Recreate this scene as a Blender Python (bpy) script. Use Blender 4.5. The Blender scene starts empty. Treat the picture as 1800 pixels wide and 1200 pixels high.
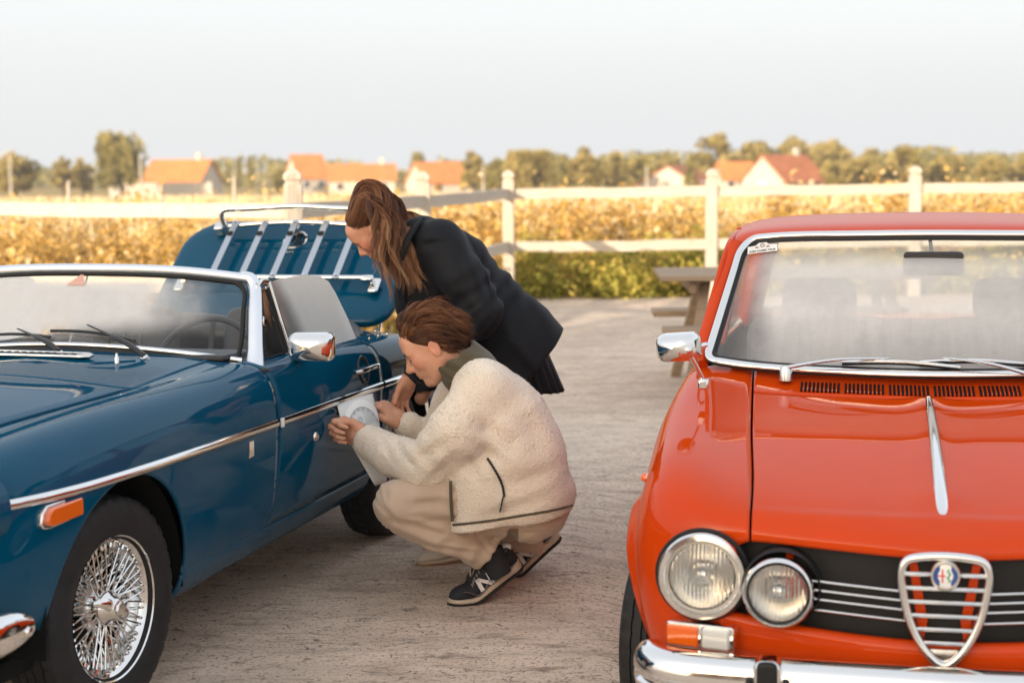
import bpy, bmesh, math, random
import numpy as np
from mathutils import Vector, Matrix
R = math.radians
rng = np.random.default_rng(7)
random.seed(7)
scene = bpy.context.scene
COL = scene.collection

# ------------------------------------------------------------------ camera
cam_d = bpy.data.cameras.new('camera')
cam = bpy.data.objects.new('camera', cam_d); COL.objects.link(cam)
scene.camera = cam
CAM_H = 1.475
cam_d.sensor_width = 36.0
cam_d.lens = 36.0 * 2900.0 / 1800.0
cam_d.clip_start = 0.05; cam_d.clip_end = 3000.0
PITCH = math.atan(310.0 / 2900.0)
cam.matrix_world = (Matrix.Translation((0, 0, CAM_H)) @ Matrix.Rotation(R(90) - PITCH, 4, 'X')
                    @ Matrix.Rotation(R(-0.7), 4, 'Z'))
cam_d.dof.use_dof = True
cam_d.dof.focus_distance = 5.2
cam_d.dof.aperture_fstop = 2.9

# ------------------------------------------------------------------ light
SUN_AZ = R(213)          # clockwise from +Y: low sun behind the camera on the left
SUN_EL = R(12)
world = bpy.data.worlds.new('World'); scene.world = world; world.use_nodes = True
wn = world.node_tree; wn.nodes.clear()
sky = wn.nodes.new('ShaderNodeTexSky'); sky.sky_type = 'NISHITA'; sky.sun_disc = False
sky.sun_elevation = SUN_EL; sky.sun_rotation = SUN_AZ
sky.air_density = 1.0; sky.dust_density = 7.0; sky.ozone_density = 1.0
bg1 = wn.nodes.new('ShaderNodeBackground'); bg1.inputs[1].default_value = 0.09
wn.links.new(sky.outputs[0], bg1.inputs[0])
bg2 = wn.nodes.new('ShaderNodeBackground')          # thin even veil of high cloud
bg2.inputs[0].default_value = (0.575, 0.59, 0.61, 1); bg2.inputs[1].default_value = 1.0
mixw = wn.nodes.new('ShaderNodeAddShader')
wn.links.new(bg1.outputs[0], mixw.inputs[0]); wn.links.new(bg2.outputs[0], mixw.inputs[1])
wout = wn.nodes.new('ShaderNodeOutputWorld'); wn.links.new(mixw.outputs[0], wout.inputs[0])

sun_d = bpy.data.lights.new('sun', 'SUN'); sun_d.energy = 5.0; sun_d.angle = R(0.6)
sun_d.color = (1.0, 0.84, 0.63)
sun = bpy.data.objects.new('sun', sun_d); COL.objects.link(sun)
SD = Vector((math.sin(SUN_AZ) * math.cos(SUN_EL), math.cos(SUN_AZ) * math.cos(SUN_EL), math.sin(SUN_EL)))
sun.rotation_euler = SD.to_track_quat('Z', 'Y').to_euler()
vs = scene.view_settings
vs.view_transform = 'Standard'; vs.look = 'None'; vs.gamma = 1.0; vs.use_curve_mapping = False
vs.exposure = 0.50
scene.render.engine = 'CYCLES'
scene.cycles.max_bounces = 8; scene.cycles.diffuse_bounces = 3; scene.cycles.glossy_bounces = 4; scene.cycles.transmission_bounces = 6; scene.cycles.transparent_max_bounces = 12

# ------------------------------------------------------------------ helpers
def link(o, parent=None):
    COL.objects.link(o)
    if parent is not None: o.parent = parent
    return o

def empty(name, loc=(0, 0, 0), rz=0.0, label=None, cat=None, group=None):
    o = bpy.data.objects.new(name, None); o.empty_display_size = 0.1
    link(o); o.location = loc; o.rotation_euler = (0, 0, rz)
    tag(o, label, cat, group); return o

def tag(o, label=None, cat=None, group=None, kind=None):
    if label: o['label'] = label
    if cat: o['category'] = cat
    if group: o['group'] = group
    if kind: o['kind'] = kind
    return o

def mesh(name, V, F, mat, parent=None, smooth=True, solid=0.0, bevel=0.0, sub=0, off=-1.0, seg=2, sharp=True):
    me = bpy.data.meshes.new(name)
    V = np.asarray(V, dtype=np.float32).reshape(-1, 3)
    if isinstance(F, np.ndarray) and F.ndim == 2:
        k = F.shape[1]; nf = len(F)
        me.vertices.add(len(V)); me.vertices.foreach_set('co', V.ravel())
        me.loops.add(nf * k); me.loops.foreach_set('vertex_index', F.astype(np.int32).ravel())
        me.polygons.add(nf)
        me.polygons.foreach_set('loop_start', np.arange(0, nf * k, k, dtype=np.int32))
        me.polygons.foreach_set('loop_total', np.full(nf, k, dtype=np.int32))
        me.update(calc_edges=True)
    else:
        me.from_pydata([tuple(map(float, v)) for v in V], [], [tuple(int(i) for i in f) for f in F]); me.update()
    if smooth: me.polygons.foreach_set('use_smooth', np.ones(len(me.polygons), dtype=bool))
    if mat is not None:
        for m in (mat if isinstance(mat, (list, tuple)) else [mat]): me.materials.append(m)
    o = bpy.data.objects.new(name, me); link(o, parent)
    if solid:
        m = o.modifiers.new('s', 'SOLIDIFY'); m.thickness = solid; m.offset = off
    if bevel:
        m = o.modifiers.new('b', 'BEVEL'); m.width = bevel; m.segments = seg; m.limit_method = 'ANGLE'
        m.angle_limit = R(35); m.harden_normals = False
    if sub:
        m = o.modifiers.new('d', 'SUBSURF'); m.levels = sub; m.render_levels = sub
    if smooth and sharp and (bevel or not sub) and len(me.polygons) < 40000:
        try: me.set_sharp_from_angle(angle=R(50))
        except Exception: pass
    return o

def cat_(*parts):
    V, F, n = [], [], 0
    for v, f in parts:
        v = np.asarray(v, float).reshape(-1, 3); V.append(v)
        F += [tuple(int(i) + n for i in q) for q in f]; n += len(v)
    return np.concatenate(V), F

def xf(vf, M):
    v, f = vf; v = np.asarray(v, float).reshape(-1, 3); M = np.array(M)
    return v @ M[:3, :3].T + M[:3, 3], f

def T(x, y, z): return Matrix.Translation((x, y, z))
def RX(a): return Matrix.Rotation(R(a), 4, 'X')
def RY(a): return Matrix.Rotation(R(a), 4, 'Y')
def RZ(a): return Matrix.Rotation(R(a), 4, 'Z')

def box(c, s):
    c = np.array(c, float); h = np.array(s, float) / 2
    V = [c + h * np.array(k) for k in ((-1,-1,-1),(1,-1,-1),(1,1,-1),(-1,1,-1),(-1,-1,1),(1,-1,1),(1,1,1),(-1,1,1))]
    return V, [(0,3,2,1),(4,5,6,7),(0,1,5,4),(1,2,6,5),(2,3,7,6),(3,0,4,7)]

def bar(a, b, w, h, up=(0, 0, 1)):
    """box-section beam from a to b"""
    a, b = Vector(a), Vector(b); d = (b - a).normalized(); u = Vector(up)
    s = d.cross(u)
    if s.length < 1e-4: s = d.cross(Vector((1, 0, 0)))
    s.normalize(); u = s.cross(d).normalized()
    V = []
    for p in (a, b):
        for i, j in ((-1,-1),(1,-1),(1,1),(-1,1)): V.append(p + s * (w/2*i) + u * (h/2*j))
    return [tuple(v) for v in V], [(0,1,2,3),(7,6,5,4),(0,4,5,1),(1,5,6,2),(2,6,7,3),(3,7,4,0)]

def tube(P, r, n=10, closed=False, caps=True, sx=1.0, sy=1.0, up=None):
    P = np.asarray(P, float); m = len(P)
    r = np.full(m, r, float) if np.isscalar(r) else np.asarray(r, float)
    tg = np.zeros_like(P)
    if closed: tg = np.roll(P, -1, 0) - np.roll(P, 1, 0)
    else:
        tg[1:-1] = P[2:] - P[:-2]; tg[0] = P[1] - P[0]; tg[-1] = P[-1] - P[-2]
    tg /= np.linalg.norm(tg, axis=1)[:, None] + 1e-12
    nrm = np.array(up if up is not None else ((0, 0, 1) if abs(tg[0][2]) < .9 else (1, 0, 0)), float)
    V = []
    for i in range(m):
        t = tg[i]
        base = np.array(up, float) if up is not None else nrm
        q = base - t * base.dot(t); l = np.linalg.norm(q)
        nrm = q / l if l > 1e-6 else nrm
        bn = np.cross(t, nrm)
        for k in range(n):
            a = 2 * math.pi * k / n
            V.append(P[i] + r[i] * (math.cos(a) * sx * bn + math.sin(a) * sy * nrm))
    F = []
    for i in range(m if closed else m - 1):
        j = (i + 1) % m
        for k in range(n):
            l = (k + 1) % n; F.append((i*n+k, i*n+l, j*n+l, j*n+k))
    if caps and not closed:
        F.append(tuple(range(n - 1, -1, -1))); F.append(tuple(range((m-1)*n, m*n)))
    return np.array(V), F

def lathe(prof, n=32, cap=False):
    """profile of (radius, height) turned about Z"""
    V, F = [], []
    for r, z in prof:
        for k in range(n):
            a = 2*math.pi*k/n; V.append((r*math.cos(a), r*math.sin(a), z))
    for i in range(len(prof)-1):
        for k in range(n):
            l = (k+1) % n; F.append((i*n+k, i*n+l, (i+1)*n+l, (i+1)*n+k))
    if cap:
        F.append(tuple(range(n-1, -1, -1))); F.append(tuple(range((len(prof)-1)*n, len(prof)*n)))
    return np.array(V), F

def gridF(nu, nv, closev=False):
    i = np.arange(nu-1)[:, None]; j = np.arange(nv if closev else nv-1)[None, :]; k = (j+1) % nv
    return np.stack([i*nv+j + 0*k, (i+1)*nv+j + 0*k, (i+1)*nv+k, i*nv+k], -1).reshape(-1, 4)

def gridm(P):
    P = np.asarray(P); return P.reshape(-1, 3), [tuple(q) for q in gridF(P.shape[0], P.shape[1])]

def prism(poly, d0, d1):
    """2D outline (x,z) extruded along y from d0 to d1"""
    n = len(poly)
    V = [(x, d0, z) for x, z in poly] + [(x, d1, z) for x, z in poly]
    F = [tuple(range(n)), tuple(range(2*n-1, n-1, -1))] + [(i, i+n, (i+1) % n + n, (i+1) % n) for i in range(n)]
    return np.array(V, float), F

def rrect(w, h, r, n=5):
    out = []
    for cx, cz, a0 in ((w/2-r, h/2-r, 0), (-w/2+r, h/2-r, 90), (-w/2+r, -h/2+r, 180), (w/2-r, -h/2+r, 270)):
        for k in range(n+1):
            a = R(a0 + 90*k/n); out.append((cx + r*math.cos(a), cz + r*math.sin(a)))
    return out

def cspl(xs, ys):
    """natural cubic spline interpolator (ys may be vectors)"""
    xs = np.asarray(xs, float); ys = np.asarray(ys, float); n = len(xs)
    h = np.diff(xs); A = np.eye(n); B = np.zeros(ys.shape)
    for i in range(1, n-1):
        A[i, i-1] = h[i-1]; A[i, i] = 2*(h[i-1]+h[i]); A[i, i+1] = h[i]
        B[i] = 6*((ys[i+1]-ys[i])/h[i] - (ys[i]-ys[i-1])/h[i-1])
    M = np.linalg.solve(A, B)
    def f(x):
        x = np.asarray(x, float); i = np.clip(np.searchsorted(xs, x) - 1, 0, n-2)
        t = x - xs[i]; hh = h[i]
        if ys.ndim > 1: t = t[..., None]; hh = hh[..., None]
        return ys[i] + t*((ys[i+1]-ys[i])/hh - hh*(2*M[i]+M[i+1])/6) + t*t*M[i]/2 + t**3*(M[i+1]-M[i])/(6*hh)
    return f

def smooth_path(pts, n=40, closed=False):
    pts = np.asarray(pts, float)
    if closed: pts = np.concatenate([pts[-3:], pts, pts[:4]])
    d = np.r_[0, np.cumsum(np.linalg.norm(np.diff(pts, axis=0), axis=1))]
    f = cspl(d, pts)
    if closed: return f(np.linspace(d[3], d[-4], n, endpoint=False))
    return f(np.linspace(0, d[-1], n))

def bs_basis(nc, t):
    """clamped uniform cubic B-spline basis matrix (len(t), nc)"""
    p = 3; kn = np.r_[np.zeros(p), np.linspace(0, 1, nc-p+1), np.ones(p)]
    t = np.clip(np.asarray(t, float), 0, 1 - 1e-9)
    N = np.zeros((len(t), len(kn)-1))
    for i in range(len(kn)-1): N[:, i] = (kn[i] <= t) & (t < kn[i+1])
    for k in range(1, p+1):
        M = np.zeros((len(t), len(kn)-1-k))
        for i in range(len(kn)-1-k):
            a = kn[i+k]-kn[i]; b = kn[i+k+1]-kn[i+1]
            if a > 0: M[:, i] += (t-kn[i])/a*N[:, i]
            if b > 0: M[:, i] += (kn[i+k+1]-t)/b*N[:, i+1]
        N = M
    return N

class Net:
    """clamped bicubic B-spline sheet: rows along the car, columns from sill to centre line"""
    def __init__(s, P): s.P = np.asarray(P, float)
    def ev(s, a, b):
        a = np.atleast_1d(a); b = np.atleast_1d(b); nr, nc = s.P.shape[:2]
        Q = (bs_basis(nr, a) @ s.P.reshape(nr, -1)).reshape(len(a), nc, 3)
        return (Q * bs_basis(nc, b)[:, :, None]).sum(1)
    def lines(s, a, t):
        """profile curves (len(a), len(t), 3)"""
        a = np.atleast_1d(a); nr, nc = s.P.shape[:2]
        Q = (bs_basis(nr, a) @ s.P.reshape(nr, -1)).reshape(len(a), nc, 3)
        return np.einsum('kjc,tj->ktc', Q, bs_basis(nc, t), optimize=True)
    def grid(s, A, B):
        sh = A.shape; return s.ev(A.ravel(), B.ravel()).reshape(*sh, 3)
    def a_of(s, u, b=0.4):
        if not hasattr(s, '_u'):
            s._t = np.linspace(0, 1, 1200); s._u = s.ev(s._t, np.full(1200, b))[:, 1]
        return np.interp(u, s._u, s._t)
    def b_of_z(s, a, z, lim=0.62):
        t = np.linspace(0, lim, 120); L = s.lines(a, t)[:, :, 2]; L = np.maximum.accumulate(L, 1) + np.arange(120)*1e-9
        z = np.broadcast_to(z, len(L)); return np.array([np.interp(zi, l, t) for zi, l in zip(z, L)])
    def b_of_w(s, a, w, lo=.35):
        t = np.linspace(lo, 1, 140); L = -s.lines(a, t)[:, :, 0]; L = np.maximum.accumulate(L, 1) + np.arange(140)*1e-9
        w = np.broadcast_to(w, len(L)); return np.array([np.interp(-wi, l, t) for wi, l in zip(w, L)])

def skin_sheet(name, P, mat, parent, thick=.008, extra=None):
    """body panel: orient outward, thicken inward"""
    V, F = gridm(P)
    if extra is not None: V, F = cat_((V, F), gridm(extra))
    V = np.asarray(V); Q = np.array(F); n = np.cross(V[Q[:, 2]]-V[Q[:, 0]], V[Q[:, 3]]-V[Q[:, 1]]); c = V[Q].mean(1)
    out = (n[:, 0]*np.sign(c[:, 0])*np.minimum(np.abs(c[:, 0])/.3, 1) + n[:, 2]*.8).sum()
    if out < 0: Q = Q[:, ::-1]
    return mesh(name, V, Q, mat, parent, solid=thick, off=-1, sharp=False)
def mirx(P): P = np.array(P); P[..., 0] *= -1; return P
# ------------------------------------------------------------------ materials
class NT:
    def __init__(s, name):
        s.m = bpy.data.materials.new(name); s.m.use_nodes = True; s.t = s.m.node_tree
        s.b = s.t.nodes['Principled BSDF']; s.o = s.t.nodes['Material Output']
    def n(s, typ, **kw):
        x = s.t.nodes.new(typ)
        for k, v in kw.items():
            if hasattr(x, k): setattr(x, k, v)
        return x
    def l(s, a, b): s.t.links.new(a, b)
    def set(s, **kw):
        for k, v in kw.items():
            k = k.replace('_', ' ')
            for key in s.b.inputs.keys():
                if key.lower() == k.lower():
                    s.b.inputs[key].default_value = (*v, 1) if isinstance(v, tuple) and len(v) == 3 and s.b.inputs[key].type == 'RGBA' else v
        return s
    def coord(s, scale=(1, 1, 1), kind='Object'):
        tc = s.n('ShaderNodeTexCoord'); mp = s.n('ShaderNodeMapping'); mp.inputs['Scale'].default_value = scale
        s.l(tc.outputs[kind], mp.inputs[0]); return mp.outputs[0]
    def noise(s, scale, detail=4, rough=.55, vec=None, dist=0):
        x = s.n('ShaderNodeTexNoise'); x.inputs['Scale'].default_value = scale; x.inputs['Detail'].default_value = detail
        x.inputs['Roughness'].default_value = rough; x.inputs['Distortion'].default_value = dist
        if vec is not None: s.l(vec, x.inputs['Vector'])
        return x.outputs['Fac']
    def ramp(s, fac, stops):
        x = s.n('ShaderNodeValToRGB'); e = x.color_ramp.elements
        while len(e) < len(stops): e.new(0.5)
        for q, (p, c) in zip(e, stops):
            q.position = p; q.color = (*c, 1) if len(c) == 3 else c
        s.l(fac, x.inputs[0]); return x.outputs[0]
    def mix(s, fac, a, b, blend='MIX'):
        x = s.n('ShaderNodeMix'); x.data_type = 'RGBA'; x.blend_type = blend
        for sock, v in ((x.inputs[0], fac), (x.inputs[6], a), (x.inputs[7], b)):
            if isinstance(v, (int, float)): sock.default_value = v
            elif isinstance(v, tuple): sock.default_value = (*v, 1) if len(v) == 3 else v
            else: s.l(v, sock)
        return x.outputs[2]
    def math(s, op, a, b=0.0, clamp=False):
        x = s.n('ShaderNodeMath'); x.operation = op; x.use_clamp = clamp
        for sock, v in ((x.inputs[0], a), (x.inputs[1], b)):
            if isinstance(v, (int, float)): sock.default_value = v
            else: s.l(v, sock)
        return x.outputs[0]
    def bump(s, h, strength=.3, dist=.01):
        x = s.n('ShaderNodeBump'); x.inputs['Strength'].default_value = strength; x.inputs['Distance'].default_value = dist
        s.l(h, x.inputs['Height']); s.l(x.outputs[0], s.b.inputs['Normal']); return x
    def col(s, c): s.l(c, s.b.inputs['Base Color'])

def plain(name, c, rough=.5, metal=0.0, coat=0.0, var=.12, scale=6.0, bump=0.0, bscale=60.0, spec=None):
    m = NT(name); m.set(Roughness=rough, Metallic=metal)
    if coat: m.set(Coat_Weight=coat, Coat_Roughness=.04)
    if spec is not None: m.set(Specular_IOR_Level=spec)
    v = m.coord(); f = m.noise(scale, 5, .6, v)
    lo = tuple(max(0, x*(1-var)) for x in c); hi = tuple(min(1, x*(1+var)) for x in c)
    m.col(m.ramp(f, [(.3, lo), (.7, hi)]))
    if bump: m.bump(m.noise(bscale, 4, .6, v), bump, .004)
    return m.m

M = {}
def paint(name, c, dust=(.30, .27, .24)):
    m = NT(name); m.set(Roughness=.5, Coat_Weight=.50, Coat_Roughness=.02, Coat_IOR=1.5, Specular_IOR_Level=.0)
    v = m.coord(); f = m.noise(2.2, 6, .65, v)
    a = m.ramp(f, [(.3, tuple(x*.94 for x in c)), (.7, tuple(min(1, x*1.05) for x in c))])
    sp = m.n('ShaderNodeSeparateXYZ'); tc = m.n('ShaderNodeTexCoord'); m.l(tc.outputs['Object'], sp.inputs[0])
    low = m.n('ShaderNodeMapRange'); low.inputs[1].default_value = .50; low.inputs[2].default_value = .16
    low.inputs[3].default_value = 0.0; low.inputs[4].default_value = .22; m.l(sp.outputs[2], low.inputs[0])
    d = m.math('MULTIPLY', low.outputs[0], m.noise(9, 6, .7, v))      # road dust on the sills
    m.col(m.mix(d, a, dust))
    rr = m.math('MULTIPLY_ADD', m.noise(30, 5, .7, v), .05); m.t.nodes[-1].inputs[2].default_value = .0
    m.l(rr, m.b.inputs['Coat Roughness'])
    # very slight orange peel and panel waviness
    b1 = m.noise(5, 2, .5, v); m.bump(b1, .02, .02)
    return m.m
M['blue'] = paint('teal_blue_paint', (.0002, .061, .122))
M['red'] = paint('orange_red_paint', (.57, .050, .002))
def metal(name, c, r0, r1=None, scale=25):
    m = NT(name); m.set(Metallic=1.0, Base_Color=c)
    v = m.coord(); f = m.noise(scale, 6, .7, v)
    mr = m.n('ShaderNodeMapRange'); mr.inputs[1].default_value = .35; mr.inputs[2].default_value = .75
    mr.inputs[3].default_value = r0; mr.inputs[4].default_value = r1 or r0*2.2; m.l(f, mr.inputs[0]); m.l(mr.outputs[0], m.b.inputs['Roughness'])
    m.bump(m.noise(4, 2, .5, v), .03, .02)
    return m.m
M['chrome'] = metal('chrome', (.80, .79, .77), .05, .16)
M['alu'] = metal('brushed_aluminium', (.80, .82, .85), .30, .42)
M['rack_alu'] = metal('satin_rack_metal', (.52, .55, .59), .28, .4)
M['chrome_dull'] = metal('worn_chrome', (.78, .77, .75), .16, .32)
M['rubber'] = plain('tyre_rubber', (.018, .018, .019), .62, var=.25, scale=20, bump=.3, bscale=120, spec=.3)
M['seal'] = plain('black_rubber_seal', (.012, .012, .013), .5, spec=.3)
M['under'] = plain('underside_black', (.010, .010, .010), .9, spec=.1)
M['black_metal'] = plain('black_enamel', (.013, .013, .014), .35)
M['black_vinyl'] = plain('black_vinyl', (.020, .020, .022), .48, bump=.25, bscale=180)
M['grey_cloth'] = plain('grey_trim', (.09, .09, .09), .85, bump=.3, bscale=200)
M['engine'] = plain('dark_leather_bag', (.02, .018, .016), .4, bump=.4, bscale=40)
M['cream_trim'] = plain('pale_trim', (.55, .50, .44), .6)
M['white_plastic'] = plain('white_plastic', (.75, .74, .72), .4)
M['orange_lens'] = None
def lens(name, c, r=.12):
    m = NT(name); m.set(Base_Color=c, Roughness=r, Transmission_Weight=.08, IOR=1.45, Coat_Weight=1.0)
    w = m.n('ShaderNodeTexWave'); w.inputs['Scale'].default_value = 60; m.l(m.coord(), w.inputs[0]); m.bump(w.outputs['Fac'], .35, .004)
    return m.m
M['orange_lens'] = lens('amber_lens', (.92, .15, .008)); M['clear_lens'] = lens('clear_lens', (.75, .75, .72))
M['red_lens'] = lens('red_lens', (.5, .01, .01))

def fogged(name, expr=None, base=.0, tint=(.93, .95, .94), trans=.22):
    """thin pane with condensation: expr(m, xyz) -> fog factor socket"""
    m = NT(name); m.t.nodes.remove(m.b)
    tr = m.n('ShaderNodeBsdfTransparent'); tr.inputs[0].default_value = (*tint, 1)
    gl = m.n('ShaderNodeBsdfGlossy'); gl.inputs['Roughness'].default_value = .02
    fr = m.n('ShaderNodeFresnel'); fr.inputs[0].default_value = 1.5
    mg = m.n('ShaderNodeMixShader'); m.l(fr.outputs[0], mg.inputs[0]); m.l(tr.outputs[0], mg.inputs[1]); m.l(gl.outputs[0], mg.inputs[2])
    df = m.n('ShaderNodeBsdfDiffuse'); df.inputs[0].default_value = (.95, .92, .885, 1)
    tl = m.n('ShaderNodeBsdfTranslucent'); tl.inputs[0].default_value = (.97, .95, .92, 1)
    mf = m.n('ShaderNodeMixShader'); mf.inputs[0].default_value = trans; m.l(df.outputs[0], mf.inputs[1]); m.l(tl.outputs[0], mf.inputs[2])
    g2 = m.n('ShaderNodeBsdfGlossy'); g2.inputs['Roughness'].default_value = .12
    mf2 = m.n('ShaderNodeMixShader'); mf2.inputs[0].default_value = .10; m.l(mf.outputs[0], mf2.inputs[1]); m.l(g2.outputs[0], mf2.inputs[2])
    mx = m.n('ShaderNodeMixShader'); m.l(mg.outputs[0], mx.inputs[1]); m.l(mf2.outputs[0], mx.inputs[2])
    if expr is None: mx.inputs[0].default_value = base
    else:
        tc = m.n('ShaderNodeTexCoord'); sp = m.n('ShaderNodeSeparateXYZ'); m.l(tc.outputs['Object'], sp.inputs[0])
        m.l(expr(m, tc.outputs['Object'], sp.outputs), mx.inputs[0])
    m.l(mx.outputs[0], m.o.inputs[0]); return m.m
def mrange(m, v, a, b, lo, hi, smooth=True):
    x = m.n('ShaderNodeMapRange'); x.interpolation_type = 'SMOOTHSTEP' if smooth else 'LINEAR'
    for i, q in enumerate((a, b, lo, hi)): x.inputs[i+1].default_value = q
    m.l(v, x.inputs[0]); return x.outputs[0]
M['glass'] = fogged('clear_glass', None, .02)

def wood(name, c1, c2, axis_scale, bump=.4):
    m = NT(name); m.set(Roughness=.75, Specular_IOR_Level=.25)
    v = m.coord(axis_scale); f = m.noise(3.0, 8, .65, v, .6); g = m.noise(1.2, 3, .5, m.coord())
    c = m.ramp(f, [(.25, c1), (.75, c2)])
    m.col(m.mix(m.math('MULTIPLY', g, .35), c, tuple(x*.7 for x in c1))); m.bump(f, bump, .006); return m.m
M['fence'] = wood('weathered_white_wood', (.36, .30, .24), (.70, .63, .53), (14, 14, 1.2))
M['fence_rail'] = wood('pale_rail_wood', (.38, .32, .26), (.72, .65, .55), (1.2, 14, 14))
M['table'] = wood('grey_weathered_wood', (.23, .165, .11), (.48, .37, .27), (1.5, 16, 16), .5)

def cloth(name, c, rough=.85, var=.15, bscale=260, bump=.25, sheen=.3, fold=0.0, fscale=9.0):
    m = NT(name); m.set(Roughness=rough, Sheen_Weight=sheen, Specular_IOR_Level=.25)
    v = m.coord(); f = m.noise(7, 5, .6, v)
    m.col(m.ramp(f, [(.3, tuple(x*(1-var) for x in c)), (.7, tuple(min(1, x*(1+var)) for x in c))]))
    h = m.noise(bscale, 3, .6, v)
    if fold:
        h = m.math('ADD', m.math('MULTIPLY', h, .12), m.math('MULTIPLY', m.noise(fscale, 3, .5, v, .8), fold))
    m.bump(h, bump, .012); return m.m
M['skin'] = None
def skin(name, c, c2):
    m = NT(name); m.set(Roughness=.48, Subsurface_Weight=.18, Subsurface_Scale=.012, Specular_IOR_Level=.4)
    m.b.inputs['Subsurface Radius'].default_value = (1, .35, .2)
    v = m.coord(); f = m.noise(14, 6, .6, v); cc = m.ramp(f, [(.3, c), (.7, c2)]); m.col(m.mix(mrange(m, m.noise(38, 5, .7, v), .45, .75, 0.0, .38), cc, (c[0]*.95, c[1]*.66, c[2]*.6))); m.bump(m.noise(260, 5, .7, v), .30, .003); return m
def tint_spots(m, spots):
    """lips, cheeks, knuckles: spots = (point, radius, colour, weight)"""
    lk = m.b.inputs['Base Color'].links[0]; c = lk.from_socket; tc = m.n('ShaderNodeTexCoord')
    for p, r, k, w in spots:
        d = m.n('ShaderNodeVectorMath'); d.operation = 'DISTANCE'; m.l(tc.outputs['Object'], d.inputs[0]); d.inputs[1].default_value = tuple(float(q) for q in p)
        c = m.mix(mrange(m, d.outputs['Value'], r*.55, r, w, 0.0), c, k)
    m.l(c, m.b.inputs['Base Color'])
SK_M = skin('skin_light_tan', (.60, .30, .19), (.68, .37, .25))
SK_W = skin('skin_warm', (.57, .26, .155), (.65, .33, .21))
M['skin_m'], M['skin_w'] = SK_M.m, SK_W.m
def hairm(name, stops):
    m = NT(name); m.set(Roughness=.42, Specular_IOR_Level=.45, Anisotropic=.5)
    at = m.n('ShaderNodeAttribute'); at.attribute_name = 'tone'
    m.col(m.ramp(at.outputs['Fac'], stops)); return m.m
M['hair_m'] = hairm('brown_hair', [(0, (.045, .016, .007)), (.55, (.15, .055, .022)), (1, (.34, .15, .065))])
M['hair_w'] = hairm('balayage_hair', [(0, (.040, .015, .008)), (.4, (.14, .052, .022)), (.75, (.30, .125, .052)), (1, (.50, .28, .14))])

lm_ = NT('headlamp_glass'); lm_.set(Base_Color=(.96, .96, .94), Roughness=.06, Transmission_Weight=.92, IOR=1.35)
w_ = lm_.n('ShaderNodeTexWave'); w_.bands_direction = 'X'; w_.inputs['Scale'].default_value = 34; w_.inputs['Distortion'].default_value = .3; lm_.l(lm_.coord(), w_.inputs[0])
lm_.bump(w_.outputs['Fac'], .45, .004); M['lamp_glass'] = lm_.m
# ------------------------------------------------------------------ ground
def sstep(x): x = np.clip(x, 0, 1); return x*x*(3-2*x)
def ground_z(x, y):
    x = np.asarray(x, float); y = np.asarray(y, float)
    return -.115*sstep((x-.15)/.75)*sstep((9-y)/3.0) - 2.2*sstep((y-34)/190)
gx_ = np.unique(np.r_[-1500, -600, -300, -150, -80, -40, np.linspace(-15, 15, 121), 40, 80, 150, 300, 600, 1500])
gy_ = np.unique(np.r_[-80, -20, np.linspace(-6, 24, 121), np.linspace(30, 240, 30), 400, 800, 2500])
X, Y = np.meshgrid(gx_, gy_, indexing='ij')
m = NT('packed_gravel'); m.set(Roughness=.9, Specular_IOR_Level=.2)
v = m.coord()
big = m.noise(.5, 5, .6, v); med = m.noise(5, 6, .7, v); fine = m.noise(70, 5, .75, v); fine2 = m.noise(28, 4, .7, v, 1.0)
c = m.ramp(med, [(.25, (.55, .43, .335)), (.55, (.76, .615, .49)), (.8, (.82, .69, .565))])
c = m.mix(m.math('MULTIPLY', big, .4), c, (.60, .48, .38))
sp = m.ramp(fine, [(.395, (.0, .0, .0)), (.455, (1, 1, 1))])
sp2 = m.ramp(fine2, [(.355, (0, 0, 0)), (.40, (1, 1, 1))])
c = m.mix(m.math('MULTIPLY', m.math('SUBTRACT', 1.0, sp), .8), c, (.13, .10, .08))
c = m.mix(m.math('MULTIPLY', m.math('SUBTRACT', 1.0, sp2), .75), c, (.095, .078, .064))
m.col(c); 
st = m.noise(1.6, 6, .68, m.coord((.55, 3.2, 1)), 1.2); c2_ = m.ramp(st, [(.40, (0, 0, 0)), (.56, (1, 1, 1))])     # scuffs drawn across by tyres
c = m.mix(m.math('MULTIPLY', m.math('SUBTRACT', 1.0, c2_), .30), c, (.27, .21, .16))
gr_ = m.ramp(m.noise(9, 7, .78, m.coord((.6, 1.7, 1)), .8), [(.36, (0, 0, 0)), (.47, (1, 1, 1))]); c = m.mix(m.math('MULTIPLY', m.math('SUBTRACT', 1.0, gr_), .72), c, (.19, .145, .11))      # worn-in dark grit
bl = m.ramp(m.noise(.9, 4, .6, v, .6), [(.52, (0, 0, 0)), (.70, (1, 1, 1))]); c = m.mix(m.math('MULTIPLY', bl, .35), c, (.72, .61, .50)); m.col(c)
hh = m.math('ADD', m.math('MULTIPLY', med, .6), m.math('MULTIPLY', fine, .35)); m.bump(hh, .5, .02)
M['gravel'] = m.m
V, F = gridm(np.stack([X, Y, ground_z(X, Y)], -1))
gnd = mesh('ground', V, F, M['gravel']); tag(gnd, 'packed pale gravel yard with dark grit', 'ground', kind='structure')
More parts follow.
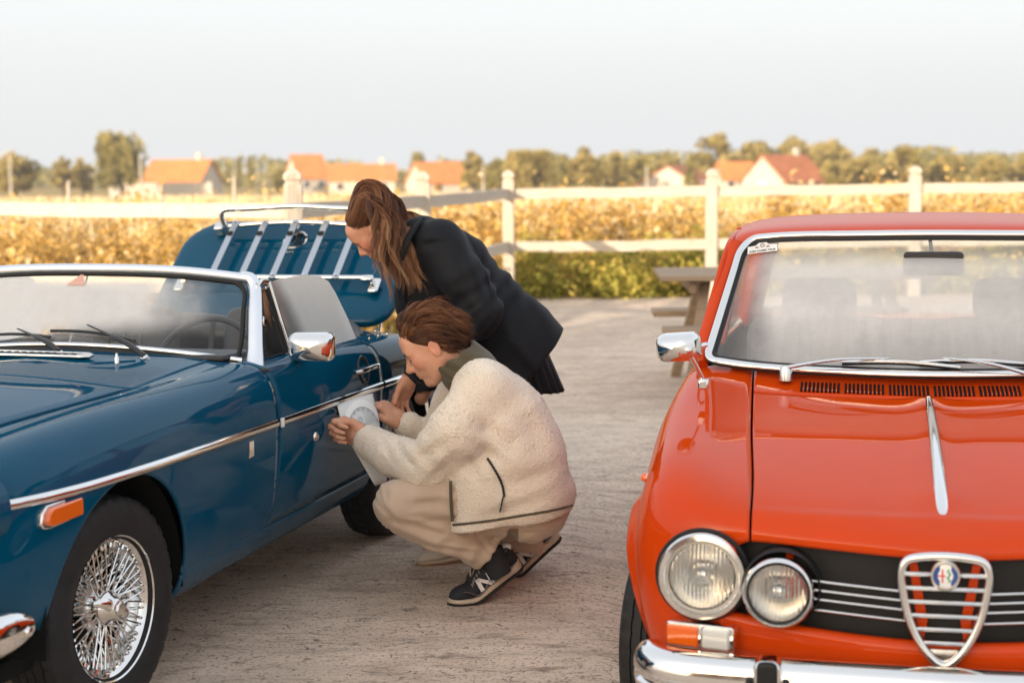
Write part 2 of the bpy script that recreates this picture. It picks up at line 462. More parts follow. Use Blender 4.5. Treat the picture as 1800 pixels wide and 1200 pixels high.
# field beyond the fence, a sheet just above the ground that follows the fence line
m = NT('dry_field'); m.set(Roughness=.95, Specular_IOR_Level=.1); v = m.coord()
m.col(m.ramp(m.noise(.8, 6, .7, v), [(.3, (.22, .15, .055)), (.6, (.40, .29, .12)), (.8, (.30, .27, .09))])); m.bump(m.noise(14, 5, .7, v), .8, .06)
fl = [(-60, 12.6), (-4.9, 14.1), (-1.62, 11.95), (-.95, 14.5), (-.2, 18.15), (8, 18.25), (60, 18.5)]
xs_ = np.unique(np.r_[-900, -300, -120, [p[0] for p in fl], np.linspace(-12, 12, 25), 120, 300, 900])
y0_ = np.interp(xs_, [p[0] for p in fl], [p[1] for p in fl])
rows_ = []
for t in np.r_[0, .01, .03, np.linspace(.06, 1, 24)]:
    yy = y0_ + (900-y0_)*t**2; rows_.append(np.stack([xs_, yy, ground_z(xs_, yy)+.006], 1))
V, F = gridm(np.array(rows_)); tag(mesh('field', V, F, m.m), 'golden dry field beyond the rail fence', 'field', kind='structure')
# loose grit lying on the yard
def scatter_quads(P, N_, size, rot=None, aspect=1.0):
    n = len(P); a = rng.normal(size=(n, 3)); a -= N_*(a*N_).sum(1)[:, None]; a /= np.linalg.norm(a, axis=1)[:, None] + 1e-9
    b = np.cross(N_, a); s = size[:, None]/2
    V = np.stack([P - a*s*aspect - b*s*.0, P - b*s, P + a*s*aspect, P + b*s], 1).reshape(-1, 3)
    return V, np.arange(n*4).reshape(-1, 4)
gp = np.stack([rng.uniform(-2.6, 2.6, 2600), 3.6 + 9*rng.random(2600)**1.6, np.zeros(2600)], 1)
gp[:, 0] *= gp[:, 1]/9*1.0 + .15
gp[:, 2] = ground_z(gp[:, 0], gp[:, 1])
oct_ = np.array([(1, 0, 0), (.1, 1, 0), (-1, .1, 0), (0, -1, .05), (.1, 0, .8)])
of = np.array([(0, 1, 4), (1, 2, 4), (2, 3, 4), (3, 0, 4)])
sc = rng.uniform(.0016, .0055, (2600, 1, 1))*np.where(rng.random((2600, 1, 1)) < .05, 2.0, 1)
an = rng.uniform(0, 6.28, 2600); ca, sa = np.cos(an), np.sin(an)
O = oct_[None]*sc*np.array([1, .75, .7]); Ox = O[..., 0]*ca[:, None] - O[..., 1]*sa[:, None]; Oy = O[..., 0]*sa[:, None] + O[..., 1]*ca[:, None]
V = np.stack([Ox, Oy, O[..., 2]], -1) + gp[:, None]
F = (of[None] + (np.arange(2600)*5)[:, None, None]).reshape(-1, 3)
grit = mesh('grit', V.reshape(-1, 3), F, plain('dark_grit', (.16, .135, .115), .9, var=.6, scale=3), smooth=False)
tag(grit, 'loose dark grit and pebbles scattered over the gravel yard', 'gravel', kind='stuff')
# ------------------------------------------------------------------ barn behind the camera that shades the yard
BR = empty('farm_hall', (-22.0, -30.0, 0), 0, 'tall brick farm hall behind the viewer whose shade covers the parked cars', 'barn')
mb = NT('old_brick'); mb.set(Roughness=.9); bk = mb.n('ShaderNodeTexBrick'); bk.inputs['Scale'].default_value = 4.5
bk.inputs['Color1'].default_value = (.28, .13, .085, 1); bk.inputs['Color2'].default_value = (.36, .19, .12, 1); bk.inputs['Mortar'].default_value = (.40, .37, .33, 1)
mpb = mb.n('ShaderNodeMapping'); mpb.inputs['Rotation'].default_value = (R(90), 0, 0); tcb = mb.n('ShaderNodeTexCoord'); mb.l(tcb.outputs['Object'], mpb.inputs[0]); mb.l(mpb.outputs[0], bk.inputs[0]); mb.col(bk.outputs[0])
M['brick'] = mb.m; M['tile'] = plain('clay_tile', (.42, .135, .05), .8, var=.3, scale=1.5, bump=.6, bscale=8)
mesh('wall', *box((0, -5, 5.8), (13.0, 10, 11.6)), M['brick'], BR, smooth=False)
mesh('roof', *xf(prism([(-5.3, 11.6), (5.3, 11.6), (5.3, 11.68), (0, 12.6), (-5.3, 11.68)], -6.7, 6.7), T(0, -5, 0) @ RZ(90)), M['tile'], BR, smooth=False)
for x in (-4.6, -1.6, 4.4):
    for z in (2.2, 5.6, 8.8):
        w_ = mesh('window', *box((x, .03, z), (1.1, .08, 1.5)), M['white_plastic'], BR, bevel=.01)
        mesh('pane', *box((x, .075, z), (.94, .01, 1.34)), M['glass'], w_, smooth=False)
dr = mesh('door', *box((1.7, .04, 1.3), (2.2, .1, 2.6)), M['table'], BR, bevel=.01)

# ------------------------------------------------------------------ rail fence
FE = empty('rail_fence', (-.03, 17.8, 0), 0, 'white-washed timber rail fence with capped posts round the yard', 'fence')
posts = [(-.03, 17.8), (2.17, 17.9), (4.40, 18.0), (6.62, 18.1), (-.75, 14.4), (-1.53, 11.75), (-4.75, 14.15), (-7.6, 16.2)]
def post_geo(h=1.43, s=.127):
    prof = [(1, 0), (1, h-.115), (.80, h-.105), (.80, h-.085), (1.0, h-.075), (1.0, h-.045), (.55, h-.012), (.12, h)]
    V = []; n = 8; c = .80
    for k, z in prof:
        q = s/2*k
        V += [(q, -q*c, z), (q, q*c, z), (q*c, q, z), (-q*c, q, z), (-q, q*c, z), (-q, -q*c, z), (-q*c, -q, z), (q*c, -q, z)]
    F = [(i*n+j, i*n+(j+1) % n, (i+1)*n+(j+1) % n, (i+1)*n+j) for i in range(len(prof)-1) for j in range(n)] + [tuple(range((len(prof)-1)*n, len(prof)*n))]
    return np.array(V), F
pm = None; off = Vector((-.03, 17.8, 0))
for i, (x, y) in enumerate(posts):
    hh = 1.43 + (.05 if i == 5 else 0) + .012*math.sin(i*5)
    o = mesh('post', *post_geo(hh), M['fence'], FE, smooth=False); o.location = Vector((x, y, -.01)) - off
    o.rotation_euler = (R(.4*math.sin(i*3)), R(.5*math.cos(i*7)), R((0, 0, 0, 0, 8, 14, 14, 14)[i]))
for a, b in ((0, 1), (1, 2), (2, 3), (0, 4), (4, 5), (5, 6), (6, 7)):
    A, B = Vector((*posts[a], 0)), Vector((*posts[b], 0)); d = (B-A).normalized(); L = (B-A).length
    for z in (1.17, .60):
        n = 9; V = []
        for k in range(n):
            t = k/(n-1); p = A + d*(.058 + (L-.116)*t) - off
            sag = -.012*math.sin(t*math.pi)*random.uniform(.3, 1) + random.uniform(-.002, .002); w, h = .048, .108 + random.uniform(-.003, .003)
            s = Vector((-d.y, d.x, 0))
            for i, j in ((-1, -1), (1, -1), (1, 1), (-1, 1)): V.append(p + s*(w/2*i) + Vector((0, 0, z + sag + h/2*j + random.uniform(-.004, .004))))
        F = [(i*4+j, i*4+(j+1) % 4, (i+1)*4+(j+1) % 4, (i+1)*4+j) for i in range(n-1) for j in range(4)] + [(3, 2, 1, 0), ((n-1)*4, (n-1)*4+1, (n-1)*4+2, (n-1)*4+3)]
        mesh('rail', [tuple(q) for q in V], F, M['fence_rail'], FE, smooth=False)

# ------------------------------------------------------------------ vegetation
def leafmat(name, stops, trans=.35):
    m = NT(name); m.set(Roughness=.6, Specular_IOR_Level=.25)
    at = m.n('ShaderNodeAttribute'); at.attribute_name = 'tone'; c = m.ramp(at.outputs['Fac'], stops); m.col(c)
    tl = m.n('ShaderNodeBsdfTranslucent'); m.l(c, tl.inputs[0]); mx = m.n('ShaderNodeMixShader'); mx.inputs[0].default_value = trans
    m.l(m.b.outputs[0], mx.inputs[1]); m.l(tl.outputs[0], mx.inputs[2]); m.l(mx.outputs[0], m.o.inputs[0]); return m.m
def settone(o, per_face):
    a = o.data.attributes.new('tone', 'FLOAT', 'FACE'); a.data.foreach_set('value', np.asarray(per_face, np.float32)); return o
def leaves(name, P, size, tone, mat, parent=None, upb=.25, aspect=.75):
    n = len(P); N_ = rng.normal(size=(n, 3)); N_[:, 2] += upb; N_ /= np.linalg.norm(N_, axis=1)[:, None]
    a = rng.normal(size=(n, 3)); a -= N_*(a*N_).sum(1)[:, None]; a /= np.linalg.norm(a, axis=1)[:, None]
    b = np.cross(N_, a); s = size[:, None]/2
    asp = (rng.uniform(.28, .95, n)*aspect/.75)[:, None]; s = s*np.sqrt(.75/asp)
    V = np.stack([P - a*s, P - b*s*asp + N_*s*.25, P + a*s, P + b*s*asp + N_*s*.25], 1).reshape(-1, 3)
    o = mesh(name, V, np.arange(n*4).reshape(-1, 4), mat, parent, smooth=False); settone(o, tone); return o
M['shrub'] = leafmat('hedge_leaf', [(0, (.13, .14, .025)), (.35, (.38, .36, .07)), (.65, (.62, .50, .12)), (1, (.74, .47, .14))])
M['weed'] = leafmat('autumn_weed_leaf', [(0, (.28, .15, .035)), (.4, (.60, .36, .09)), (.75, (.76, .50, .17)), (1, (.82, .64, .40))])
M['grass'] = leafmat('dry_grass', [(0, (.52, .37, .16)), (.5, (.76, .59, .34)), (1, (.86, .74, .55))], .25)
def clumps(n, xr, yr, hr, rr, per, size):
    """leaf cloud made of many mounded clumps"""
    P, S, Tn = [], [], []
    cx = rng.uniform(*xr, n); cy = rng.uniform(*yr, n); h = rng.uniform(*hr, n); r = rng.uniform(*rr, n); t0 = rng.random(n)
    for i in range(n):
        h[i] *= .60 + .75*abs(math.sin(cx[i]*1.7+cy[i]*.9))*abs(math.sin(cx[i]*.63-cy[i]*1.3)) + .12*t0[i]
        k = int(per*(r[i]/np.mean(rr))**2); d = rng.normal(size=(k, 3)); d /= np.linalg.norm(d, axis=1)[:, None]
        q = d*rng.uniform(.55, 1.0, (k, 1))**.6; q[:, 2] = np.abs(q[:, 2])
        p = np.stack([cx[i]+q[:, 0]*r[i], cy[i]+q[:, 1]*r[i], q[:, 2]*h[i]], 1); P.append(p)
        S.append(rng.uniform(*size, k)); Tn.append(np.clip(.85*t0[i] - .12 + .28*q[:, 2] + rng.normal(0, .13, k), 0, 1))
    return np.concatenate(P), np.concatenate(S), np.concatenate(Tn)
def fence_y(x): return np.interp(x, [-9, -4.75, -1.53, -.75, -.03, 2.17, 6.6], [17, 14.15, 11.75, 14.4, 17.8, 17.9, 18.1])
# low green hedge along the far fence
P, S, Tn = clumps(230, (-.1, 7.6), (18.25, 19.3), (.34, .66), (.22, .42), 130, (.035, .075))
o = leaves('hedge', P, S, np.clip(Tn*.85, 0, 1), M['shrub']); tag(o, 'low yellow-green hedge growing behind the right-hand rail fence', 'hedge', kind='stuff')
P, S, Tn = clumps(70, (-7, .2), (12.2, 18.5), (.22, .5), (.2, .4), 90, (.035, .075)); ok = P[:, 1] > fence_y(P[:, 0]) + .12; P, S, Tn = P[ok], S[ok], Tn[ok]
o = leaves('green_weeds', P, S, np.clip(Tn*.85, 0, 1), M['shrub']); tag(o, 'low green weeds at the foot of the left fence', 'weeds', kind='stuff')
# rusty autumn weeds behind it
P, S, Tn = clumps(620, (-1.2, 10), (19.2, 27), (.6, 1.08), (.25, .5), 80, (.04, .12))
o = leaves('autumn_weeds', P, S, Tn, M['weed']); tag(o, 'rusty golden weeds behind the hedge on the right', 'weeds', kind='stuff')
# leafy golden weeds behind the near left fence
P, S, Tn = clumps(760, (-9.0, .2), (12.0, 24), (.5, 1.05), (.2, .42), 84, (.035, .10))
ok = P[:, 1] > fence_y(P[:, 0]) + .12; P, S, Tn = P[ok], S[ok], Tn[ok]
o = leaves('golden_weeds', P, S, Tn, M['weed']); tag(o, 'leafy golden weeds behind the left rail fence and the blue roadster', 'weeds', kind='stuff')
# taller seed stalks standing out of the weeds
n = 2600; xx = rng.uniform(-9, 10, n); yy = rng.uniform(12.2, 27, n); ok = yy > fence_y(xx) + .5; xx, yy = xx[ok], yy[ok]; n = len(xx); hh_ = rng.uniform(.7, 1.25, n)*np.where(rng.random(n) < .15, 1.12, .9)
P, S, Tn = [], [], []
for k in range(9):
    t = .35 + .65*k/8; P.append(np.stack([xx + rng.normal(0, .03, n), yy + rng.normal(0, .03, n), hh_*t], 1)); S.append(rng.uniform(.03, .07, n)*(1.2-.5*t)); Tn.append(np.clip(.45 + .5*rng.random(n), 0, 1))
o = leaves('seed_stalks', np.concatenate(P), np.concatenate(S), np.concatenate(Tn), M['weed'], upb=.0); tag(o, 'uneven seed stalks standing out of the weeds behind the fence', 'weeds', kind='stuff')
# dry grass to the far edge of the field
n = 70000; yy = 19.5 + 75*rng.random(n)**1.7; xx = rng.uniform(-1, 1, n)*(yy*.36 + 1.5)
ok = yy > fence_y(xx) + 7.5; xx, yy = xx[ok], yy[ok]; n = len(xx)
h = rng.uniform(.5, 1.0, n)*np.interp(yy, [22, 50, 80], [1, .66, .55])*(1 + .15*np.sin(xx*.7 + yy*.3)); w = .010 + yy*.00065; lean = rng.normal(0, .16, (n, 2)); gz = ground_z(xx, yy); an = rng.uniform(0, 3.14, n)
B = np.stack([xx, yy, gz], 1); dx = np.stack([np.cos(an), np.sin(an), 0*an], 1)*w[:, None]
Tp = B + np.stack([lean[:, 0]*h, lean[:, 1]*h, h], 1); Md = B + np.stack([lean[:, 0]*h*.3, lean[:, 1]*h*.3, h*.55], 1)
V = np.stack([B - dx*.5, Md - dx*.8, Tp, Md + dx*.8], 1).reshape(-1, 3)
o = mesh('dry_grass', V, np.arange(n*4).reshape(-1, 4), M['grass'], smooth=False); settone(o, np.clip(.35 + .3*np.sin(xx*.9)*np.cos(yy*.35) + rng.normal(.1, .2, n), 0, 1))
tag(o, 'tall dry golden grass covering the field beyond the fence', 'grass', kind='stuff')
# pale stakes in the field
for x, y, h in ((-7.2, 27, 1.3), (-5.8, 27.5, 1.2), (-4.5, 27, 1.35)):
    o = mesh('field_stake', *tube([(0, 0, 0), (.01, 0, h)], [.035, .03], 8), M['fence']); o.location = (x, y, 0)
    tag(o, {-7.2: 'left pale stake', -5.8: 'middle pale stake', -4.5: 'right pale stake'}[x] + ' standing in the weeds beyond the left fence', 'stake', 'stakes in the field')

# ------------------------------------------------------------------ trees and houses in the distance
CA, SA = math.cos(PITCH), math.sin(PITCH); cr_, sr_ = math.cos(R(.7)), math.sin(R(.7))
def far(px, py, D):
    X0, Y0 = px-900, 600-py; x = X0*cr_ + Y0*sr_; y = -X0*sr_ + Y0*cr_
    d = np.array([x, y*SA + 2900*CA, y*CA - 2900*SA]); t = D/d[1]; return np.array([0, 0, CAM_H]) + t*d
M['tree_a'] = leafmat('olive_leaf', [(0, (.15, .13, .035)), (.5, (.36, .30, .085)), (1, (.54, .43, .15))])
M['tree_b'] = leafmat('golden_leaf', [(0, (.20, .155, .04)), (.5, (.44, .345, .11)), (1, (.60, .47, .20))])
M['bark'] = plain('bark', (.10, .075, .055), .9, bump=.5, bscale=20)
def tree(px0, px1, pytop, D, kind, label, cat='tree', shape='round', group='trees beyond the field'):
    c = far((px0+px1)/2, pytop, D); g = float(ground_z(c[0], D)); H_ = c[2]-g; W_ = (px1-px0)/2900*D
    root = empty('tree' if shape != 'cone' else 'conifer', (c[0], D, g), rng.uniform(0, 6), label, cat, group)
    tr = [(0, 0, 0), (.02*W_, 0, H_*.3), (-.02*W_, .02*W_, H_*.6), (0, 0, H_*.85)]
    parts = [tube(smooth_path(tr, 8), np.linspace(.035*H_, .008*H_, 8), 7)]
    for k in range(6):
        a = k*1.1 + rng.random(); z = H_*rng.uniform(.25, .6); parts.append(tube([(0, 0, z), (W_*.3*math.cos(a), W_*.3*math.sin(a), z+H_*.18)], [.012*H_, .004*H_], 5))
    mesh('trunk', *cat_(*parts), M['bark'], root)
    nb = 46; P, S, Tn = [], [], []
    for i in range(nb):
        if shape == 'poplar': u_ = rng.random(); p = np.array([rng.normal(0, .10)*W_, rng.normal(0, .1)*W_, H_*(.12+.84*u_)]); r = W_*.30*(1-.75*u_)*rng.uniform(.8, 1.2) + .05*W_
        elif shape == 'cone': u_ = rng.random(); a = rng.random()*6.28; q = W_*.42*(1-u_); p = np.array([q*math.cos(a)*.7, q*math.sin(a)*.7, H_*(.1+.85*u_)]); r = W_*.16*(1-u_*.7)
        elif shape == 'willow':
            a = rng.random()*6.28; q = W_*.42*rng.random()**.5; p = np.array([q*math.cos(a), q*math.sin(a), H_*rng.uniform(.35, .88)*(1-.25*(q/W_)**2)]); r = W_*rng.uniform(.09, .17)
        else:
            a = rng.random()*6.28; b = rng.uniform(-.7, 1); q = math.sqrt(max(0, 1-b*b))*rng.uniform(.5, 1.12); p = np.array([W_*.40*q*math.cos(a), W_*.40*q*math.sin(a), H_*.50 + H_*.40*b*rng.uniform(.75, 1.05)]); r = W_*rng.uniform(.07, .19)
        k = 80; d = rng.normal(size=(k, 3)); d /= np.linalg.norm(d, axis=1)[:, None]; d *= rng.uniform(.5, 1.05, (k, 1))
        zs = 2.4 if shape in ('willow', 'poplar') else .85
        pp = p + d*r*np.array([1, 1, min(zs, 2.2)]); P.append(pp); S.append(rng.uniform(.05, .11, k)*min(W_, 9) + .05); Tn.append(np.clip(rng.random()*.55 + .25*d[:, 2] + rng.normal(.15, .12, k), 0, 1))
    P = np.concatenate(P); P[:, 2] = np.clip(P[:, 2], H_*.04, H_*1.0)
    leaves('crown', P, np.concatenate(S), np.concatenate(Tn), M[kind], root)
TL = [
 (-12, 66, 266, 190, 'tree_b', 'round golden tree at the left edge of the skyline', 'round'),
 (88, 132, 270, 200, 'tree_b', 'small golden tree, left one of the pair beside the tall willow', 'round'),
 (122, 168, 274, 205, 'tree_b', 'small golden tree, right one of the pair beside the tall willow', 'round'),
 (168, 252, 232, 190, 'tree_a', 'tall drooping willow left of the orange-roofed bungalow', 'willow'),
 (372, 386, 279, 300, 'tree_a', 'first slender poplar right of the orange-roofed bungalow', 'poplar'),
 (392, 405, 284, 310, 'tree_a', 'shortest slender poplar, second from the bungalow', 'poplar'),
 (411, 427, 277, 300, 'tree_a', 'third slender poplar from the bungalow', 'poplar'),
 (431, 448, 275, 300, 'tree_a', 'fourth slender poplar, right end of the poplar row', 'poplar'),
 (476, 506, 293, 230, 'tree_a', 'small dark bush left of the steep orange roof', 'round'),
 (714, 752, 269, 270, 'tree_a', 'slim tree rising behind the white gabled cottage', 'poplar'),
 (806, 858, 261, 185, 'tree_b', 'golden tree right beside the white gabled cottage', 'round'),
 (848, 902, 276, 200, 'tree_a', 'dusky tree between the cottage tree and the broad willow', 'round'),
 (886, 976, 266, 180, 'tree_b', 'broad drooping willow above the fence corner', 'willow'),
 (964, 1012, 276, 215, 'tree_a', 'dusky tree right of the broad willow', 'round'),
 (996, 1062, 257, 180, 'tree_b', 'upright golden tree right of the fence corner', 'round'),
 (1056, 1104, 262, 190, 'tree_b', 'narrow golden tree in the middle of the wood edge', 'round'),
 (1096, 1150, 272, 210, 'tree_a', 'tree at the wood edge above the long white rail', 'round'),
 (1144, 1204, 271, 215, 'tree_b', 'tree behind the low white barn gable', 'round'),
 (1196, 1232, 262, 175, 'tree_a', 'dark pointed conifer beside the low white barn gable', 'cone'),
 (1222, 1304, 226, 210, 'tree_b', 'tallest spreading tree on the right skyline', 'round'),
 (1290, 1372, 243, 225, 'tree_b', 'broad tree behind the white gabled farmhouse', 'round'),
 (1352, 1436, 240, 230, 'tree_b', 'broad tree above the rust-coloured farmhouse roof', 'round'),
 (1420, 1502, 243, 225, 'tree_b', 'broad tree right of the farmhouse chimney', 'round'),
 (1440, 1500, 280, 170, 'tree_b', 'low bushy tree in front of the wood right of the farmhouse', 'round'),
 (1490, 1556, 272, 175, 'tree_b', 'low bushy tree left of the round golden tree', 'round'),
 (1512, 1560, 258, 260, 'tree_b', 'far tree peeping over the low bushes', 'round'),
 (1552, 1628, 256, 180, 'tree_b', 'round golden tree left of the right-hand fence post', 'round'),
 (1622, 1704, 271, 190, 'tree_b', 'wide low tree right of the right-hand fence post', 'round'),
 (1712, 1768, 267, 185, 'tree_b', 'round tree near the right edge of the skyline', 'round'),
 (1772, 1830, 274, 190, 'tree_b', 'tree cut by the right edge of the picture', 'round'),
]
def yard_tree(x, y, h, w, label):
    global far
    keep = far; far = lambda px, py, D: np.array([x, y, h]); tree(0, 2900*w/y, 0, y, 'tree_c', label, group='trees at the right of the yard'); far = keep
M['tree_c'] = leafmat('dark_green_leaf', [(0, (.02, .026, .008)), (.5, (.05, .06, .016)), (1, (.10, .10, .03))])
for x, y, h, w, nm in ((11.6, 6.2, 4.6, 3.4, 'nearest'), (12.6, 9.6, 5.2, 3.8, 'tallest'), (14.2, 13.4, 4.4, 3.6, 'farthest')): yard_tree(x, y, h, w, nm + ' dark green tree at the right of the yard, beside the red car')
for t in TL: tree(t[0], t[1], t[2], t[3], t[4], t[5], shape=t[6])
# low far-off scrub that closes the horizon
n = 9000; xx = rng.uniform(-190, 190, n); yy = rng.uniform(330, 380, n); zz = -2.2 + rng.random(n)**.7*(4.2 + 1.3*np.sin(xx*.09) + .9*np.sin(xx*.31))
o = leaves('far_woods', np.stack([xx, yy, zz], 1), rng.uniform(.9, 1.9, n), rng.random(n)*.8, M['tree_a']); tag(o, 'hazy far-off belt of woods along the horizon', 'woods', kind='stuff')
n = 5200; xx = rng.uniform(-10, 70, n); yy = rng.uniform(228, 246, n); zz = -2.2 + rng.random(n)**.8*(4.6 + .8*np.sin(xx*.35)); 
o = leaves('wood_edge', np.stack([xx, yy, zz], 1), rng.uniform(.5, 1.0, n), rng.random(n)*.8, M['tree_a']); tag(o, 'undergrowth along the wood edge right of centre', 'undergrowth', kind='stuff')

M['render_w'] = plain('white_render', (.54, .475, .40), .85, var=.14); M['roof_o'] = plain('orange_tile', (.55, .20, .055), .8, var=.2, scale=1.2, bump=.4, bscale=6)
M['roof_r'] = plain('rust_tile', (.40, .13, .05), .8, var=.25, scale=1.2, bump=.4, bscale=6); M['pane'] = plain('dark_pane', (.03, .035, .04), .15)
def house(px0, px1, pyr, pye, D, rz, depth, roofm, label, chim=True, asp=None):
    """gabled house; the ridge runs along local x; px0..px1 frontage, pyr ridge row, pye eaves row"""
    a, b = far(px0, pye, D), far(px1, pye, D); r = far((px0+px1)/2, pyr, D); g = float(ground_z(a[0], D))
    L = asp or (b[0]-a[0]); cx = (a[0]+b[0])/2; ze = a[2]-g; zr = r[2]-g
    h = empty('house', (cx, D, g), R(rz), label, 'house', 'houses beyond the field')
    dp = depth/2
    V = [(-L/2, -dp, 0), (L/2, -dp, 0), (L/2, dp, 0), (-L/2, dp, 0), (-L/2, -dp, ze), (L/2, -dp, ze), (L/2, dp, ze), (-L/2, dp, ze), (-L/2, 0, zr-.1), (L/2, 0, zr-.1)]
    mesh('wall', V, [(0, 1, 5, 4), (2, 3, 7, 6), (1, 2, 6, 9, 5), (3, 0, 4, 8, 7)], M['render_w'], h, smooth=False)
    for s in (-1, 1):
        e = .25; sl = (zr-ze)/dp
        mesh('roof', [(-L/2-e, s*(dp+e), ze-sl*e), (L/2+e, s*(dp+e), ze-sl*e), (L/2+e, 0, zr), (-L/2-e, 0, zr)], [(0, 1, 2, 3)], roofm, h, smooth=False, solid=.16, off=0)
    if chim: mesh('chimney', *box((L*.30, 0, zr+.1), (.6, .5, 1.5)), M['render_w'], h, smooth=False)
    nw = max(2, int(L/2.6))
    for k in range(nw):
        x = -L/2 + L*(k+.5)/nw; zc = max(.9, ze*.55)
        w_ = mesh('window', *box((x, -dp-.02, zc), (1.0, .08, 1.0)), M['white_plastic'], h, smooth=False); mesh('pane', *box((x, -dp-.065, zc), (.82, .02, .82)), M['pane'], w_, smooth=False)
    w_ = mesh('window', *box((-L/2-.02, 0, ze*.6), (.08, .9, 1.0)), M['white_plastic'], h, smooth=False)
    return h
house(268, 374, 281, 320, 215, -12, 7.5, M['roof_o'], 'low white bungalow with a broad orange roof right of the tall willow')
house(512, 566, 272, 312, 240, 28, 5.5, M['roof_o'], 'tall narrow white house with a steep orange roof', False)
house(580, 694, 289, 317, 225, 4, 7, M['roof_o'], 'long low house with an orange roof right of the steep roof')
house(728, 818, 285, 321, 215, 26, 7, M['roof_o'], 'white gabled cottage with an orange roof left of centre', False)
house(1142, 1242, 291, 326, 200, 68, 8, M['roof_r'], 'low pale barn showing its gable beside the conifer', False, 9)
house(1262, 1318, 285, 314, 190, 6, 5, M['roof_o'], 'small shed-like house with a plain orange roof', False)
house(1338, 1418, 273, 318, 185, 40, 6.5, M['roof_r'], 'white gabled farmhouse with a rust roof and end chimney', True, 7.0)
# low white garden wall and street lamp, poles
a, b = far(200, 330, 200), far(378, 330, 200); g = float(ground_z(a[0], 200))
tag(mesh('garden_wall', *box(((a[0]+b[0])/2, 198, (a[2]+g)/2+.3), (b[0]-a[0], .3, a[2]-g+.5)), M['render_w'], smooth=False), 'long low white wall in front of the bungalow', 'wall')
def pole(px, pyt, D, label, arm=False):
    p = far(px, pyt, D); g = float(ground_z(p[0], D)); o = empty('street_lamp' if arm else 'utility_pole', (p[0], D, g), 0, label, 'street lamp' if arm else 'pole')
    mesh('pole', *tube([(0, 0, 0), (0, 0, p[2]-g)], [.14, .09], 8), M['fence'], o)
    if arm: mesh('arm', *tube(smooth_path([(0, 0, p[2]-g-.1), (-.2, 0, p[2]-g+.15), (-1.0, 0, p[2]-g+.2)], 8), .07, 6), M['fence'], o)
pole(17, 276, 150, 'pale street lamp with a bent arm at the left edge', True); pole(246, 272, 160, 'thin utility pole in front of the willow'); pole(849, 290, 170, 'pale utility pole beside the cottage tree')
pole(1137, 292, 175, 'short pole before the low pale barn')

# hazy morning air round the whole place
hz = NT('morning_haze'); hz.t.nodes.remove(hz.b); pv_ = hz.n('ShaderNodeVolumePrincipled'); pv_.inputs['Color'].default_value = (1.0, 1.0, 1.0, 1); pv_.inputs['Density'].default_value = .0005
pv_.inputs['Anisotropy'].default_value = .2; hz.l(pv_.outputs[0], hz.o.inputs['Volume'])
hzo = mesh('haze', *box((0, 190, 5.5), (800, 480, 17.5)), hz.m, smooth=False); tag(hzo, 'pale morning haze over the yard, field and village', 'haze', kind='stuff')

# ------------------------------------------------------------------ picnic table
PT = empty('picnic_table', (1.83, 10.75, 0), R(-2), 'weathered grey timber picnic table behind the red car', 'table')
for k in range(6): mesh('top_plank', *box((0, -.375+k*.15, .752), (1.75, .143, .034)), M['table'], PT, bevel=.006)
for s in (1, -1):
    for k in range(2): mesh('bench_plank', *box((0, s*.66 + (k-.5)*.15, .445), (1.75, .142, .042)), M['table'], PT, bevel=.006)
for x in (-.62, .62):
    for s in (1, -1): mesh('leg', *bar((x*1.16, s*.62, .0), (x*.92, s*.16, .728), .042, .066, up=(1, 0, 0)), M['table'], PT, bevel=.004)
    mesh('cross_beam', *bar((x+.047, -.76, .40), (x+.047, .76, .40), .042, .09), M['table'], PT, bevel=.004)
    mesh('top_batten', *bar((x-.047, -.36, .690), (x-.047, .36, .690), .042, .07), M['table'], PT, bevel=.004)
    mesh('brace', *bar((x+(.06 if x < 0 else -.06), 0, .38), (x*.25, 0, .71), .04, .07), M['table'], PT, bevel=.004)
# ------------------------------------------------------------------ blue roadster
ROAD = empty('roadster', (-1.751, 4.496, 0), R(-15.206),
             'blue open two-seat roadster with wire wheels, raised boot lid and luggage rack', 'car')
rows_u = [-.74, -.70, -.52, -.22, .12, .45, .80, 1.15, 1.6, 2.05, 2.5, 2.9, 3.12, 3.17]
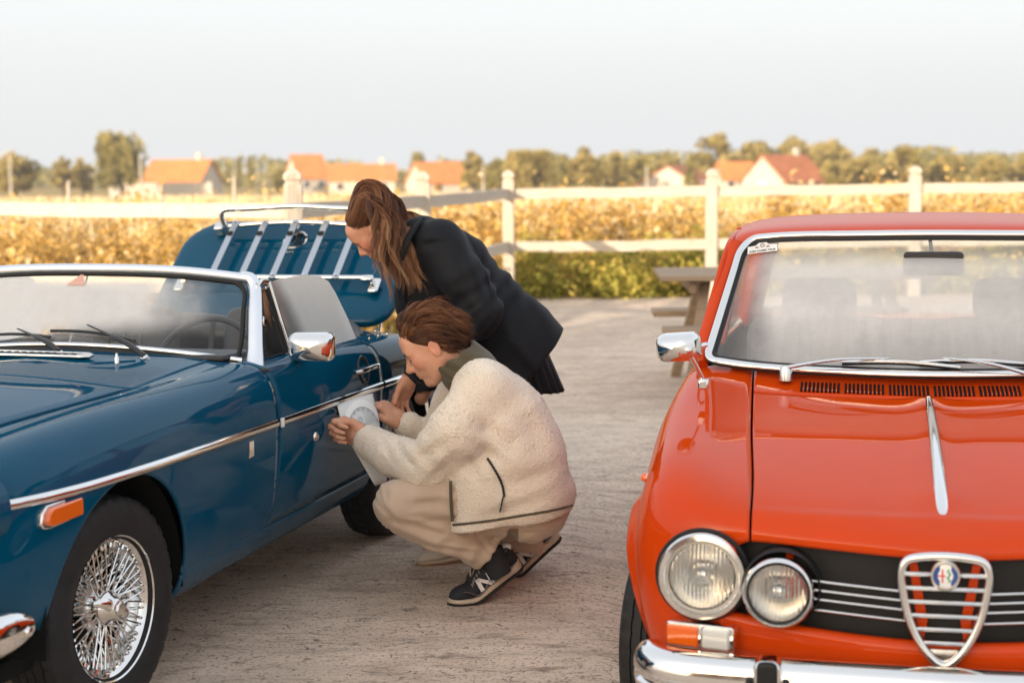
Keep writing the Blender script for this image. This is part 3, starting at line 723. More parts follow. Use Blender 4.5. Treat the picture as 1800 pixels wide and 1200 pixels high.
#        c0 sill bottom   c1           c2          c3 trim     c4 upper    c5 shoulder c6 crown    c7 valley   c8 hood     c9 centre
sec = {
 -.74: [(.50,.42),(.52,.46),(.53,.54),(.54,.62),(.52,.68),(.47,.72),(.40,.73),(.30,.725),(.15,.73),(0,.73)],
 -.70: [(.62,.36),(.64,.42),(.66,.53),(.66,.62),(.645,.70),(.58,.745),(.47,.755),(.36,.735),(.18,.75),(0,.75)],
 -.52: [(.66,.30),(.70,.38),(.725,.52),(.735,.64),(.725,.735),(.665,.79),(.55,.80),(.43,.755),(.22,.79),(0,.795)],
 -.22: [(.68,.25),(.725,.32),(.75,.50),(.762,.655),(.758,.755),(.70,.825),(.59,.838),(.48,.782),(.28,.825),(0,.83)],
 .12:  [(.68,.235),(.73,.28),(.757,.48),(.768,.655),(.765,.762),(.715,.838),(.605,.850),(.505,.800),(.30,.845),(0,.852)],
 .45:  [(.67,.230),(.73,.27),(.758,.47),(.769,.650),(.766,.762),(.72,.838),(.615,.852),(.515,.812),(.31,.856),(0,.864)],
 .80:  [(.665,.230),(.73,.265),(.759,.47),(.769,.648),(.766,.760),(.728,.836),(.635,.858),(.54,.845),(.32,.872),(0,.880)],
 1.15: [(.665,.230),(.73,.265),(.759,.47),(.769,.645),(.764,.755),(.735,.828),(.665,.855),(.57,.862),(.34,.885),(0,.895)],
 1.6:  [(.665,.230),(.73,.265),(.759,.47),(.769,.642),(.763,.748),(.735,.815),(.675,.838),(.60,.838),(.34,.845),(0,.85)],
 2.05: [(.665,.230),(.73,.265),(.759,.47),(.769,.640),(.764,.742),(.735,.802),(.675,.822),(.60,.822),(.34,.835),(0,.84)],
 2.5:  [(.67,.235),(.725,.28),(.757,.47),(.767,.636),(.760,.730),(.720,.782),(.655,.798),(.57,.800),(.34,.83),(0,.835)],
 2.9:  [(.66,.30),(.71,.36),(.742,.49),(.752,.626),(.742,.702),(.695,.742),(.635,.752),(.55,.745),(.34,.76),(0,.765)],
 3.12: [(.63,.40),(.67,.43),(.69,.51),(.695,.60),(.68,.655),(.645,.680),(.60,.685),(.53,.665),(.30,.67),(0,.67)],
 3.17: [(.58,.44),(.60,.46),(.61,.52),(.61,.58),(.60,.62),(.57,.645),(.54,.65),(.49,.64),(.30,.64),(0,.64)],
}
NB = Net([[(w, u, z) for w, z in sec[u]] for u in rows_u])
UA = lambda u: NB.a_of(u)
b_of_w = NB.b_of_w
ARC = (0.0, .312, .358); ARC2 = (2.31, .312, .345)
def zbot(u, arc, base):
    uc, zc, r = arc; q = r*r - (u-uc)**2
    return np.where(q > 0, np.maximum(base, zc + np.sqrt(np.maximum(q, 0))), base)
def sheet(us, b0, b1, nb=40, pw=1.0):
    us = np.asarray(us); A = np.repeat(UA(us)[:, None], nb, 1)
    t = np.linspace(0, 1, nb)[None, :]**pw
    return NB.grid(A, b0[:, None] + (b1-b0)[:, None]*t)
def bothsides(name, P, mat, parent, extra=None, solid=.008, off=-1):
    o1 = skin_sheet(name, P, mat, parent, solid, extra)
    o2 = skin_sheet(name, mirx(P), mat, parent, solid, None if extra is None else mirx(extra))
    return o1, o2
GAPW = lambda u: np.interp(u, [-.74, -.4, 0, .48, 1.1], [.30, .40, .455, .515, .53])
archs = lambda uc, r: uc - r*np.cos(np.linspace(0, math.pi, 61))
u_f = np.unique(np.concatenate([np.linspace(-.735, -.358, 24), archs(0, .3579), np.linspace(.358, .9745, 40)]))
bh = b_of_w(UA(u_f), GAPW(u_f))
bb = NB.b_of_z(UA(u_f), zbot(u_f, ARC, np.interp(u_f, [-.74, -.45, -.3, 1], [.44, .40, .312, .312])))
u_l = np.linspace(.358, .9745, 30); low_ = sheet(u_l, NB.b_of_z(UA(u_l), .235), NB.b_of_z(UA(u_l), .312), 8)
bothsides('front_wing', sheet(u_f, bb, bh, 54), M['blue'], ROAD, low_, .010)
# scuttle in front of the windscreen, one skin with the wings
u_s = np.linspace(.487, 1.03, 26); b_s = b_of_w(UA(u_s), GAPW(u_s))
half = sheet(u_s, b_s, np.ones(26), 22)
P = np.concatenate([half, mirx(half)[:, ::-1][:, 1:]], 1)
skin_sheet('scuttle', P, M['blue'], ROAD)
# bonnet, pressed a little proud with a rolled edge
u_b = np.linspace(-.70, .481, 60); b_b = b_of_w(UA(u_b), GAPW(u_b) - .006)
half = sheet(u_b, b_b, np.ones(60), 40, 1.15)
P = np.concatenate([half, mirx(half)[:, ::-1][:, 1:]], 1).copy()
edge = np.minimum(1, (np.abs(np.abs(P[..., 0]) - np.array([GAPW(u) for u in u_b])[:, None]))/.035)
P[..., 2] += .008*np.sqrt(edge)*np.clip((.481 - P[..., 1])/.03, 0.2, 1)
P[..., 2] += .012*np.clip(1-np.abs(P[..., 0])/.20, 0, 1)**.5*np.clip((P[..., 1]+.75)/.4, 0, 1)*0
skin_sheet('bonnet', P, M['blue'], ROAD, .012)
# door
nbd = 44; td = np.linspace(0, 1, nbd)
def u_door(zn, rear):
    # zn 0 bottom .. 1 top : slightly curved shut lines
    if not rear: return .978 - .075*np.clip(1-zn/.22, 0, 1)**2 + .012*np.sin(zn*3)
    return 1.978 - .135*np.clip(1-zn/.30, 0, 1)**2.2 - .03*zn**2
def side_patch(ua, ub, b0f, b1f, n=40, nb=nbd):
    """patch between two shut lines given as functions of the normalised height"""
    t = np.linspace(0, 1, nb); P = np.zeros((n, nb, 3))
    for j, q in enumerate(t):
        us = np.linspace(ua(q), ub(q), n); a = UA(us)
        b = b0f(a) + (b1f(a)-b0f(a))*q; P[:, j] = NB.ev(a, b)
    return P
bdoor0 = lambda a: NB.b_of_z(a, .333); bdoor1 = lambda a: b_of_w(a, .628)
door_l, door_r = bothsides('door', side_patch(lambda q: u_door(q, 0), lambda q: u_door(q, 1), bdoor0, bdoor1), M['blue'], ROAD, None, .012)
# sill
u_q = np.linspace(.36, 1.955, 50)
bothsides('sill', sheet(u_q, np.zeros(50), NB.b_of_z(UA(u_q), .327), 12), M['blue'], ROAD)
# rear wing : shut line to arch, arch, tail
u_r = np.unique(np.concatenate([np.linspace(1.984, 3.168, 60), archs(2.31, .3449)])); u_r = u_r[u_r >= 1.984]
br0 = NB.b_of_z(UA(u_r), zbot(u_r, ARC2, np.interp(u_r, [1.9, 2.7, 3.0, 3.2], [.333, .36, .42, .47])))
br1 = b_of_w(UA(u_r), np.interp(u_r, [1.9, 2.3, 2.62, 3.2], [.628, .60, .565, .50]))
P = sheet(u_r, br0, br1, 54)
# the shut line of the door bends forward at the foot
bothsides('rear_wing', P, M['blue'], ROAD)
fil = side_patch(lambda q: u_door(q*.34, 1)+.006, lambda q: 1.984+0*q, lambda a: NB.b_of_z(a, .333), lambda a: NB.b_of_z(a, .47), 8, 14)
bothsides('rear_wing_foot', fil, M['blue'], ROAD)
# tonneau deck behind the cockpit and tail panel
u_d = np.linspace(2.30, 2.60, 14); b_d = b_of_w(UA(u_d), np.interp(u_d, [2.3, 2.62], [.60, .565]))
half = sheet(u_d, b_d, np.ones(14), 20); P = np.concatenate([half, mirx(half)[:, ::-1][:, 1:]], 1)
skin_sheet('rear_deck', P, M['blue'], ROAD)
u_d = np.linspace(3.13, 3.168, 6); half = sheet(u_d, np.zeros(6)+.05, np.ones(6), 40); P = np.concatenate([half, mirx(half)[:, ::-1][:, 1:]], 1)
skin_sheet('tail_panel', P, M['blue'], ROAD)
for u0_, u1_ in ((.955, .998), (1.80, 2.02)):      # dark strips added behind the door gaps so they read as shaded
    us = np.linspace(u0_, u1_, 12); P = sheet(us, NB.b_of_z(UA(us), .29), b_of_w(UA(us), .64), 30).copy(); P[..., 0] -= .016; P[..., 2] -= .010*np.clip((P[..., 2]-.75)/.06, 0, 1)
    for q_ in (P, mirx(P)): V, F = gridm(q_); mesh('gap_shade_strip', V, F, M['under'], ROAD, sharp=False)
# dark lining just inside the skin, floor and wells
for s in (1, -1):
    us = np.linspace(.40, 1.97, 30); P = sheet(us, NB.b_of_z(UA(us), .26), b_of_w(UA(us), .66), 24); P = P.copy(); P[..., 0] -= .035
    if s < 0: P = mirx(P)[:, ::-1]
    V, F = gridm(P); mesh('inner_panel', V, F, M['under'], ROAD, smooth=True)
mesh('floor_pan', *box((0, 1.2, .25), (1.24, 3.5, .05)), M['under'], ROAD, smooth=False)
mesh('bulkhead', *box((0, .95, .54), (1.10, .04, .52)), M['under'], ROAD, smooth=False)
mesh('engine_bay_floor', *box((0, .0, .52), (.72, 1.15, .36)), M['under'], ROAD, smooth=False)
mesh('boot_floor', *box((0, 2.85, .42), (1.1, .55, .03)), M['under'], ROAD, smooth=False)
mesh('boot_wall', *box((0, 3.08, .52), (1.1, .02, .26)), M['under'], ROAD, smooth=False)
mesh('rear_bulkhead', *box((0, 2.36, .50), (1.15, .03, .50)), M['black_vinyl'], ROAD, smooth=False)
def well(u, r):
    prof = [(r, -.30), (r, .0), (r*.97, .02)]
    n = 28; V, F = [], []
    for k in range(n+1):
        a = math.pi*(k/n*1.06 - .03)
        for rr, x in ((r, .72), (r, .44), (.01, .44)): V.append((x, u - rr*math.cos(a), .312 + rr*math.sin(a)))
    for k in range(n):
        for q in (0, 1): F.append((k*3+q, k*3+q+1, (k+1)*3+q+1, (k+1)*3+q))
    return np.array(V), F
for u, r in ((0, .372), (2.31, .360)):
    v, f = well(u, r)
    mesh('wheel_well', v, f, M['under'], ROAD); v2 = v.copy(); v2[:, 0] *= -1; mesh('wheel_well', v2, f, M['under'], ROAD)

# chrome waist strip, in wing, door and rear lengths
def strip(u0, u1, name):
    us = np.linspace(u0, u1, 40); z = np.interp(us, [-.55, -.2, .15, .5, 1, 2, 3.1], [.694, .682, .674, .668, .661, .652, .640])
    a = UA(us); C = NB.ev(a, NB.b_of_z(a, z))
    prof = [(-.001, .014), (.006, .012), (.011, .004), (.011, -.004), (.006, -.012), (-.001, -.014)]
    V = np.array([[(c[0]+d, c[1], c[2]+h) for d, h in prof] for c in C])
    F = [tuple(q) for q in gridF(40, 6)] + [tuple(range(6)), tuple(range(39*6+5, 39*6-1, -1))]
    mesh(name, V, F, M['chrome'], ROAD); W = mirx(V); mesh(name, W, [t[::-1] for t in F], M['chrome'], ROAD)
strip(-.548, .966, 'trim_strip'); strip(.986, 1.968, 'trim_strip'); strip(1.99, 3.08, 'trim_strip')
for s in (1, -1):
    c = NB.ev(UA(.99), NB.b_of_z(UA(.99), .661))[0]
    mesh('strip_clip', *box((s*(c[0]+.010), .992, .661), (.010, .018, .030)), M['white_plastic'], ROAD, bevel=.003)
    # octagonal-edged side badge
    mesh('wing_badge', *box((s*.762, .772, .612), (.010, .040, .056)), M['chrome'], ROAD, bevel=.004)
# side marker lamp
for s in (1, -1):
    pl = [(-.105, -.012), (-.098, .016), (-.075, .032), (.085, .032), (.092, .026), (.092, -.026), (.085, -.032), (-.07, -.032), (-.095, -.026)]
    out = [(y*.98-.312, z*.94+.640) for y, z in pl]; inn = [(y*.84-.309, z*.70+.639) for y, z in pl]
    def sideplate(o, x0, x1):
        v, f = prism(o, x0, x1); v = v[:, [1, 0, 2]]; return v, [q[::-1] for q in f]
    xo = .738
    mk = mesh('side_marker', *xf(sideplate(out, xo-.02, xo+.012), Matrix.Scale(s, 4, (1, 0, 0))), M['chrome'], ROAD, bevel=.004)
    mesh('lens', *xf(sideplate(inn, xo+.008, xo+.022), Matrix.Scale(s, 4, (1, 0, 0))), M['orange_lens'], mk, bevel=.006)
# headlamps, front bumper, grille
for s in (1, -1):
    prof = [(.118, -.05), (.118, .0), (.112, .02), (.100, .028), (.092, .022), (.090, .012)]
    h = mesh('headlamp_ring', *xf(lathe(prof, 40), T(s*.625, -.735, .685) @ RX(90)), M['chrome'], ROAD)
    mesh('reflector', *xf(lathe([(.091, .012), (.085, .004), (.06, -.016), (.03, -.026), (.0001, -.028)], 40), T(s*.625, -.735, .685) @ RX(90)), M['chrome'], h)
    mesh('lens', *xf(lathe([(.092, .014), (.08, .028), (.05, .040), (.02, .045), (.0001, .046)], 40), T(s*.625, -.735, .685) @ RX(90)), M['lamp_glass'], h)
    mesh('headlamp_shell', *xf(lathe([(.108, -.22), (.110, -.06), (.112, -.02), (.100, -.035), (.0001, -.035)], 40), T(s*.625, -.735, .685) @ RX(90)), M['blue'], ROAD)
bp = smooth_path([(.742, -.50, .405), (.735, -.60, .405), (.69, -.71, .405), (.55, -.79, .405), (.25, -.83, .405), (0, -.84, .405)], 40)
bp = np.concatenate([bp, mirx(bp)[::-1][1:]])
def bumper_sweep(C, prof):
    tg = np.gradient(C, axis=0); tg /= np.linalg.norm(tg, axis=1)[:, None]
    nr = np.stack([-tg[:, 1], tg[:, 0], 0*tg[:, 0]], 1)
    V = np.array([[c + n*d + np.array([0, 0, h]) for d, h in prof] for c, n in zip(C, nr)])
    return V, [tuple(q) for q in gridF(len(C), len(prof))]
prb = [(-.012, .050), (.004, .052), (.022, .043), (.030, .022), (.031, -.006), (.026, -.030), (.012, -.046), (-.012, -.050)]
V, F = bumper_sweep(bp, [(d, h) for d, h in prb]); V = V.copy()
nvb = len(prb)
for end in (0, -1):      # rounded ends
    for k, kk in ((0, .55), (1, .80), (2, .93)):
        i = k if end == 0 else len(bp)-1-k
        cc = bp[i]; V[i] = cc + (V[i]-cc)*np.array([1, 1, kk])
Fc = F + [tuple(range(nvb))[::-1], tuple(range((len(bp)-1)*nvb, len(bp)*nvb))]
if np.mean(V[10, 3] - bp[10]) : pass
mesh('front_bumper', V, Fc, M['chrome'], ROAD, solid=.003, off=0)
for s in (1, -1): mesh('bumper_bolt', *xf(lathe([(.0, .014), (.010, .012), (.014, .004), (.016, 0)], 16), T(s*.768, -.53, .400) @ RY(90*s)), M['chrome'], ROAD)
fg = mesh('front_grille', *xf(tube([(x, 0, z) for x, z in rrect(.86, .22, .07, 6)], .016, 8, closed=True), T(0, -.735, .60)), M['chrome'], ROAD)
mesh('grille_backing', *box((0, -.69, .60), (.92, .02, .26)), M['under'], fg, smooth=False)
for k in range(33): mesh('grille_slat', *box((-.40+k*.025, -.728, .60), (.006, .03, .20)), M['chrome_dull'], fg, smooth=False)
mesh('grille_badge', *box((0, -.745, .60), (.03, .03, .23)), M['chrome'], fg, bevel=.006)
for s in (1, -1): mesh('nose_filler', *box((s*.50, -.66, .55), (.16, .06, .30)), M['blue'], ROAD, bevel=.03)
mesh('front_valance', *box((0, -.66, .38), (1.12, .10, .16)), M['blue'], ROAD, bevel=.03)
rb = smooth_path([(.70, 3.0, .44), (.69, 3.14, .44), (.60, 3.22, .44), (.3, 3.26, .44), (0, 3.27, .44)], 30)
rb = np.concatenate([rb, mirx(rb)[::-1][1:]])
mesh('rear_bumper', *tube(rb, .045, 10, sx=.5, up=(0, 0, 1)), M['chrome'], ROAD)

# ---- wire wheels
def tyre_geo(r_out, r_in, w, n=150):
    hw = w/2
    prof = [(r_in, -hw*.74), (r_in+.012, -hw*.86), ((r_out+r_in)/2, -hw*1.04), (r_out-.035, -hw*.99), (r_out-.016, -hw*.90)]
    tread = []
    for x0, x1 in ((-.84, -.52), (-.46, -.18), (-.12, .12), (.18, .46), (.52, .84)):
        tread += [(0, x0), (0, x1), (1, x1+.012), (1, x1+.046)]
    tread = tread[:-2]
    T_ = [(r_out - .0015*(x*x)*8 - (.009 if g else 0), hw*x, 1) for g, x in tread]
    prof = [(r, x, 0) for r, x in prof] + T_ + [(r, -x, 0) for r, x in prof[::-1]]
    V, F = [], []; m = len(prof)
    for k in range(n):
        a = 2*math.pi*k/n
        for i, (r, x, tr) in enumerate(prof):
            rr = r
            if (k + int(x*60)) % 4 == 0 and (tr or i in (4, m-5)): rr = r - .006
            V.append((x, rr*math.cos(a), rr*math.sin(a)))
    for k in range(n):
        l = (k+1) % n
        for i in range(m-1): F.append((k*m+i, k*m+i+1, l*m+i+1, l*m+i))
    return np.array(V), F
def ribs(r0, r1, x0, x1, n=60):
    V, F = [], []
    return V, F
def wire_wheel(s, u, steer):
    """s = +1 visible side; wheel axis along x, outer face +x"""
    w = mesh('wheel', *xf(lathe([(.0, .085), (.022, .085), (.030, .078), (.034, .062), (.046, .056), (.050, .040), (.046, .022), (.040, .012), (.052, -.01), (.058, -.05), (.058, -.09)], 32), RY(90)), M['chrome'], ROAD)
    w.location = (s*.625, u, .305); w.rotation_euler = (0, 0, R(steer) + (math.pi if s < 0 else 0))
    mesh('tyre', *tyre_geo(.307, .186, .165), M['rubber'], w)
    rim = [(.193, .070), (.197, .073), (.197, .066), (.190, .058), (.180, .052), (.172, .040), (.168, .018), (.158, .010), (.152, -.02), (.160, -.05), (.180, -.065), (.195, -.07)]
    mesh('rim', *xf(lathe(rim, 64), RY(90)), M['chrome'], w)
    parts = []; nip = []
    for layer, (hx, rx, hr, off, n, rr) in enumerate((( .038, .050, .044, 16, 24, .176), (.038, .050, .044, -16, 24, .176), (-.035, .014, .056, 24, 24, .160), (-.035, .014, .056, -24, 24, .160), (-.06, -.02, .056, 12, 12, .153))):
        for k in range(n):
            a = 2*math.pi*(k + (.5 if layer % 2 else 0))/n; b = a + R(off)
            p0 = (hx + .004*(k % 2), hr*math.cos(a), hr*math.sin(a)); p1 = (rx, rr*math.cos(b), rr*math.sin(b))
            parts.append(tube([p0, p1], .0024, 5))
            q = np.array(p1) + (np.array(p0)-np.array(p1))*.09
            nip.append(tube([p1, tuple(q)], .0042, 5))
    mesh('spokes', *cat_(*parts), M['chrome'], w)['kind'] = 'stuff'
    mesh('spoke_nipples', *cat_(*nip), M['chrome'], w)['kind'] = 'stuff'
    mesh('hub_drum', *xf(lathe([(.052, .03), (.066, .012), (.068, -.03), (.062, -.05), (.07, -.08)], 32), RY(90)), M['chrome_dull'], w)
    mesh('brake_disc', *xf(lathe([(.0, -.055), (.13, -.055), (.13, -.07), (0, -.07)], 32), RY(90)), M['under'], w)
    for k in range(2):      # winged spinner
        sp = smooth_path([(.070, .018, 0), (.074, .045, 0), (.066, .072, .004), (.058, .086, .010)], 10)
        mesh('spinner_ear', *xf(tube(sp, [.016, .017, .017, .016, .015, .014, .013, .012, .010, .006], 10, sx=.55), RX(-28 + 180*k)), M['chrome'], w)
    mesh('spinner_cap', *xf(lathe([(0, .094), (.018, .093), (.021, .089), (.021, .08)], 8), RY(90)), M['chrome_dull'], w, smooth=False)
    bal = mesh('balance_weight', *xf(box((.074, .193, 0), (.008, .006, .028)), RX(32)), M['chrome_dull'], w, bevel=.002)
    return w
wire_wheel(1, .022, -4); wire_wheel(-1, .022, -4); wire_wheel(1, 2.31, 0); wire_wheel(-1, 2.31, 0)

# ---- windscreen
wsb = cspl([-.645, -.4, 0, .4, .645], [(-.645, 1.055, .838), (-.4, 1.018, .868), (0, .995, .890), (.4, 1.018, .868), (.645, 1.055, .838)])
wst = cspl([-.645, -.4, 0, .4, .645], [(-.575, 1.232, 1.098), (-.365, 1.190, 1.124), (0, 1.158, 1.136), (.365, 1.190, 1.124), (.575, 1.232, 1.098)])
def wsp(x, t): a = wsb(np.asarray(x)); b = wst(np.asarray(x)); t = np.asarray(t)[..., None]; return a*(1-t) + b*t
gx, gt = np.meshgrid(np.linspace(-.63, .63, 40), np.linspace(.02, .99, 14), indexing='ij')
def fog_road(m, v, s):
    n1 = m.noise(3.2, 4, .5, v); n2 = m.noise(22, 5, .65, v)
    x = mrange(m, m.math('ADD', s[0], m.math('MULTIPLY', m.math('SUBTRACT', n1, .5), .55)), .12, .46, 1.0, .04)
    z = mrange(m, m.math('ADD', s[2], m.math('MULTIPLY', m.math('SUBTRACT', n1, .5), .10)), .905, .985, .08, 1.0)
    top = mrange(m, s[2], 1.085, 1.115, 1.0, .25)
    f = m.math('MULTIPLY', m.math('MULTIPLY', x, z), top)
    return m.math('MULTIPLY', f, m.math('ADD', .86, m.math('MULTIPLY', n2, .22)), True)
M['fog_road'] = fogged('fogged_windscreen', fog_road, trans=.45)
V, F = gridm(wsp(gx, gt)); mesh('windscreen', V, F, M['fog_road'], ROAD)
ws_o = ROAD.children[-1]
# frame: top rail, bottom rail, seal, posts
xs = np.linspace(-.60, .60, 40)
mesh('screen_rail', *tube(wsp(np.linspace(-.645, .645, 44), np.full(44, 1.02)), .019, 12, sx=.8, sy=.95), M['alu'], ROAD)
mesh('screen_seal', *tube(wsp(xs*1.01, np.full(40, .955)), .008, 8), M['seal'], ROAD)
mesh('screen_bottom_rail', *tube(wsp(xs*1.03, np.full(40, .035)) + np.array([0, -.006, 0]), .0105, 10, sx=.8), M['alu'], ROAD)
mesh('screen_base_seal', *tube(wsp(np.linspace(-.645, .645, 40), np.full(40, -.035)) + np.array([0, -.004, 0]), .019, 10, sx=.7), M['seal'], ROAD)
for s in (1, -1):
    pts = [(s*.672, 1.015, .812), (s*.664, 1.040, .836), (s*.652, 1.075, .885), (s*.632, 1.125, .955), (s*.608, 1.185, 1.035), (s*.590, 1.222, 1.082), (s*.574, 1.234, 1.106), (s*.54, 1.228, 1.116)]
    pth = smooth_path(pts, 30); rr = np.interp(np.linspace(0, 1, 30), [0, .08, .25, .6, .9, 1], [.044, .034, .028, .026, .022, .019])
    mesh('screen_post', *tube(pth, rr, 14, sx=.95, sy=.62, up=(0, -.75, .66)), M['alu'], ROAD)
    ft = mesh('post_foot', *xf(lathe([(.052, -.012), (.055, 0), (.05, .008), (.036, .014)], 24), T(s*.672, 1.005, .818) @ RY(-6*s)), M['seal'], ROAD)
    pts = [wsp(s*.60, .03), wsp(s*.612, .3), wsp(s*.618, .7), wsp(s*.612, .90), wsp(s*.585, .955)]
    mesh('screen_seal', *tube(smooth_path(pts, 20), .0085, 8), M['seal'], ROAD)
mesh('tie_rod', *tube([wsp(0, -.02) + np.array([0, .03, 0]), wsp(0, 1.0) + np.array([0, .02, 0])], .0035, 8), M['chrome'], ROAD)
mm = mesh('rear_view_mirror', *xf(prism(rrect(.125, .05, .018), -.012, .012), T(.02, 1.215, 1.045)), M['black_vinyl'], ROAD, bevel=.006)
# tax disc triangle and labels on the glass
c = wsp(-.02, .86) + np.array([0, -.004, 0])
tri = [wsp(-.06, .80), wsp(.012, .80), wsp(-.004, .965)]
mesh('warning_sticker', np.array(tri)+np.array([0, -.004, .002]), [(0, 1, 2)], plain('pale_sticker', (.70, .40, .33), .6), ROAD, smooth=False)
# wipers
def wiper(px, tip, b0, b1):
    pv = mesh('wiper', *xf(lathe([(.017, -.01), (.017, .006), (.012, .02), (.0, .024)], 20), T(*px) @ RX(35)), M['chrome'], ROAD)
    a = np.array(px) + np.array([0, -.012, .020]); t = np.array(tip) + np.array([0, -.016, .008])
    mid = (a+t)/2 + np.array([0, -.012, .012])
    ph = smooth_path([a, a*.72+t*.28+np.array([0, -.008, .012]), mid, t], 16)
    mesh('arm', *tube(ph, np.interp(np.linspace(0, 1, 16), [0, .15, .5, .55, 1], [.012, .013, .010, .006, .004]), 8, sx=1.0, sy=.6), M['black_metal'], pv)
    q0, q1 = np.array(b0)+np.array([0, -.012, .004]), np.array(b1)+np.array([0, -.012, .004])
    bl = mesh('blade', *tube(smooth_path([q0, (q0+q1)/2+np.array([0, -.006, .012]), q1], 14), .0055, 6), M['black_metal'], pv)
    return pv
wiper((.345, .905, .862), wsp(.075, .27), wsp(-.06, .20), wsp(.255, .12))
wiper((.045, .895, .872), wsp(-.19, .22), wsp(-.36, .15), wsp(-.055, .12))
# scuttle vent grille: bright frame with slanted bars
NV = mesh('vent_grille', *tube([(-.20, .80, .887), (.165, .80, .884), (.195, .815, .884), (.195, .835, .886), (.165, .85, .888), (-.20, .85, .892)], .006, 8, closed=True), M['chrome'], ROAD)
mesh('vent_shade_plate', *box((-.005, .825, .882), (.37, .045, .006)), M['under'], NV, smooth=False)  # solid dark plate in place of the shaded hollow under the bars
for k in range(13):
    x = -.185 + k*.0285
    mesh('vent_bar', *bar((x, .803, .889), (x+.022, .848, .891), .007, .006), M['chrome'], NV, smooth=False)
for x, y in ((.30, .80), (-.30, .80)):
    mesh('washer_jet', *xf(lathe([(.008, -.01), (.008, .012), (.004, .016), (.004, .026), (0, .027)], 12), T(x, y, .872)), M['chrome'], ROAD)

# ---- cockpit
mesh('dashboard', *xf(box((0, 1.13, .765), (1.22, .16, .17)), Matrix.Identity(4)), M['black_vinyl'], ROAD, bevel=.03)
mesh('dash_top', *box((0, 1.09, .862), (1.16, .20, .02)), M['black_vinyl'], ROAD, bevel=.008)
SW = T(.33, 1.36, .78) @ RX(62)
sw = mesh('steering_wheel', *xf(tube([(.19*math.cos(a), .19*math.sin(a), 0) for a in np.linspace(0, 2*math.pi, 48, endpoint=False)], .0115, 10, closed=True), SW), M['black_vinyl'], ROAD)
mesh('spoke', *xf(cat_(*[bar((0, 0, -.03), (.185*math.cos(a), .185*math.sin(a), 0), .018, .004) for a in (R(90), R(210), R(330))]), SW), M['black_metal'], sw, smooth=False)
mesh('horn_boss', *xf(lathe([(.06, -.05), (.058, -.02), (.04, -.012), (0, -.01)], 24), SW), M['black_vinyl'], sw)
mesh('steering_column', *tube([(.33, 1.34, .77), (.33, 1.12, .68)], .03, 12), M['black_vinyl'], ROAD)
def seat(x):
    s = mesh('seat', *box((x, 1.62, .40), (.48, .50, .20)), M['black_vinyl'], ROAD, bevel=.06, seg=4)
    b = mesh('backrest', *xf(box((0, 0, .28), (.47, .13, .50)), T(x, 1.93, .42) @ RX(-14)), M['black_vinyl'], s, bevel=.055, seg=4)
    for k in (-.1, -.03, .04, .11):
        mesh('piping', *xf(tube([(k, -.066, .05), (k, -.07, .46)], .006, 6), T(x, 1.93, .42) @ RX(-14)), M['grey_cloth'], s)
seat(.34); seat(-.34)
mesh('tunnel', *box((0, 1.5, .40), (.16, .9, .22)), M['black_vinyl'], ROAD, bevel=.03)
# folded hood behind the seats
for i, (y, z, r) in enumerate(((2.20, .80, .055), (2.28, .815, .06), (2.36, .805, .05))):
    ph = smooth_path([(-.55, y-.12, z-.06), (-.50, y, z), (-.2, y+.02, z+.01), (.2, y+.015, z+.012), (.50, y, z), (.55, y-.12, z-.06)], 30)
    rr = r*(1 + .12*np.sin(np.linspace(0, 17, 30) + i))
    mesh('folded_hood', *tube(ph, rr, 12), M['engine'], ROAD)
# door glass and quarter light, both sides
def fog_side(m, v, s):
    n1 = m.noise(5, 4, .5, v)
    e = m.math('ADD', s[1], m.math('MULTIPLY', s[2], .55)); e = m.math('ADD', e, m.math('MULTIPLY', m.math('SUBTRACT', n1, .5), .06))
    f = mrange(m, e, 1.925, 2.035, .35, 1.0)
    return m.math('MULTIPLY', f, m.math('ADD', .92, m.math('MULTIPLY', m.noise(40, 5, .6, v), .14)), True)
M['fog_side'] = fogged('fogged_side_glass', fog_side, trans=.88)
xw = lambda z: .668 - .07*(z-.82)/.28
for s in (1, -1):
    gl = [(1.345, .828), (1.315, 1.088), (1.40, 1.095), (1.62, 1.092), (1.77, 1.078), (1.835, 1.055), (1.875, 1.01), (1.925, .92), (1.965, .83)]
    pts = np.array([(s*(xw(z)+.004), y, z) for y, z in gl])
    mesh('door_glass', pts, [tuple(range(len(gl)))], M['fog_side'], ROAD, smooth=False)
    A, B, C, D = (1.085, .828), (1.215, 1.082), (1.305, 1.090), (1.338, .826)
    p3 = lambda q, e=0: (s*(xw(q[1])+e), q[0], q[1])
    q = mesh('quarter_light', np.array([p3(k) for k in ((1.12, .84), (1.222, 1.07), (1.296, 1.078), (1.322, .84))]), [(0, 1, 2, 3)], M['glass'], ROAD, smooth=False)
    mesh('frame', *tube([p3(A), p3((1.15, .955)), p3(B)], .010, 8), M['chrome'], q)
    mesh('frame', *tube([p3(B), p3(((B[0]+C[0])/2, 1.094)), p3(C)], .011, 8), M['chrome'], q)
    mesh('frame', *tube([p3(C, .004), p3(D, .004)], .011, 8), M['chrome'], q)
    mesh('frame', *tube([p3(A), p3(D)], .009, 8), M['seal'], q)
    mesh('inner_frame', *tube([p3((1.135, .85), .002), p3((1.228, 1.062), .002), p3((1.286, 1.068), .002), p3((1.310, .85), .002)], .0055, 6, closed=True), M['seal'], q)
    mesh('catch', *xf(prism([(-.014, -.01), (.016, -.012), (.012, .004), (-.01, .022)], 0, .012), T(s*(.645), 1.18, .965) @ RZ(90*s)), M['chrome'], q, bevel=.003)
    mesh('waist_seal', *tube([(s*(.655), 1.34, .825), (s*.652, 1.65, .822), (s*.648, 1.96, .812)], .008, 8), M['seal'], ROAD)
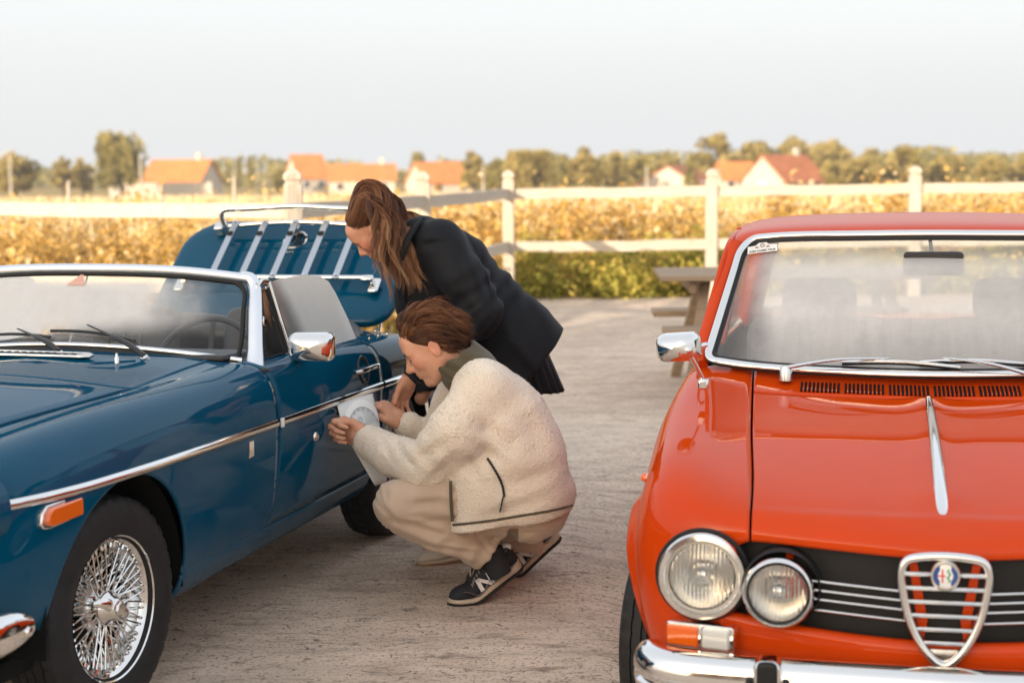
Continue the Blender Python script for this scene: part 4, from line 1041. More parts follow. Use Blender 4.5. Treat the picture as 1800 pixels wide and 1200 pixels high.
# door mirror
def door_mirror(s):
    c = (s*.848, 1.09, .898)
    prof = [(.92, .012), (1.0, .004), (1.0, -.014), (.96, -.034), (.80, -.055), (.45, -.070), (.0, -.073)]
    o = rrect(.150, .094, .024, 6); V = []; n = len(o)
    for k, d in prof:
        for x, z in o: V.append((x*k, d, z*(k if k < 1 else 1)))
    F = [(i*n+j, i*n+(j+1) % n, (i+1)*n+(j+1) % n, (i+1)*n+j) for i in range(len(prof)-1) for j in range(n)]
    g = mesh('door_mirror', *xf((V, F), T(*c) @ RZ(8*s)), M['chrome'], ROAD)
    mesh('mirror_glass', *xf(([(x*.93, .010, z*.93) for x, z in o], [tuple(range(n))]), T(*c) @ RZ(8*s)), M['chrome'], g, smooth=False)
    ph = smooth_path([(s*.702, 1.325, .822), (s*.722, 1.275, .836), (s*.755, 1.205, .850), (s*.80, 1.125, .868)], 12)
    mesh('stalk', *tube(ph, np.linspace(.026, .012, 12), 12, sy=.8), M['chrome'], g)
door_mirror(1); door_mirror(-1)
# door handle with round recess, lock, studs
for s in (1, -1):
    xd = .757
    c = NB.ev(UA(1.80), NB.b_of_z(UA(1.80), .735))[0]
    hd = mesh('door_handle', *tube(smooth_path([(s*(c[0]+.004), 1.70, .733), (s*(c[0]+.024), 1.73, .737), (s*(c[0]+.028), 1.80, .740), (s*(c[0]+.026), 1.88, .739), (s*(c[0]+.018), 1.905, .738)], 16), [.006]+[.009]*13+[.009, .007], 10, sx=.8), M['chrome'], ROAD)
    mesh('escutcheon', *xf(lathe([(.054, 0), (.052, .006), (.046, .007), (.040, -.004), (0, -.008)], 32), T(s*(c[0]-.002), 1.79, .733) @ RY(82*s)), M['black_metal'], hd)
    mesh('lock', *xf(lathe([(.017, 0), (.016, .008), (.010, .012), (0, .012)], 20), T(s*.760, 1.30, .565) @ RY(90*s)), M['chrome'], hd)
    for y, x, z in ((2.10, .672, .813), (2.26, .652, .818), (2.40, .640, .810), (2.44, .575, .818)):
        mesh('tonneau_stud', *xf(lathe([(.008, 0), (.007, .004), (.0035, .005), (.0035, .011), (.0055, .012), (.005, .016), (0, .017)], 12), T(s*x, y, z-.010)), M['chrome'], ROAD)

# ---- open boot lid with luggage rack
LID = T(0, 2.62, .825) @ RX(39)
def lid_pts(k, n=9):
    out = []
    L, wid = .655, .560
    for cx, cy, r, a0 in ((wid-.11, .11, .11, 270), (wid-.19, L-.19, .19, 0), (-(wid-.19), L-.19, .19, 90), (-(wid-.11), .11, .11, 180)):
        for q in range(n):
            a = R(a0 + 90*q/(n-1)); out.append((cx + r*math.cos(a), cy + r*math.sin(a)))
    return np.array(out)
o = lid_pts(0); ctr = np.array([0, .33])
V = []; n = len(o)
lv = [(1.0, -.030), (1.0, -.012), (.985, -.002), (.95, .004), (.85, .010), (.6, .018), (.3, .022), (.02, .023)]
for k, z in lv:
    for p in o:
        q = ctr + (p-ctr)*k; V.append((q[0], q[1], z))
F = [(i*n+j, i*n+(j+1) % n, (i+1)*n+(j+1) % n, (i+1)*n+j) for i in range(len(lv)-1) for j in range(n)] + [tuple(range((len(lv)-1)*n, len(lv)*n))]
lid = mesh('boot_lid', *xf((V, F), LID), M['blue'], ROAD)
mesh('lid_lining', *xf(([(p[0]*.985, p[1]*.985+.005, -.028) for p in o], [tuple(range(n))[::-1]]), LID), M['under'], lid, smooth=False)
def lt(p): return tuple(LID @ Vector(p))
rack = mesh('luggage_rack', *tube([lt((-.40, .20, .068)), lt((.425, .20, .068))], .0125, 10), M['chrome'], ROAD)
mesh('rail', *tube([lt(p) for p in smooth_path([(-.33, .545, .060), (0, .560, .070), (.33, .545, .060)], 16)], .012, 10), M['chrome'], rack)
for k, x in enumerate((-.285, -.142, .004, .150, .296)):
    ph = [lt((x, .185, .078)), lt((x, .38, .084)), lt((x, .560, .078))]
    sl = mesh('slat', *bar(ph[0], ph[2], .030, .009, up=tuple(LID.to_3x3() @ Vector((0, 0, 1)))), M['rack_alu'], rack, bevel=.002)
    for v in (.20, .545): mesh('bolt', *xf(lathe([(.007, 0), (.006, .005), (0, .006)], 10), LID @ T(x, v, .084)), M['chrome_dull'], rack)
    mesh('rubber_pad', *xf(box((x, .47, .085), (.026, .020, .010)), LID), M['seal'], rack, bevel=.002)
ph = smooth_path([(-.335, .535, .072), (-.345, .552, .118), (-.338, .562, .134), (-.30, .570, .139), (0, .585, .142), (.30, .570, .139), (.338, .562, .134), (.345, .552, .118), (.335, .535, .072)], 60)
mesh('top_hoop', *tube([lt(p) for p in ph], .0125, 10), M['chrome'], rack)
for x in (-.37, .0, .37): mesh('clamp', *xf(box((x, .545, .045), (.045, .05, .05)), LID), M['chrome'], rack, bevel=.008)
for x in (-.41, .435):
    mesh('rail_end', *xf(box((x, .20, .060), (.055, .034, .034)), LID), M['chrome'], rack, bevel=.008)
    mesh('rail_foot', *xf(prism(rrect(.045, .085, .012), 0, .018), LID @ T(x+.03*np.sign(x), .185, .028) @ RX(90)), M['chrome'], rack, bevel=.005)
# octagon badge with letters
oc = [(.056*math.cos(R(22.5+45*k)), .056*math.sin(R(22.5+45*k))) for k in range(8)]
BG = LID @ T(.005, .495, .016)
bd = mesh('octagon_badge', *xf(cat_(*[bar((oc[k][0], oc[k][1], .004), (oc[(k+1) % 8][0], oc[(k+1) % 8][1], .004), .008, .008) for k in range(8)]), BG), M['chrome'], ROAD, smooth=False)
lm = [[(-.036, -.03), (-.032, .03), (-.016, -.012), (.0, .03), (.004, -.03)], [(.040, .018), (.030, .030), (.016, .022), (.012, 0), (.018, -.024), (.034, -.028), (.040, -.004), (.028, -.004)]]
for pl in lm: mesh('badge_letter', *xf(tube([(x, y, .005) for x, y in pl], .0045, 6), BG), M['black_metal'], bd)
mesh('badge_backing', *xf(([(x, y, .0015) for x, y in oc], [tuple(range(8))]), BG), M['black_metal'], bd, smooth=False)
mesh('script_badge', *xf(cat_(*[tube([(-.02+.014*k, 0, .002), (-.012+.014*k, .008, .002), (-.008+.014*k, -.002, .002)], .003, 5) for k in range(3)]), LID @ T(0, .405, .022)), M['chrome'], ROAD)
mesh('lid_stay', *tube([(.50, 2.66, .72), (.47, 2.95, 1.06)], .006, 8), M['chrome'], ROAD)
# luggage in the open boot
bag = mesh('leather_bag', *xf(box((0, 0, 0), (.34, .26, .22)), ROAD.matrix_basis @ T(.30, 2.86, .62) @ RZ(12)), M['engine'], None, bevel=.05, seg=4)
tag(bag, 'dark leather bag packed in the open boot of the blue roadster', 'bag')
# ------------------------------------------------------------------ red saloon (faces the camera)
SAL = empty('saloon_car', (.959, 3.60, -.115), R(-12.0),
            'orange-red saloon car with twin round headlamps and shield grille, seen from the front', 'car')
arows = [
 [(.50,.075,.26),(.505,.07,.37),(.51,.07,.50),(.512,.07,.60),(.50,.072,.662),(.475,.075,.695),(.45,.075,.712),(.425,.072,.718),(.25,.048,.705),(0,.022,.695)],
 [(.575,.10,.26),(.605,.09,.36),(.618,.085,.50),(.615,.085,.63),(.598,.085,.718),(.555,.080,.758),(.49,.075,.757),(.43,.070,.748),(.25,.040,.736),(0,.014,.728)],
 [(.63,.17,.25),(.660,.16,.35),(.700,.155,.50),(.712,.155,.65),(.692,.16,.762),(.625,.15,.812),(.53,.14,.806),(.44,.13,.786),(.25,.10,.774),(0,.08,.768)],
 [(.62,.33,.24),(.695,.33,.33),(.735,.33,.50),(.750,.33,.66),(.722,.33,.80),(.668,.33,.868),(.56,.33,.858),(.455,.33,.822),(.25,.33,.818),(0,.33,.812)],
 [(.68,.62,.24),(.745,.62,.32),(.766,.62,.50),(.764,.62,.67),(.738,.62,.815),(.685,.62,.892),(.585,.62,.892),(.485,.62,.862),(.25,.62,.868),(0,.62,.862)],
 [(.68,.92,.24),(.745,.92,.31),(.780,.92,.50),(.782,.92,.67),(.762,.92,.835),(.705,.92,.920),(.61,.92,.932),(.515,.92,.900),(.25,.92,.905),(0,.92,.900)],
 [(.68,1.15,.24),(.745,1.15,.31),(.778,1.15,.50),(.780,1.15,.67),(.760,1.15,.850),(.712,1.15,.938),(.635,1.15,.966),(.535,1.15,.925),(.25,1.15,.915),(0,1.15,.910)],
 [(.68,1.40,.24),(.745,1.40,.31),(.777,1.40,.50),(.779,1.40,.67),(.758,1.40,.860),(.720,1.40,.945),(.66,1.40,.982),(.57,1.40,1.005),(.25,1.40,1.010),(0,1.40,1.008)],
 [(.68,2.0,.24),(.745,2.0,.31),(.777,2.0,.50),(.779,2.0,.67),(.758,2.0,.860),(.720,2.0,.940),(.665,2.0,.965),(.57,2.0,.97),(.25,2.0,.97),(0,2.0,.97)],
 [(.68,2.8,.24),(.745,2.8,.31),(.777,2.8,.50),(.779,2.8,.67),(.758,2.8,.85),(.715,2.8,.925),(.665,2.8,.95),(.57,2.8,.955),(.25,2.8,.96),(0,2.8,.96)],
 [(.66,3.5,.26),(.73,3.5,.33),(.765,3.5,.50),(.765,3.5,.66),(.745,3.5,.83),(.70,3.5,.90),(.64,3.5,.925),(.55,3.5,.93),(.25,3.5,.935),(0,3.5,.935)],
 [(.60,4.05,.32),(.68,4.05,.38),(.71,4.05,.50),(.71,4.05,.65),(.69,4.05,.80),(.66,4.05,.87),(.60,4.05,.895),(.52,4.05,.90),(.25,4.05,.90),(0,4.05,.90)],
 [(.58,4.08,.36),(.66,4.08,.40),(.69,4.08,.50),(.69,4.08,.64),(.67,4.08,.77),(.64,4.08,.84),(.58,4.08,.865),(.50,4.08,.87),(.25,4.08,.87),(0,4.08,.87)],
]
NA = Net(arows)
AA = lambda u: NA.a_of(u)
_agw = cspl([0, AA(.33), AA(.62), AA(1.2)], [.436, .446, .468, .502]); AGW = lambda a: _agw(np.asarray(a, float))
WCU, WCZ = .735, .295
a_nose = np.linspace(0, AA(WCU-.345), 34); a_arch = AA(archs(WCU, .344)); a_back = np.linspace(AA(WCU+.345), AA(1.33), 22)
a_w = np.unique(np.concatenate([a_nose, a_arch, a_back]))
def uof(a): return NA.ev(a, np.full(len(a), .4))[:, 1]
uw = uof(a_w)
q = .344**2 - (uw-WCU)**2
zb_ = np.where(q > 0, np.maximum(.25, WCZ + np.sqrt(np.maximum(q, 0))), .25)
zb_ = np.maximum(zb_, .295); b0 = NA.b_of_z(a_w, zb_); b1 = NA.b_of_w(a_w, AGW(a_w) + .003)
def asheet(a, b0, b1, nb=50, pw=1.0):
    A = np.repeat(np.asarray(a)[:, None], nb, 1); t = np.linspace(0, 1, nb)[None, :]**pw
    return NA.grid(A, b0[:, None] + (b1-b0)[:, None]*t)
P = asheet(a_w, b0, b1, 60)
# flare the wing outward round the wheel opening
d = np.sqrt((P[..., 1]-WCU)**2 + (P[..., 2]-WCZ)**2) - .344
P[..., 0] += np.where(P[..., 0] > .55, .036*np.exp(-(np.maximum(d, 0)/.040)**2), 0)*np.clip((P[..., 2]-.36)/.22, 0, 1)
al_ = np.concatenate([np.linspace(0, AA(WCU-.345), 26)]); lowA = asheet(al_, np.zeros(26), NA.b_of_z(al_, .295), 6)
wing_l, wing_r = bothsides('front_wing', P, M['red'], SAL, lowA, .010)
for w_o in (wing_l, wing_r):      # lamp bowl openings
    bm = bmesh.new(); bm.from_mesh(w_o.data)
    dead = [f for f in bm.faces if (lambda c: c.y < .20 and math.hypot(abs(c.x)-.545, c.z-.634) < .090)(f.calc_center_median())]
    bmesh.ops.delete(bm, geom=dead, context='FACES'); bm.to_mesh(w_o.data); bm.free()
# bonnet with a pressed lip and a low centre ridge
a_h = np.concatenate([np.linspace(0, .12, 20), np.linspace(.125, AA(1.075), 44)])
half = asheet(a_h, NA.b_of_w(a_h, AGW(a_h) - .003), np.ones(len(a_h)), 44)
P = np.concatenate([half, mirx(half)[:, ::-1][:, 1:]], 1).copy()
ax = np.abs(P[..., 0])
P[..., 2] += .010*np.exp(-(ax/.055)**2)*np.clip((P[..., 1]-.10)/.15, 0, 1)
lipz = np.clip(1-np.abs(P[..., 1]-.115)/.035, 0, 1); P[..., 2] += .004*lipz
skin_sheet('bonnet', P, M['red'], SAL, .012)
# cowl between bonnet and windscreen
a_c = np.linspace(AA(1.082), AA(1.33), 14)
half = asheet(a_c, NA.b_of_w(a_c, AGW(a_c) - .003), np.ones(len(a_c)), 30)
P = np.concatenate([half, mirx(half)[:, ::-1][:, 1:]], 1)
cowl = skin_sheet('cowl', P, M['red'], SAL)
def on_al(u, w): a = AA(u); b = NA.b_of_w(a, abs(w))[0]; p = NA.ev(a, b)[0]; return np.array([w, u, p[2]])
slot0 = None
for g in range(6):
    for k in range(10):
        x = .012 + (g-2.5)*.1265 + (k-4.5)*.0118
        z0, z1 = on_al(1.108, x), on_al(1.186, x)
        v, f = bar((x, 1.108, z0[2]+.0022), (x, 1.186, z1[2]+.0022), .0062, .004)
        mesh('vent_slot', v, f, M['under'], cowl, smooth=False)  # dark bar lying on the cowl, drawn for the shade inside a slot
        if k: 
            xx = x - .0059; v, f = bar((xx, 1.106, z0[2]+.0028), (xx, 1.188, z1[2]+.0028), .0030, .006); mesh('vent_louvre', v, f, M['red'], cowl, smooth=False)
# body sides behind the wing, doors, rear
ua = np.linspace(1.338, 4.07, 70)
ARR = (WCU+2.51, .295, .344)
uw2 = np.unique(np.concatenate([np.linspace(2.16, 4.07, 60), archs(ARR[0], .3439)]))
uw2 = uw2[uw2 >= 2.16]
for nm, us in (('door', np.linspace(1.345, 2.15, 30)), ('rear_side', uw2)):
    a = AA(us); qq = .344**2 - (us-ARR[0])**2; zz = np.where(qq > 0, np.maximum(.28, .295+np.sqrt(np.maximum(qq, 0))), .28)
    bothsides(nm, asheet(a, NA.b_of_z(a, zz), NA.b_of_w(a, .675), 40), M['red'], SAL)
us = np.linspace(3.25, 4.07, 14); a = AA(us); half = asheet(a, NA.b_of_w(a, .675), np.ones(14), 20)
P = np.concatenate([half, mirx(half)[:, ::-1][:, 1:]], 1); skin_sheet('boot', P, M['red'], SAL)
mesh('tail_panel', *box((0, 4.05, .62), (1.34, .04, .50)), M['red'], SAL, bevel=.015)
mesh('floor_pan', *box((0, 2.1, .24), (1.30, 3.6, .05)), M['under'], SAL, smooth=False)
mesh('inner_bay', *box((0, .60, .45), (.84, .94, .42)), M['under'], SAL, smooth=False)
mesh('bulkhead', *box((0, 1.25, .62), (1.30, .04, .62)), M['under'], SAL, smooth=False)
for s in (1, -1):
    mesh('inner_side', *box((s*.68, 2.4, .60), (.03, 1.9, .62)), M['under'], SAL, smooth=False)
    v, f = well(0, .36); v = v.copy(); v[:, 1] += WCU; v[:, 2] -= .015; v[:, 0] *= s; mesh('wheel_well', v, f, M['under'], SAL)
# nose apron under the grille
def nose_u(w): return .022 + .053*(np.abs(w)/.5)**1.8
def grille_bot(w): return .502 + .040*(np.abs(w)/.5)**2
ws_ = np.linspace(-.515, .515, 60); P = []
for k, (t, du) in enumerate(((1.0, .020), (1.0, .006), (.985, 0), (.95, -.002), (.80, -.003), (.74, .000), (.70, .004), (.4, .012), (.0, .03))):
    zb = grille_bot(ws_); P.append(np.stack([ws_, nose_u(ws_) + du, .24 + (zb-.24)*t], 1))
V, F = gridm(np.array(P)); mesh('front_apron', V, F, M['red'], SAL, solid=.006, off=1)
mesh('number_plate_bracket', *box((0, -.02, .36), (.3, .02, .08)), M['black_metal'], SAL, bevel=.004)
# black grille mesh in the opening
gm = NT('black_mesh'); gm.set(Base_Color=(.006, .006, .006), Roughness=.6)
br = gm.n('ShaderNodeTexBrick'); br.inputs['Scale'].default_value = 1.0; br.offset = .5
br.inputs['Mortar Size'].default_value = .0016; br.inputs['Brick Width'].default_value = .009; br.inputs['Row Height'].default_value = .007
mp = gm.n('ShaderNodeMapping'); tc = gm.n('ShaderNodeTexCoord'); mp.inputs['Rotation'].default_value = (R(90), 0, 0); gm.l(tc.outputs['Object'], mp.inputs[0]); gm.l(mp.outputs[0], br.inputs[0])
gm.bump(br.outputs['Fac'], 1.0, .004)
M['mesh'] = gm.m
P = [np.stack([ws_*.985, nose_u(ws_)+.045, np.full(60, z)], 1) for z in (.49, .60, .72)]
V, F = gridm(np.array(P)); grl = mesh('grille_mesh', V, F, M['mesh'], SAL)
P = [np.stack([ws_*.985, nose_u(ws_)+du, .715 + 0*ws_ - dz], 1) for du, dz in ((.06, .0), (.004, .022))]
mesh('red_stay', *tube([(-.055, .055, .68), (-.065, .05, .56), (-.04, .05, .50)], .010, 6), M['red'], grl)
mesh('red_stay', *tube([(.055, .055, .68), (.065, .05, .56), (.04, .05, .50)], .010, 6), M['red'], grl)
mesh('red_stay', *tube([(-.345, .085, .70), (-.345, .085, .50)], .010, 6), M['red'], grl)
# four bright bars each side of the shield
for s in (1, -1):
    for z, x0 in ((.625, .100), (.604, .094), (.583, .088), (.558, .080)):
        xs_ = np.linspace(x0, .305 + (.0 if z > .56 else .02), 12)
        mesh('grille_bar', *tube([(s*x, nose_u(x)-.004, z+.012*(x-.1)/.2) for x in xs_], .0042, 8, sy=.8), M['chrome_dull'], grl)
# shield grille with badge
sh = np.array([(-.062, .708), (-.030, .712), (.03, .712), (.062, .708), (.084, .700), (.094, .680), (.092, .64), (.080, .58), (.058, .525), (.035, .490), (.012, .468), (0, .464),
      (-.012, .468), (-.035, .490), (-.058, .525), (-.080, .58), (-.092, .64), (-.094, .680), (-.084, .700)])
pth = smooth_path(np.stack([sh[:, 0], np.full(len(sh), -.004) + .004*np.abs(sh[:, 0])/.09, sh[:, 1]], 1), 90, closed=True)
shg = mesh('shield_grille', *tube(pth, .0100, 10, closed=True, up=(0, 1, 0), sx=1.0, sy=1.2), M['chrome_dull'], SAL)
for z in (.672, .640, .609, .578, .547, .516):
    wz = np.interp(z, [.464, .490, .525, .58, .64, .68, .70], [0, .033, .056, .078, .090, .092, .084])
    for sgn in ((1, -1) if z > .66 else (0,)):
        x0, x1 = (-wz, wz) if sgn == 0 else ((.030, wz) if sgn > 0 else (-wz, -.030))
        mesh('shield_bar', *tube([(x0, .004, z-.002), (x0+.012 if sgn >= 0 else x0+.010, -.004, z), (x1-.012, -.004, z), (x1, .004, z-.002)], .0078, 8, sy=.75), M['chrome_dull'], shg)
mesh('shield_tip', *prism([(-.030, .500), (.030, .500), (.0, .470)], -.001, .006), M['chrome_dull'], shg, smooth=False)
mesh('shield_backing', *prism([(x*.9, .59+(z-.59)*.93) for x, z in sh], .030, .034), M['mesh'], shg, smooth=False)
for s in (1, -1): mesh('shield_stay', *prism([(s*.078, .69), (s*.060, .69), (s*.036, .56), (s*.045, .51), (s*.055, .53)], .018, .024), M['red'], shg, smooth=False)
bm_ = T(0, -.010, .672) @ RX(90)
bdg = mesh('badge', *xf(lathe([(.034, -.008), (.034, .004), (.031, .008), (.027, .008), (.0255, .005)], 36), bm_), M['chrome_dull'], shg)
mB = NT('enamel_badge'); mB.set(Roughness=.15, Coat_Weight=1.0)
tc = mB.n('ShaderNodeTexCoord'); sp = mB.n('ShaderNodeSeparateXYZ'); mB.l(tc.outputs['Object'], sp.inputs[0])
X_, Z_ = sp.outputs[0], mB.math('SUBTRACT', sp.outputs[2], .672)
rad = mB.math('SQRT', mB.math('ADD', mB.math('MULTIPLY', X_, X_), mB.math('MULTIPLY', Z_, Z_)))
cross = mB.math('MAXIMUM', mB.math('LESS_THAN', mB.math('ABSOLUTE', mB.math('ADD', X_, .0065)), .0018), mB.math('LESS_THAN', mB.math('ABSOLUTE', Z_), .0018))
cross = mB.math('MULTIPLY', cross, mB.math('LESS_THAN', X_, .0))
cin = mB.mix(cross, (.80, .80, .78), (.65, .02, .02))
wv = mB.math('SINE', mB.math('MULTIPLY', Z_, 420)); gr = mB.math('LESS_THAN', mB.math('ABSOLUTE', mB.math('SUBTRACT', X_, mB.math('ADD', .0075, mB.math('MULTIPLY', wv, .0022)))), .0024)
cin = mB.mix(gr, cin, (.05, .30, .16))
ring = mB.math('GREATER_THAN', rad, .0165)
blue = mB.mix(mB.math('GREATER_THAN', mB.math('ABSOLUTE', X_), .012), (.78, .78, .76), (.02, .07, .30))
mB.col(mB.mix(ring, cin, blue))
mesh('enamel', *xf(lathe([(.0260, .005), (.02, .0065), (0, .0075)], 36), bm_), mB.m, bdg)
# bonnet centre strip
us_ = np.linspace(.098, 1.045, 40)
C = np.array([on_al(u, .0) for u in us_]); C[:, 2] += .0145 + .004*np.exp(-((us_-.115)/.03)**2); rr = np.interp(us_, [.112, .13, .30, .9, 1.045], [.0150, .0155, .0150, .0115, .0085])
mesh('bonnet_strip', *tube(C, rr, 10, sx=1.0, sy=.55), M['chrome'], SAL)

# twin headlamps
def lamp(w, u, z, r, ring_w, deep):
    m0 = T(w, u, z) @ RX(90)
    R0 = r + ring_w
    g = mesh('headlamp', *xf(lathe([(R0-.004, -.03), (R0, -.004), (R0, .010), (R0-.004, .018), (r+.004, .020), (r, .014), (r-.002, deep)], 56), m0), M['chrome'], SAL)
    mesh('reflector', *xf(lathe([(r-.004, .004), (r*.90, -.014), (r*.70, -.038), (r*.42, -.056), (.022, -.064), (0, -.064)], 48), m0), M['chrome'], g)
    mesh('bulb_shield', *xf(lathe([(.018, -.06), (.020, -.03), (.016, -.014), (.008, -.008), (0, -.007)], 24), m0), M['chrome_dull'], g)
    n = lathe([(r-.001, .006), (r*.94, .012), (r*.75, .019), (r*.45, .0245), (r*.2, .027), (.001, .0275)], 56)
    mesh('lens', *xf(n, m0), M['lamp_glass'], g)
    mesh('lens_rim', *xf(tube([((r-.003)*math.cos(a), (r-.003)*math.sin(a), .008) for a in np.linspace(0, 2*math.pi, 56, endpoint=False)], .0035, 6, closed=True), m0), M['cream_trim'] if ring_w > .015 else M['seal'], g)
    return g
for s in (1, -1):
    lamp(s*.545, .052, .634, .084, .019, .0)
    lamp(s*.368, .020, .610, .071, .011, -.012)
    v, f = lathe([(.088, -.06), (.090, .0), (.086, .006), (.084, -.002)], 48); mesh('lamp_surround', *xf((v, f), T(s*.362, .030, .618) @ RX(90)), M['seal'], SAL)
    # dark ring added round the outer lamp, standing in for the wing edge's shadow
    mesh('lamp_shadow_ring', *xf(tube([(.1065*math.cos(a), .1065*math.sin(a), 0) for a in np.linspace(0, 2*math.pi, 56, endpoint=False)], .005, 6, closed=True), T(s*.545, .062, .634) @ RX(90)), M['seal'], SAL)
    # direction indicator and side light
    I = T(s*.546, .052, .492) @ RZ(14*s)
    fr = mesh('front_indicator', *xf(prism(rrect(.166, .060, .008), -.016, .02), I), M['chrome'], SAL, bevel=.003)
    mesh('amber_lens', *xf(prism(rrect(.080, .048, .006), -.026, -.012), I @ T(s*.040, 0, 0)), M['orange_lens'], fr, bevel=.005)
    mesh('clear_lens', *xf(prism(rrect(.066, .048, .006), -.026, -.012), I @ T(-s*.040, 0, 0)), M['clear_lens'], fr, bevel=.005)
    mesh('lens_divider', *xf(box((-s*.003, -.021, 0), (.008, .012, .052)), I), M['chrome'], fr, bevel=.002)
    # repeater on the flank
    xr_ = NA.ev(AA(.46), NA.b_of_z(AA(.46), .78))[0][0] - .012
    rp = mesh('side_repeater', *xf(lathe([(.018, -.006), (.017, .008), (.012, .012)], 20), T(s*xr_, .46, .78) @ RY(75*s)), M['chrome'], SAL)
    mesh('lens', *xf(lathe([(.013, .010), (.010, .022), (0, .026)], 20), T(s*xr_, .46, .78) @ RY(75*s)), M['orange_lens'], rp)
# bumper, overriders
bp = smooth_path([(.668, .085, .418), (.666, .05, .418), (.650, .008, .418), (.610, -.024, .418), (.55, -.042, .418), (.35, -.062, .418), (0, -.075, .418)], 46)
bp = np.concatenate([bp, mirx(bp)[::-1][1:]])
prb2 = [(-.020, .058), (.0, .060), (.020, .054), (.034, .040), (.040, .014), (.040, -.002), (.030, -.010), (.030, -.016), (.040, -.024), (.036, -.044), (.018, -.056), (-.02, -.058)]
V, F = bumper_sweep(bp, prb2); V = V.copy()
for i, kk in ((0, .7), (1, .92), (len(bp)-1, .7), (len(bp)-2, .92)): V[i] = bp[i] + (V[i]-bp[i])*np.array([1, 1, kk])
mesh('front_bumper', V, F + [tuple(range(len(prb2)))[::-1], tuple(range((len(bp)-1)*len(prb2), len(bp)*len(prb2)))], M['chrome'], SAL)
for s in (1, -1):
    O = T(s*.385, -.098, .415)
    ov = mesh('overrider', *xf(prism(rrect(.062, .150, .020), -.030, .035), O), M['chrome'], SAL, bevel=.010, seg=3)
    mesh('rubber_face', *xf(prism(rrect(.046, .150, .014), -.040, -.02), O), M['seal'], ov, bevel=.008, seg=3)
    for e in (1, -1): mesh('side_buffer', *xf(box((e*.040, .0, -.012), (.016, .045, .085)), O), M['seal'], ov, bevel=.005)
# wheels
def steel_wheel(s, u):
    w = mesh('wheel', *xf(lathe([(0, .055), (.05, .053), (.075, .040), (.11, .035), (.145, .02), (.168, .03), (.182, .055), (.188, .058), (.190, .05), (.18, -.05), (.19, -.06)], 48), RY(90)), M['chrome_dull'], SAL)
    w.location = (s*.685, u, .295); w.rotation_euler = (0, 0, (math.pi if s < 0 else 0) + R(-9 if u < 2 else 0))
    mesh('tyre', *tyre_geo(.297, .182, .165), M['rubber'], w)
for u in (WCU, WCU+2.51):
    for s in (1, -1): steel_wheel(s, u)

# windscreen
awb = cspl([-1, -.8, -.4, 0, .4, .8, 1], [(-.640, 1.285, .995), (-.525, 1.250, .984), (-.27, 1.213, .974), (0, 1.200, .970), (.27, 1.213, .974), (.525, 1.250, .984), (.640, 1.285, .995)])
awt = cspl([-1, -.8, -.4, 0, .4, .8, 1], [(-.562, 1.705, 1.334), (-.465, 1.680, 1.344), (-.24, 1.658, 1.350), (0, 1.650, 1.352), (.24, 1.658, 1.350), (.465, 1.680, 1.344), (.562, 1.705, 1.334)])
def awp(x, t): a = awb(np.asarray(x)); b = awt(np.asarray(x)); t = np.asarray(t)[..., None]; return a*(1-t) + b*t
def fog_sal(m, v, s):
    n1 = m.noise(3.0, 4, .5, v); n2 = m.noise(26, 5, .65, v)
    vs_ = m.n('ShaderNodeMapping'); vs_.inputs['Scale'].default_value = (30, 3, 3); m.l(v, vs_.inputs[0]); run = m.noise(1.0, 5, .6, vs_.outputs[0])
    x = mrange(m, m.math('ADD', s[0], m.math('MULTIPLY', m.math('SUBTRACT', n1, .5), .22)), -.585, -.455, .18, .82)
    z = mrange(m, m.math('ADD', s[2], m.math('MULTIPLY', m.math('MULTIPLY', m.math('SUBTRACT', run, .5), .24), n1)), .975, 1.16, .62, 1.0)
    top = mrange(m, m.math('ADD', s[2], m.math('MULTIPLY', m.math('SUBTRACT', n1, .5), .05)), 1.255, 1.322, 1.0, .40)
    warmgap = mrange(m, m.math('ADD', s[2], m.math('MULTIPLY', n1, .12)), 1.16, 1.26, 1.0, .86)
    right = mrange(m, m.math('ADD', s[0], m.math('MULTIPLY', n1, .2)), .36, .58, 1.0, .5)
    f = m.math('MULTIPLY', m.math('MULTIPLY', m.math('MULTIPLY', x, z), top), m.math('MULTIPLY', right, warmgap))
    pt = mrange(m, m.noise(2.1, 3, .5, v), .38, .62, .90, 1.04)
    return m.math('MULTIPLY', m.math('MULTIPLY', f, pt), m.math('ADD', .78, m.math('MULTIPLY', n2, .26)), True)
M['fog_sal'] = fogged('fogged_saloon_windscreen', fog_sal)
gx, gt = np.meshgrid(np.linspace(-.985, .985, 50), np.linspace(.015, .985, 16), indexing='ij')
V, F = gridm(awp(gx, gt)); mesh('windscreen', V, F, M['fog_sal'], SAL)
# surround loop with rounded corners
def loop(k=1.0, t0=.0, t1=1.0, rc=.13, n=9):
    pts = []
    for cx, ct, a0 in ((1*k-rc*.8, t1-rc*1.25, 0), (-1*k+rc*.8, t1-rc*1.25, 90), (-1*k+.05, t0+.06, 180), (1*k-.05, t0+.06, 270)):
        rx, rt = (rc*.8, rc*1.25) if a0 < 180 else (.05, .06)
        for q in range(n):
            a = R(a0+90*q/(n-1)); pts.append((cx+rx*math.cos(a), ct+rt*math.sin(a)))
        if a0 in (0, 180):
            x0, t_ = pts[-1]
            pts += [(x0 + (-x0*1.0 - x0)*f, t_) for f in np.linspace(.04, .96, 24)] if a0 == 0 else [(x0 + (-2*x0)*f, t_) for f in np.linspace(.04, .96, 24)]
    return pts
lp = loop(); C = np.array([awp(x, t) for x, t in lp])
mesh('screen_gasket', *tube(C, .019, 10, closed=True, sy=.55, up=(0, -.66, .75)), M['seal'], SAL)
C2 = np.array([awp(x*1.012, .5+(t-.5)*1.02) for x, t in lp]) + np.array([0, -.010, .006])
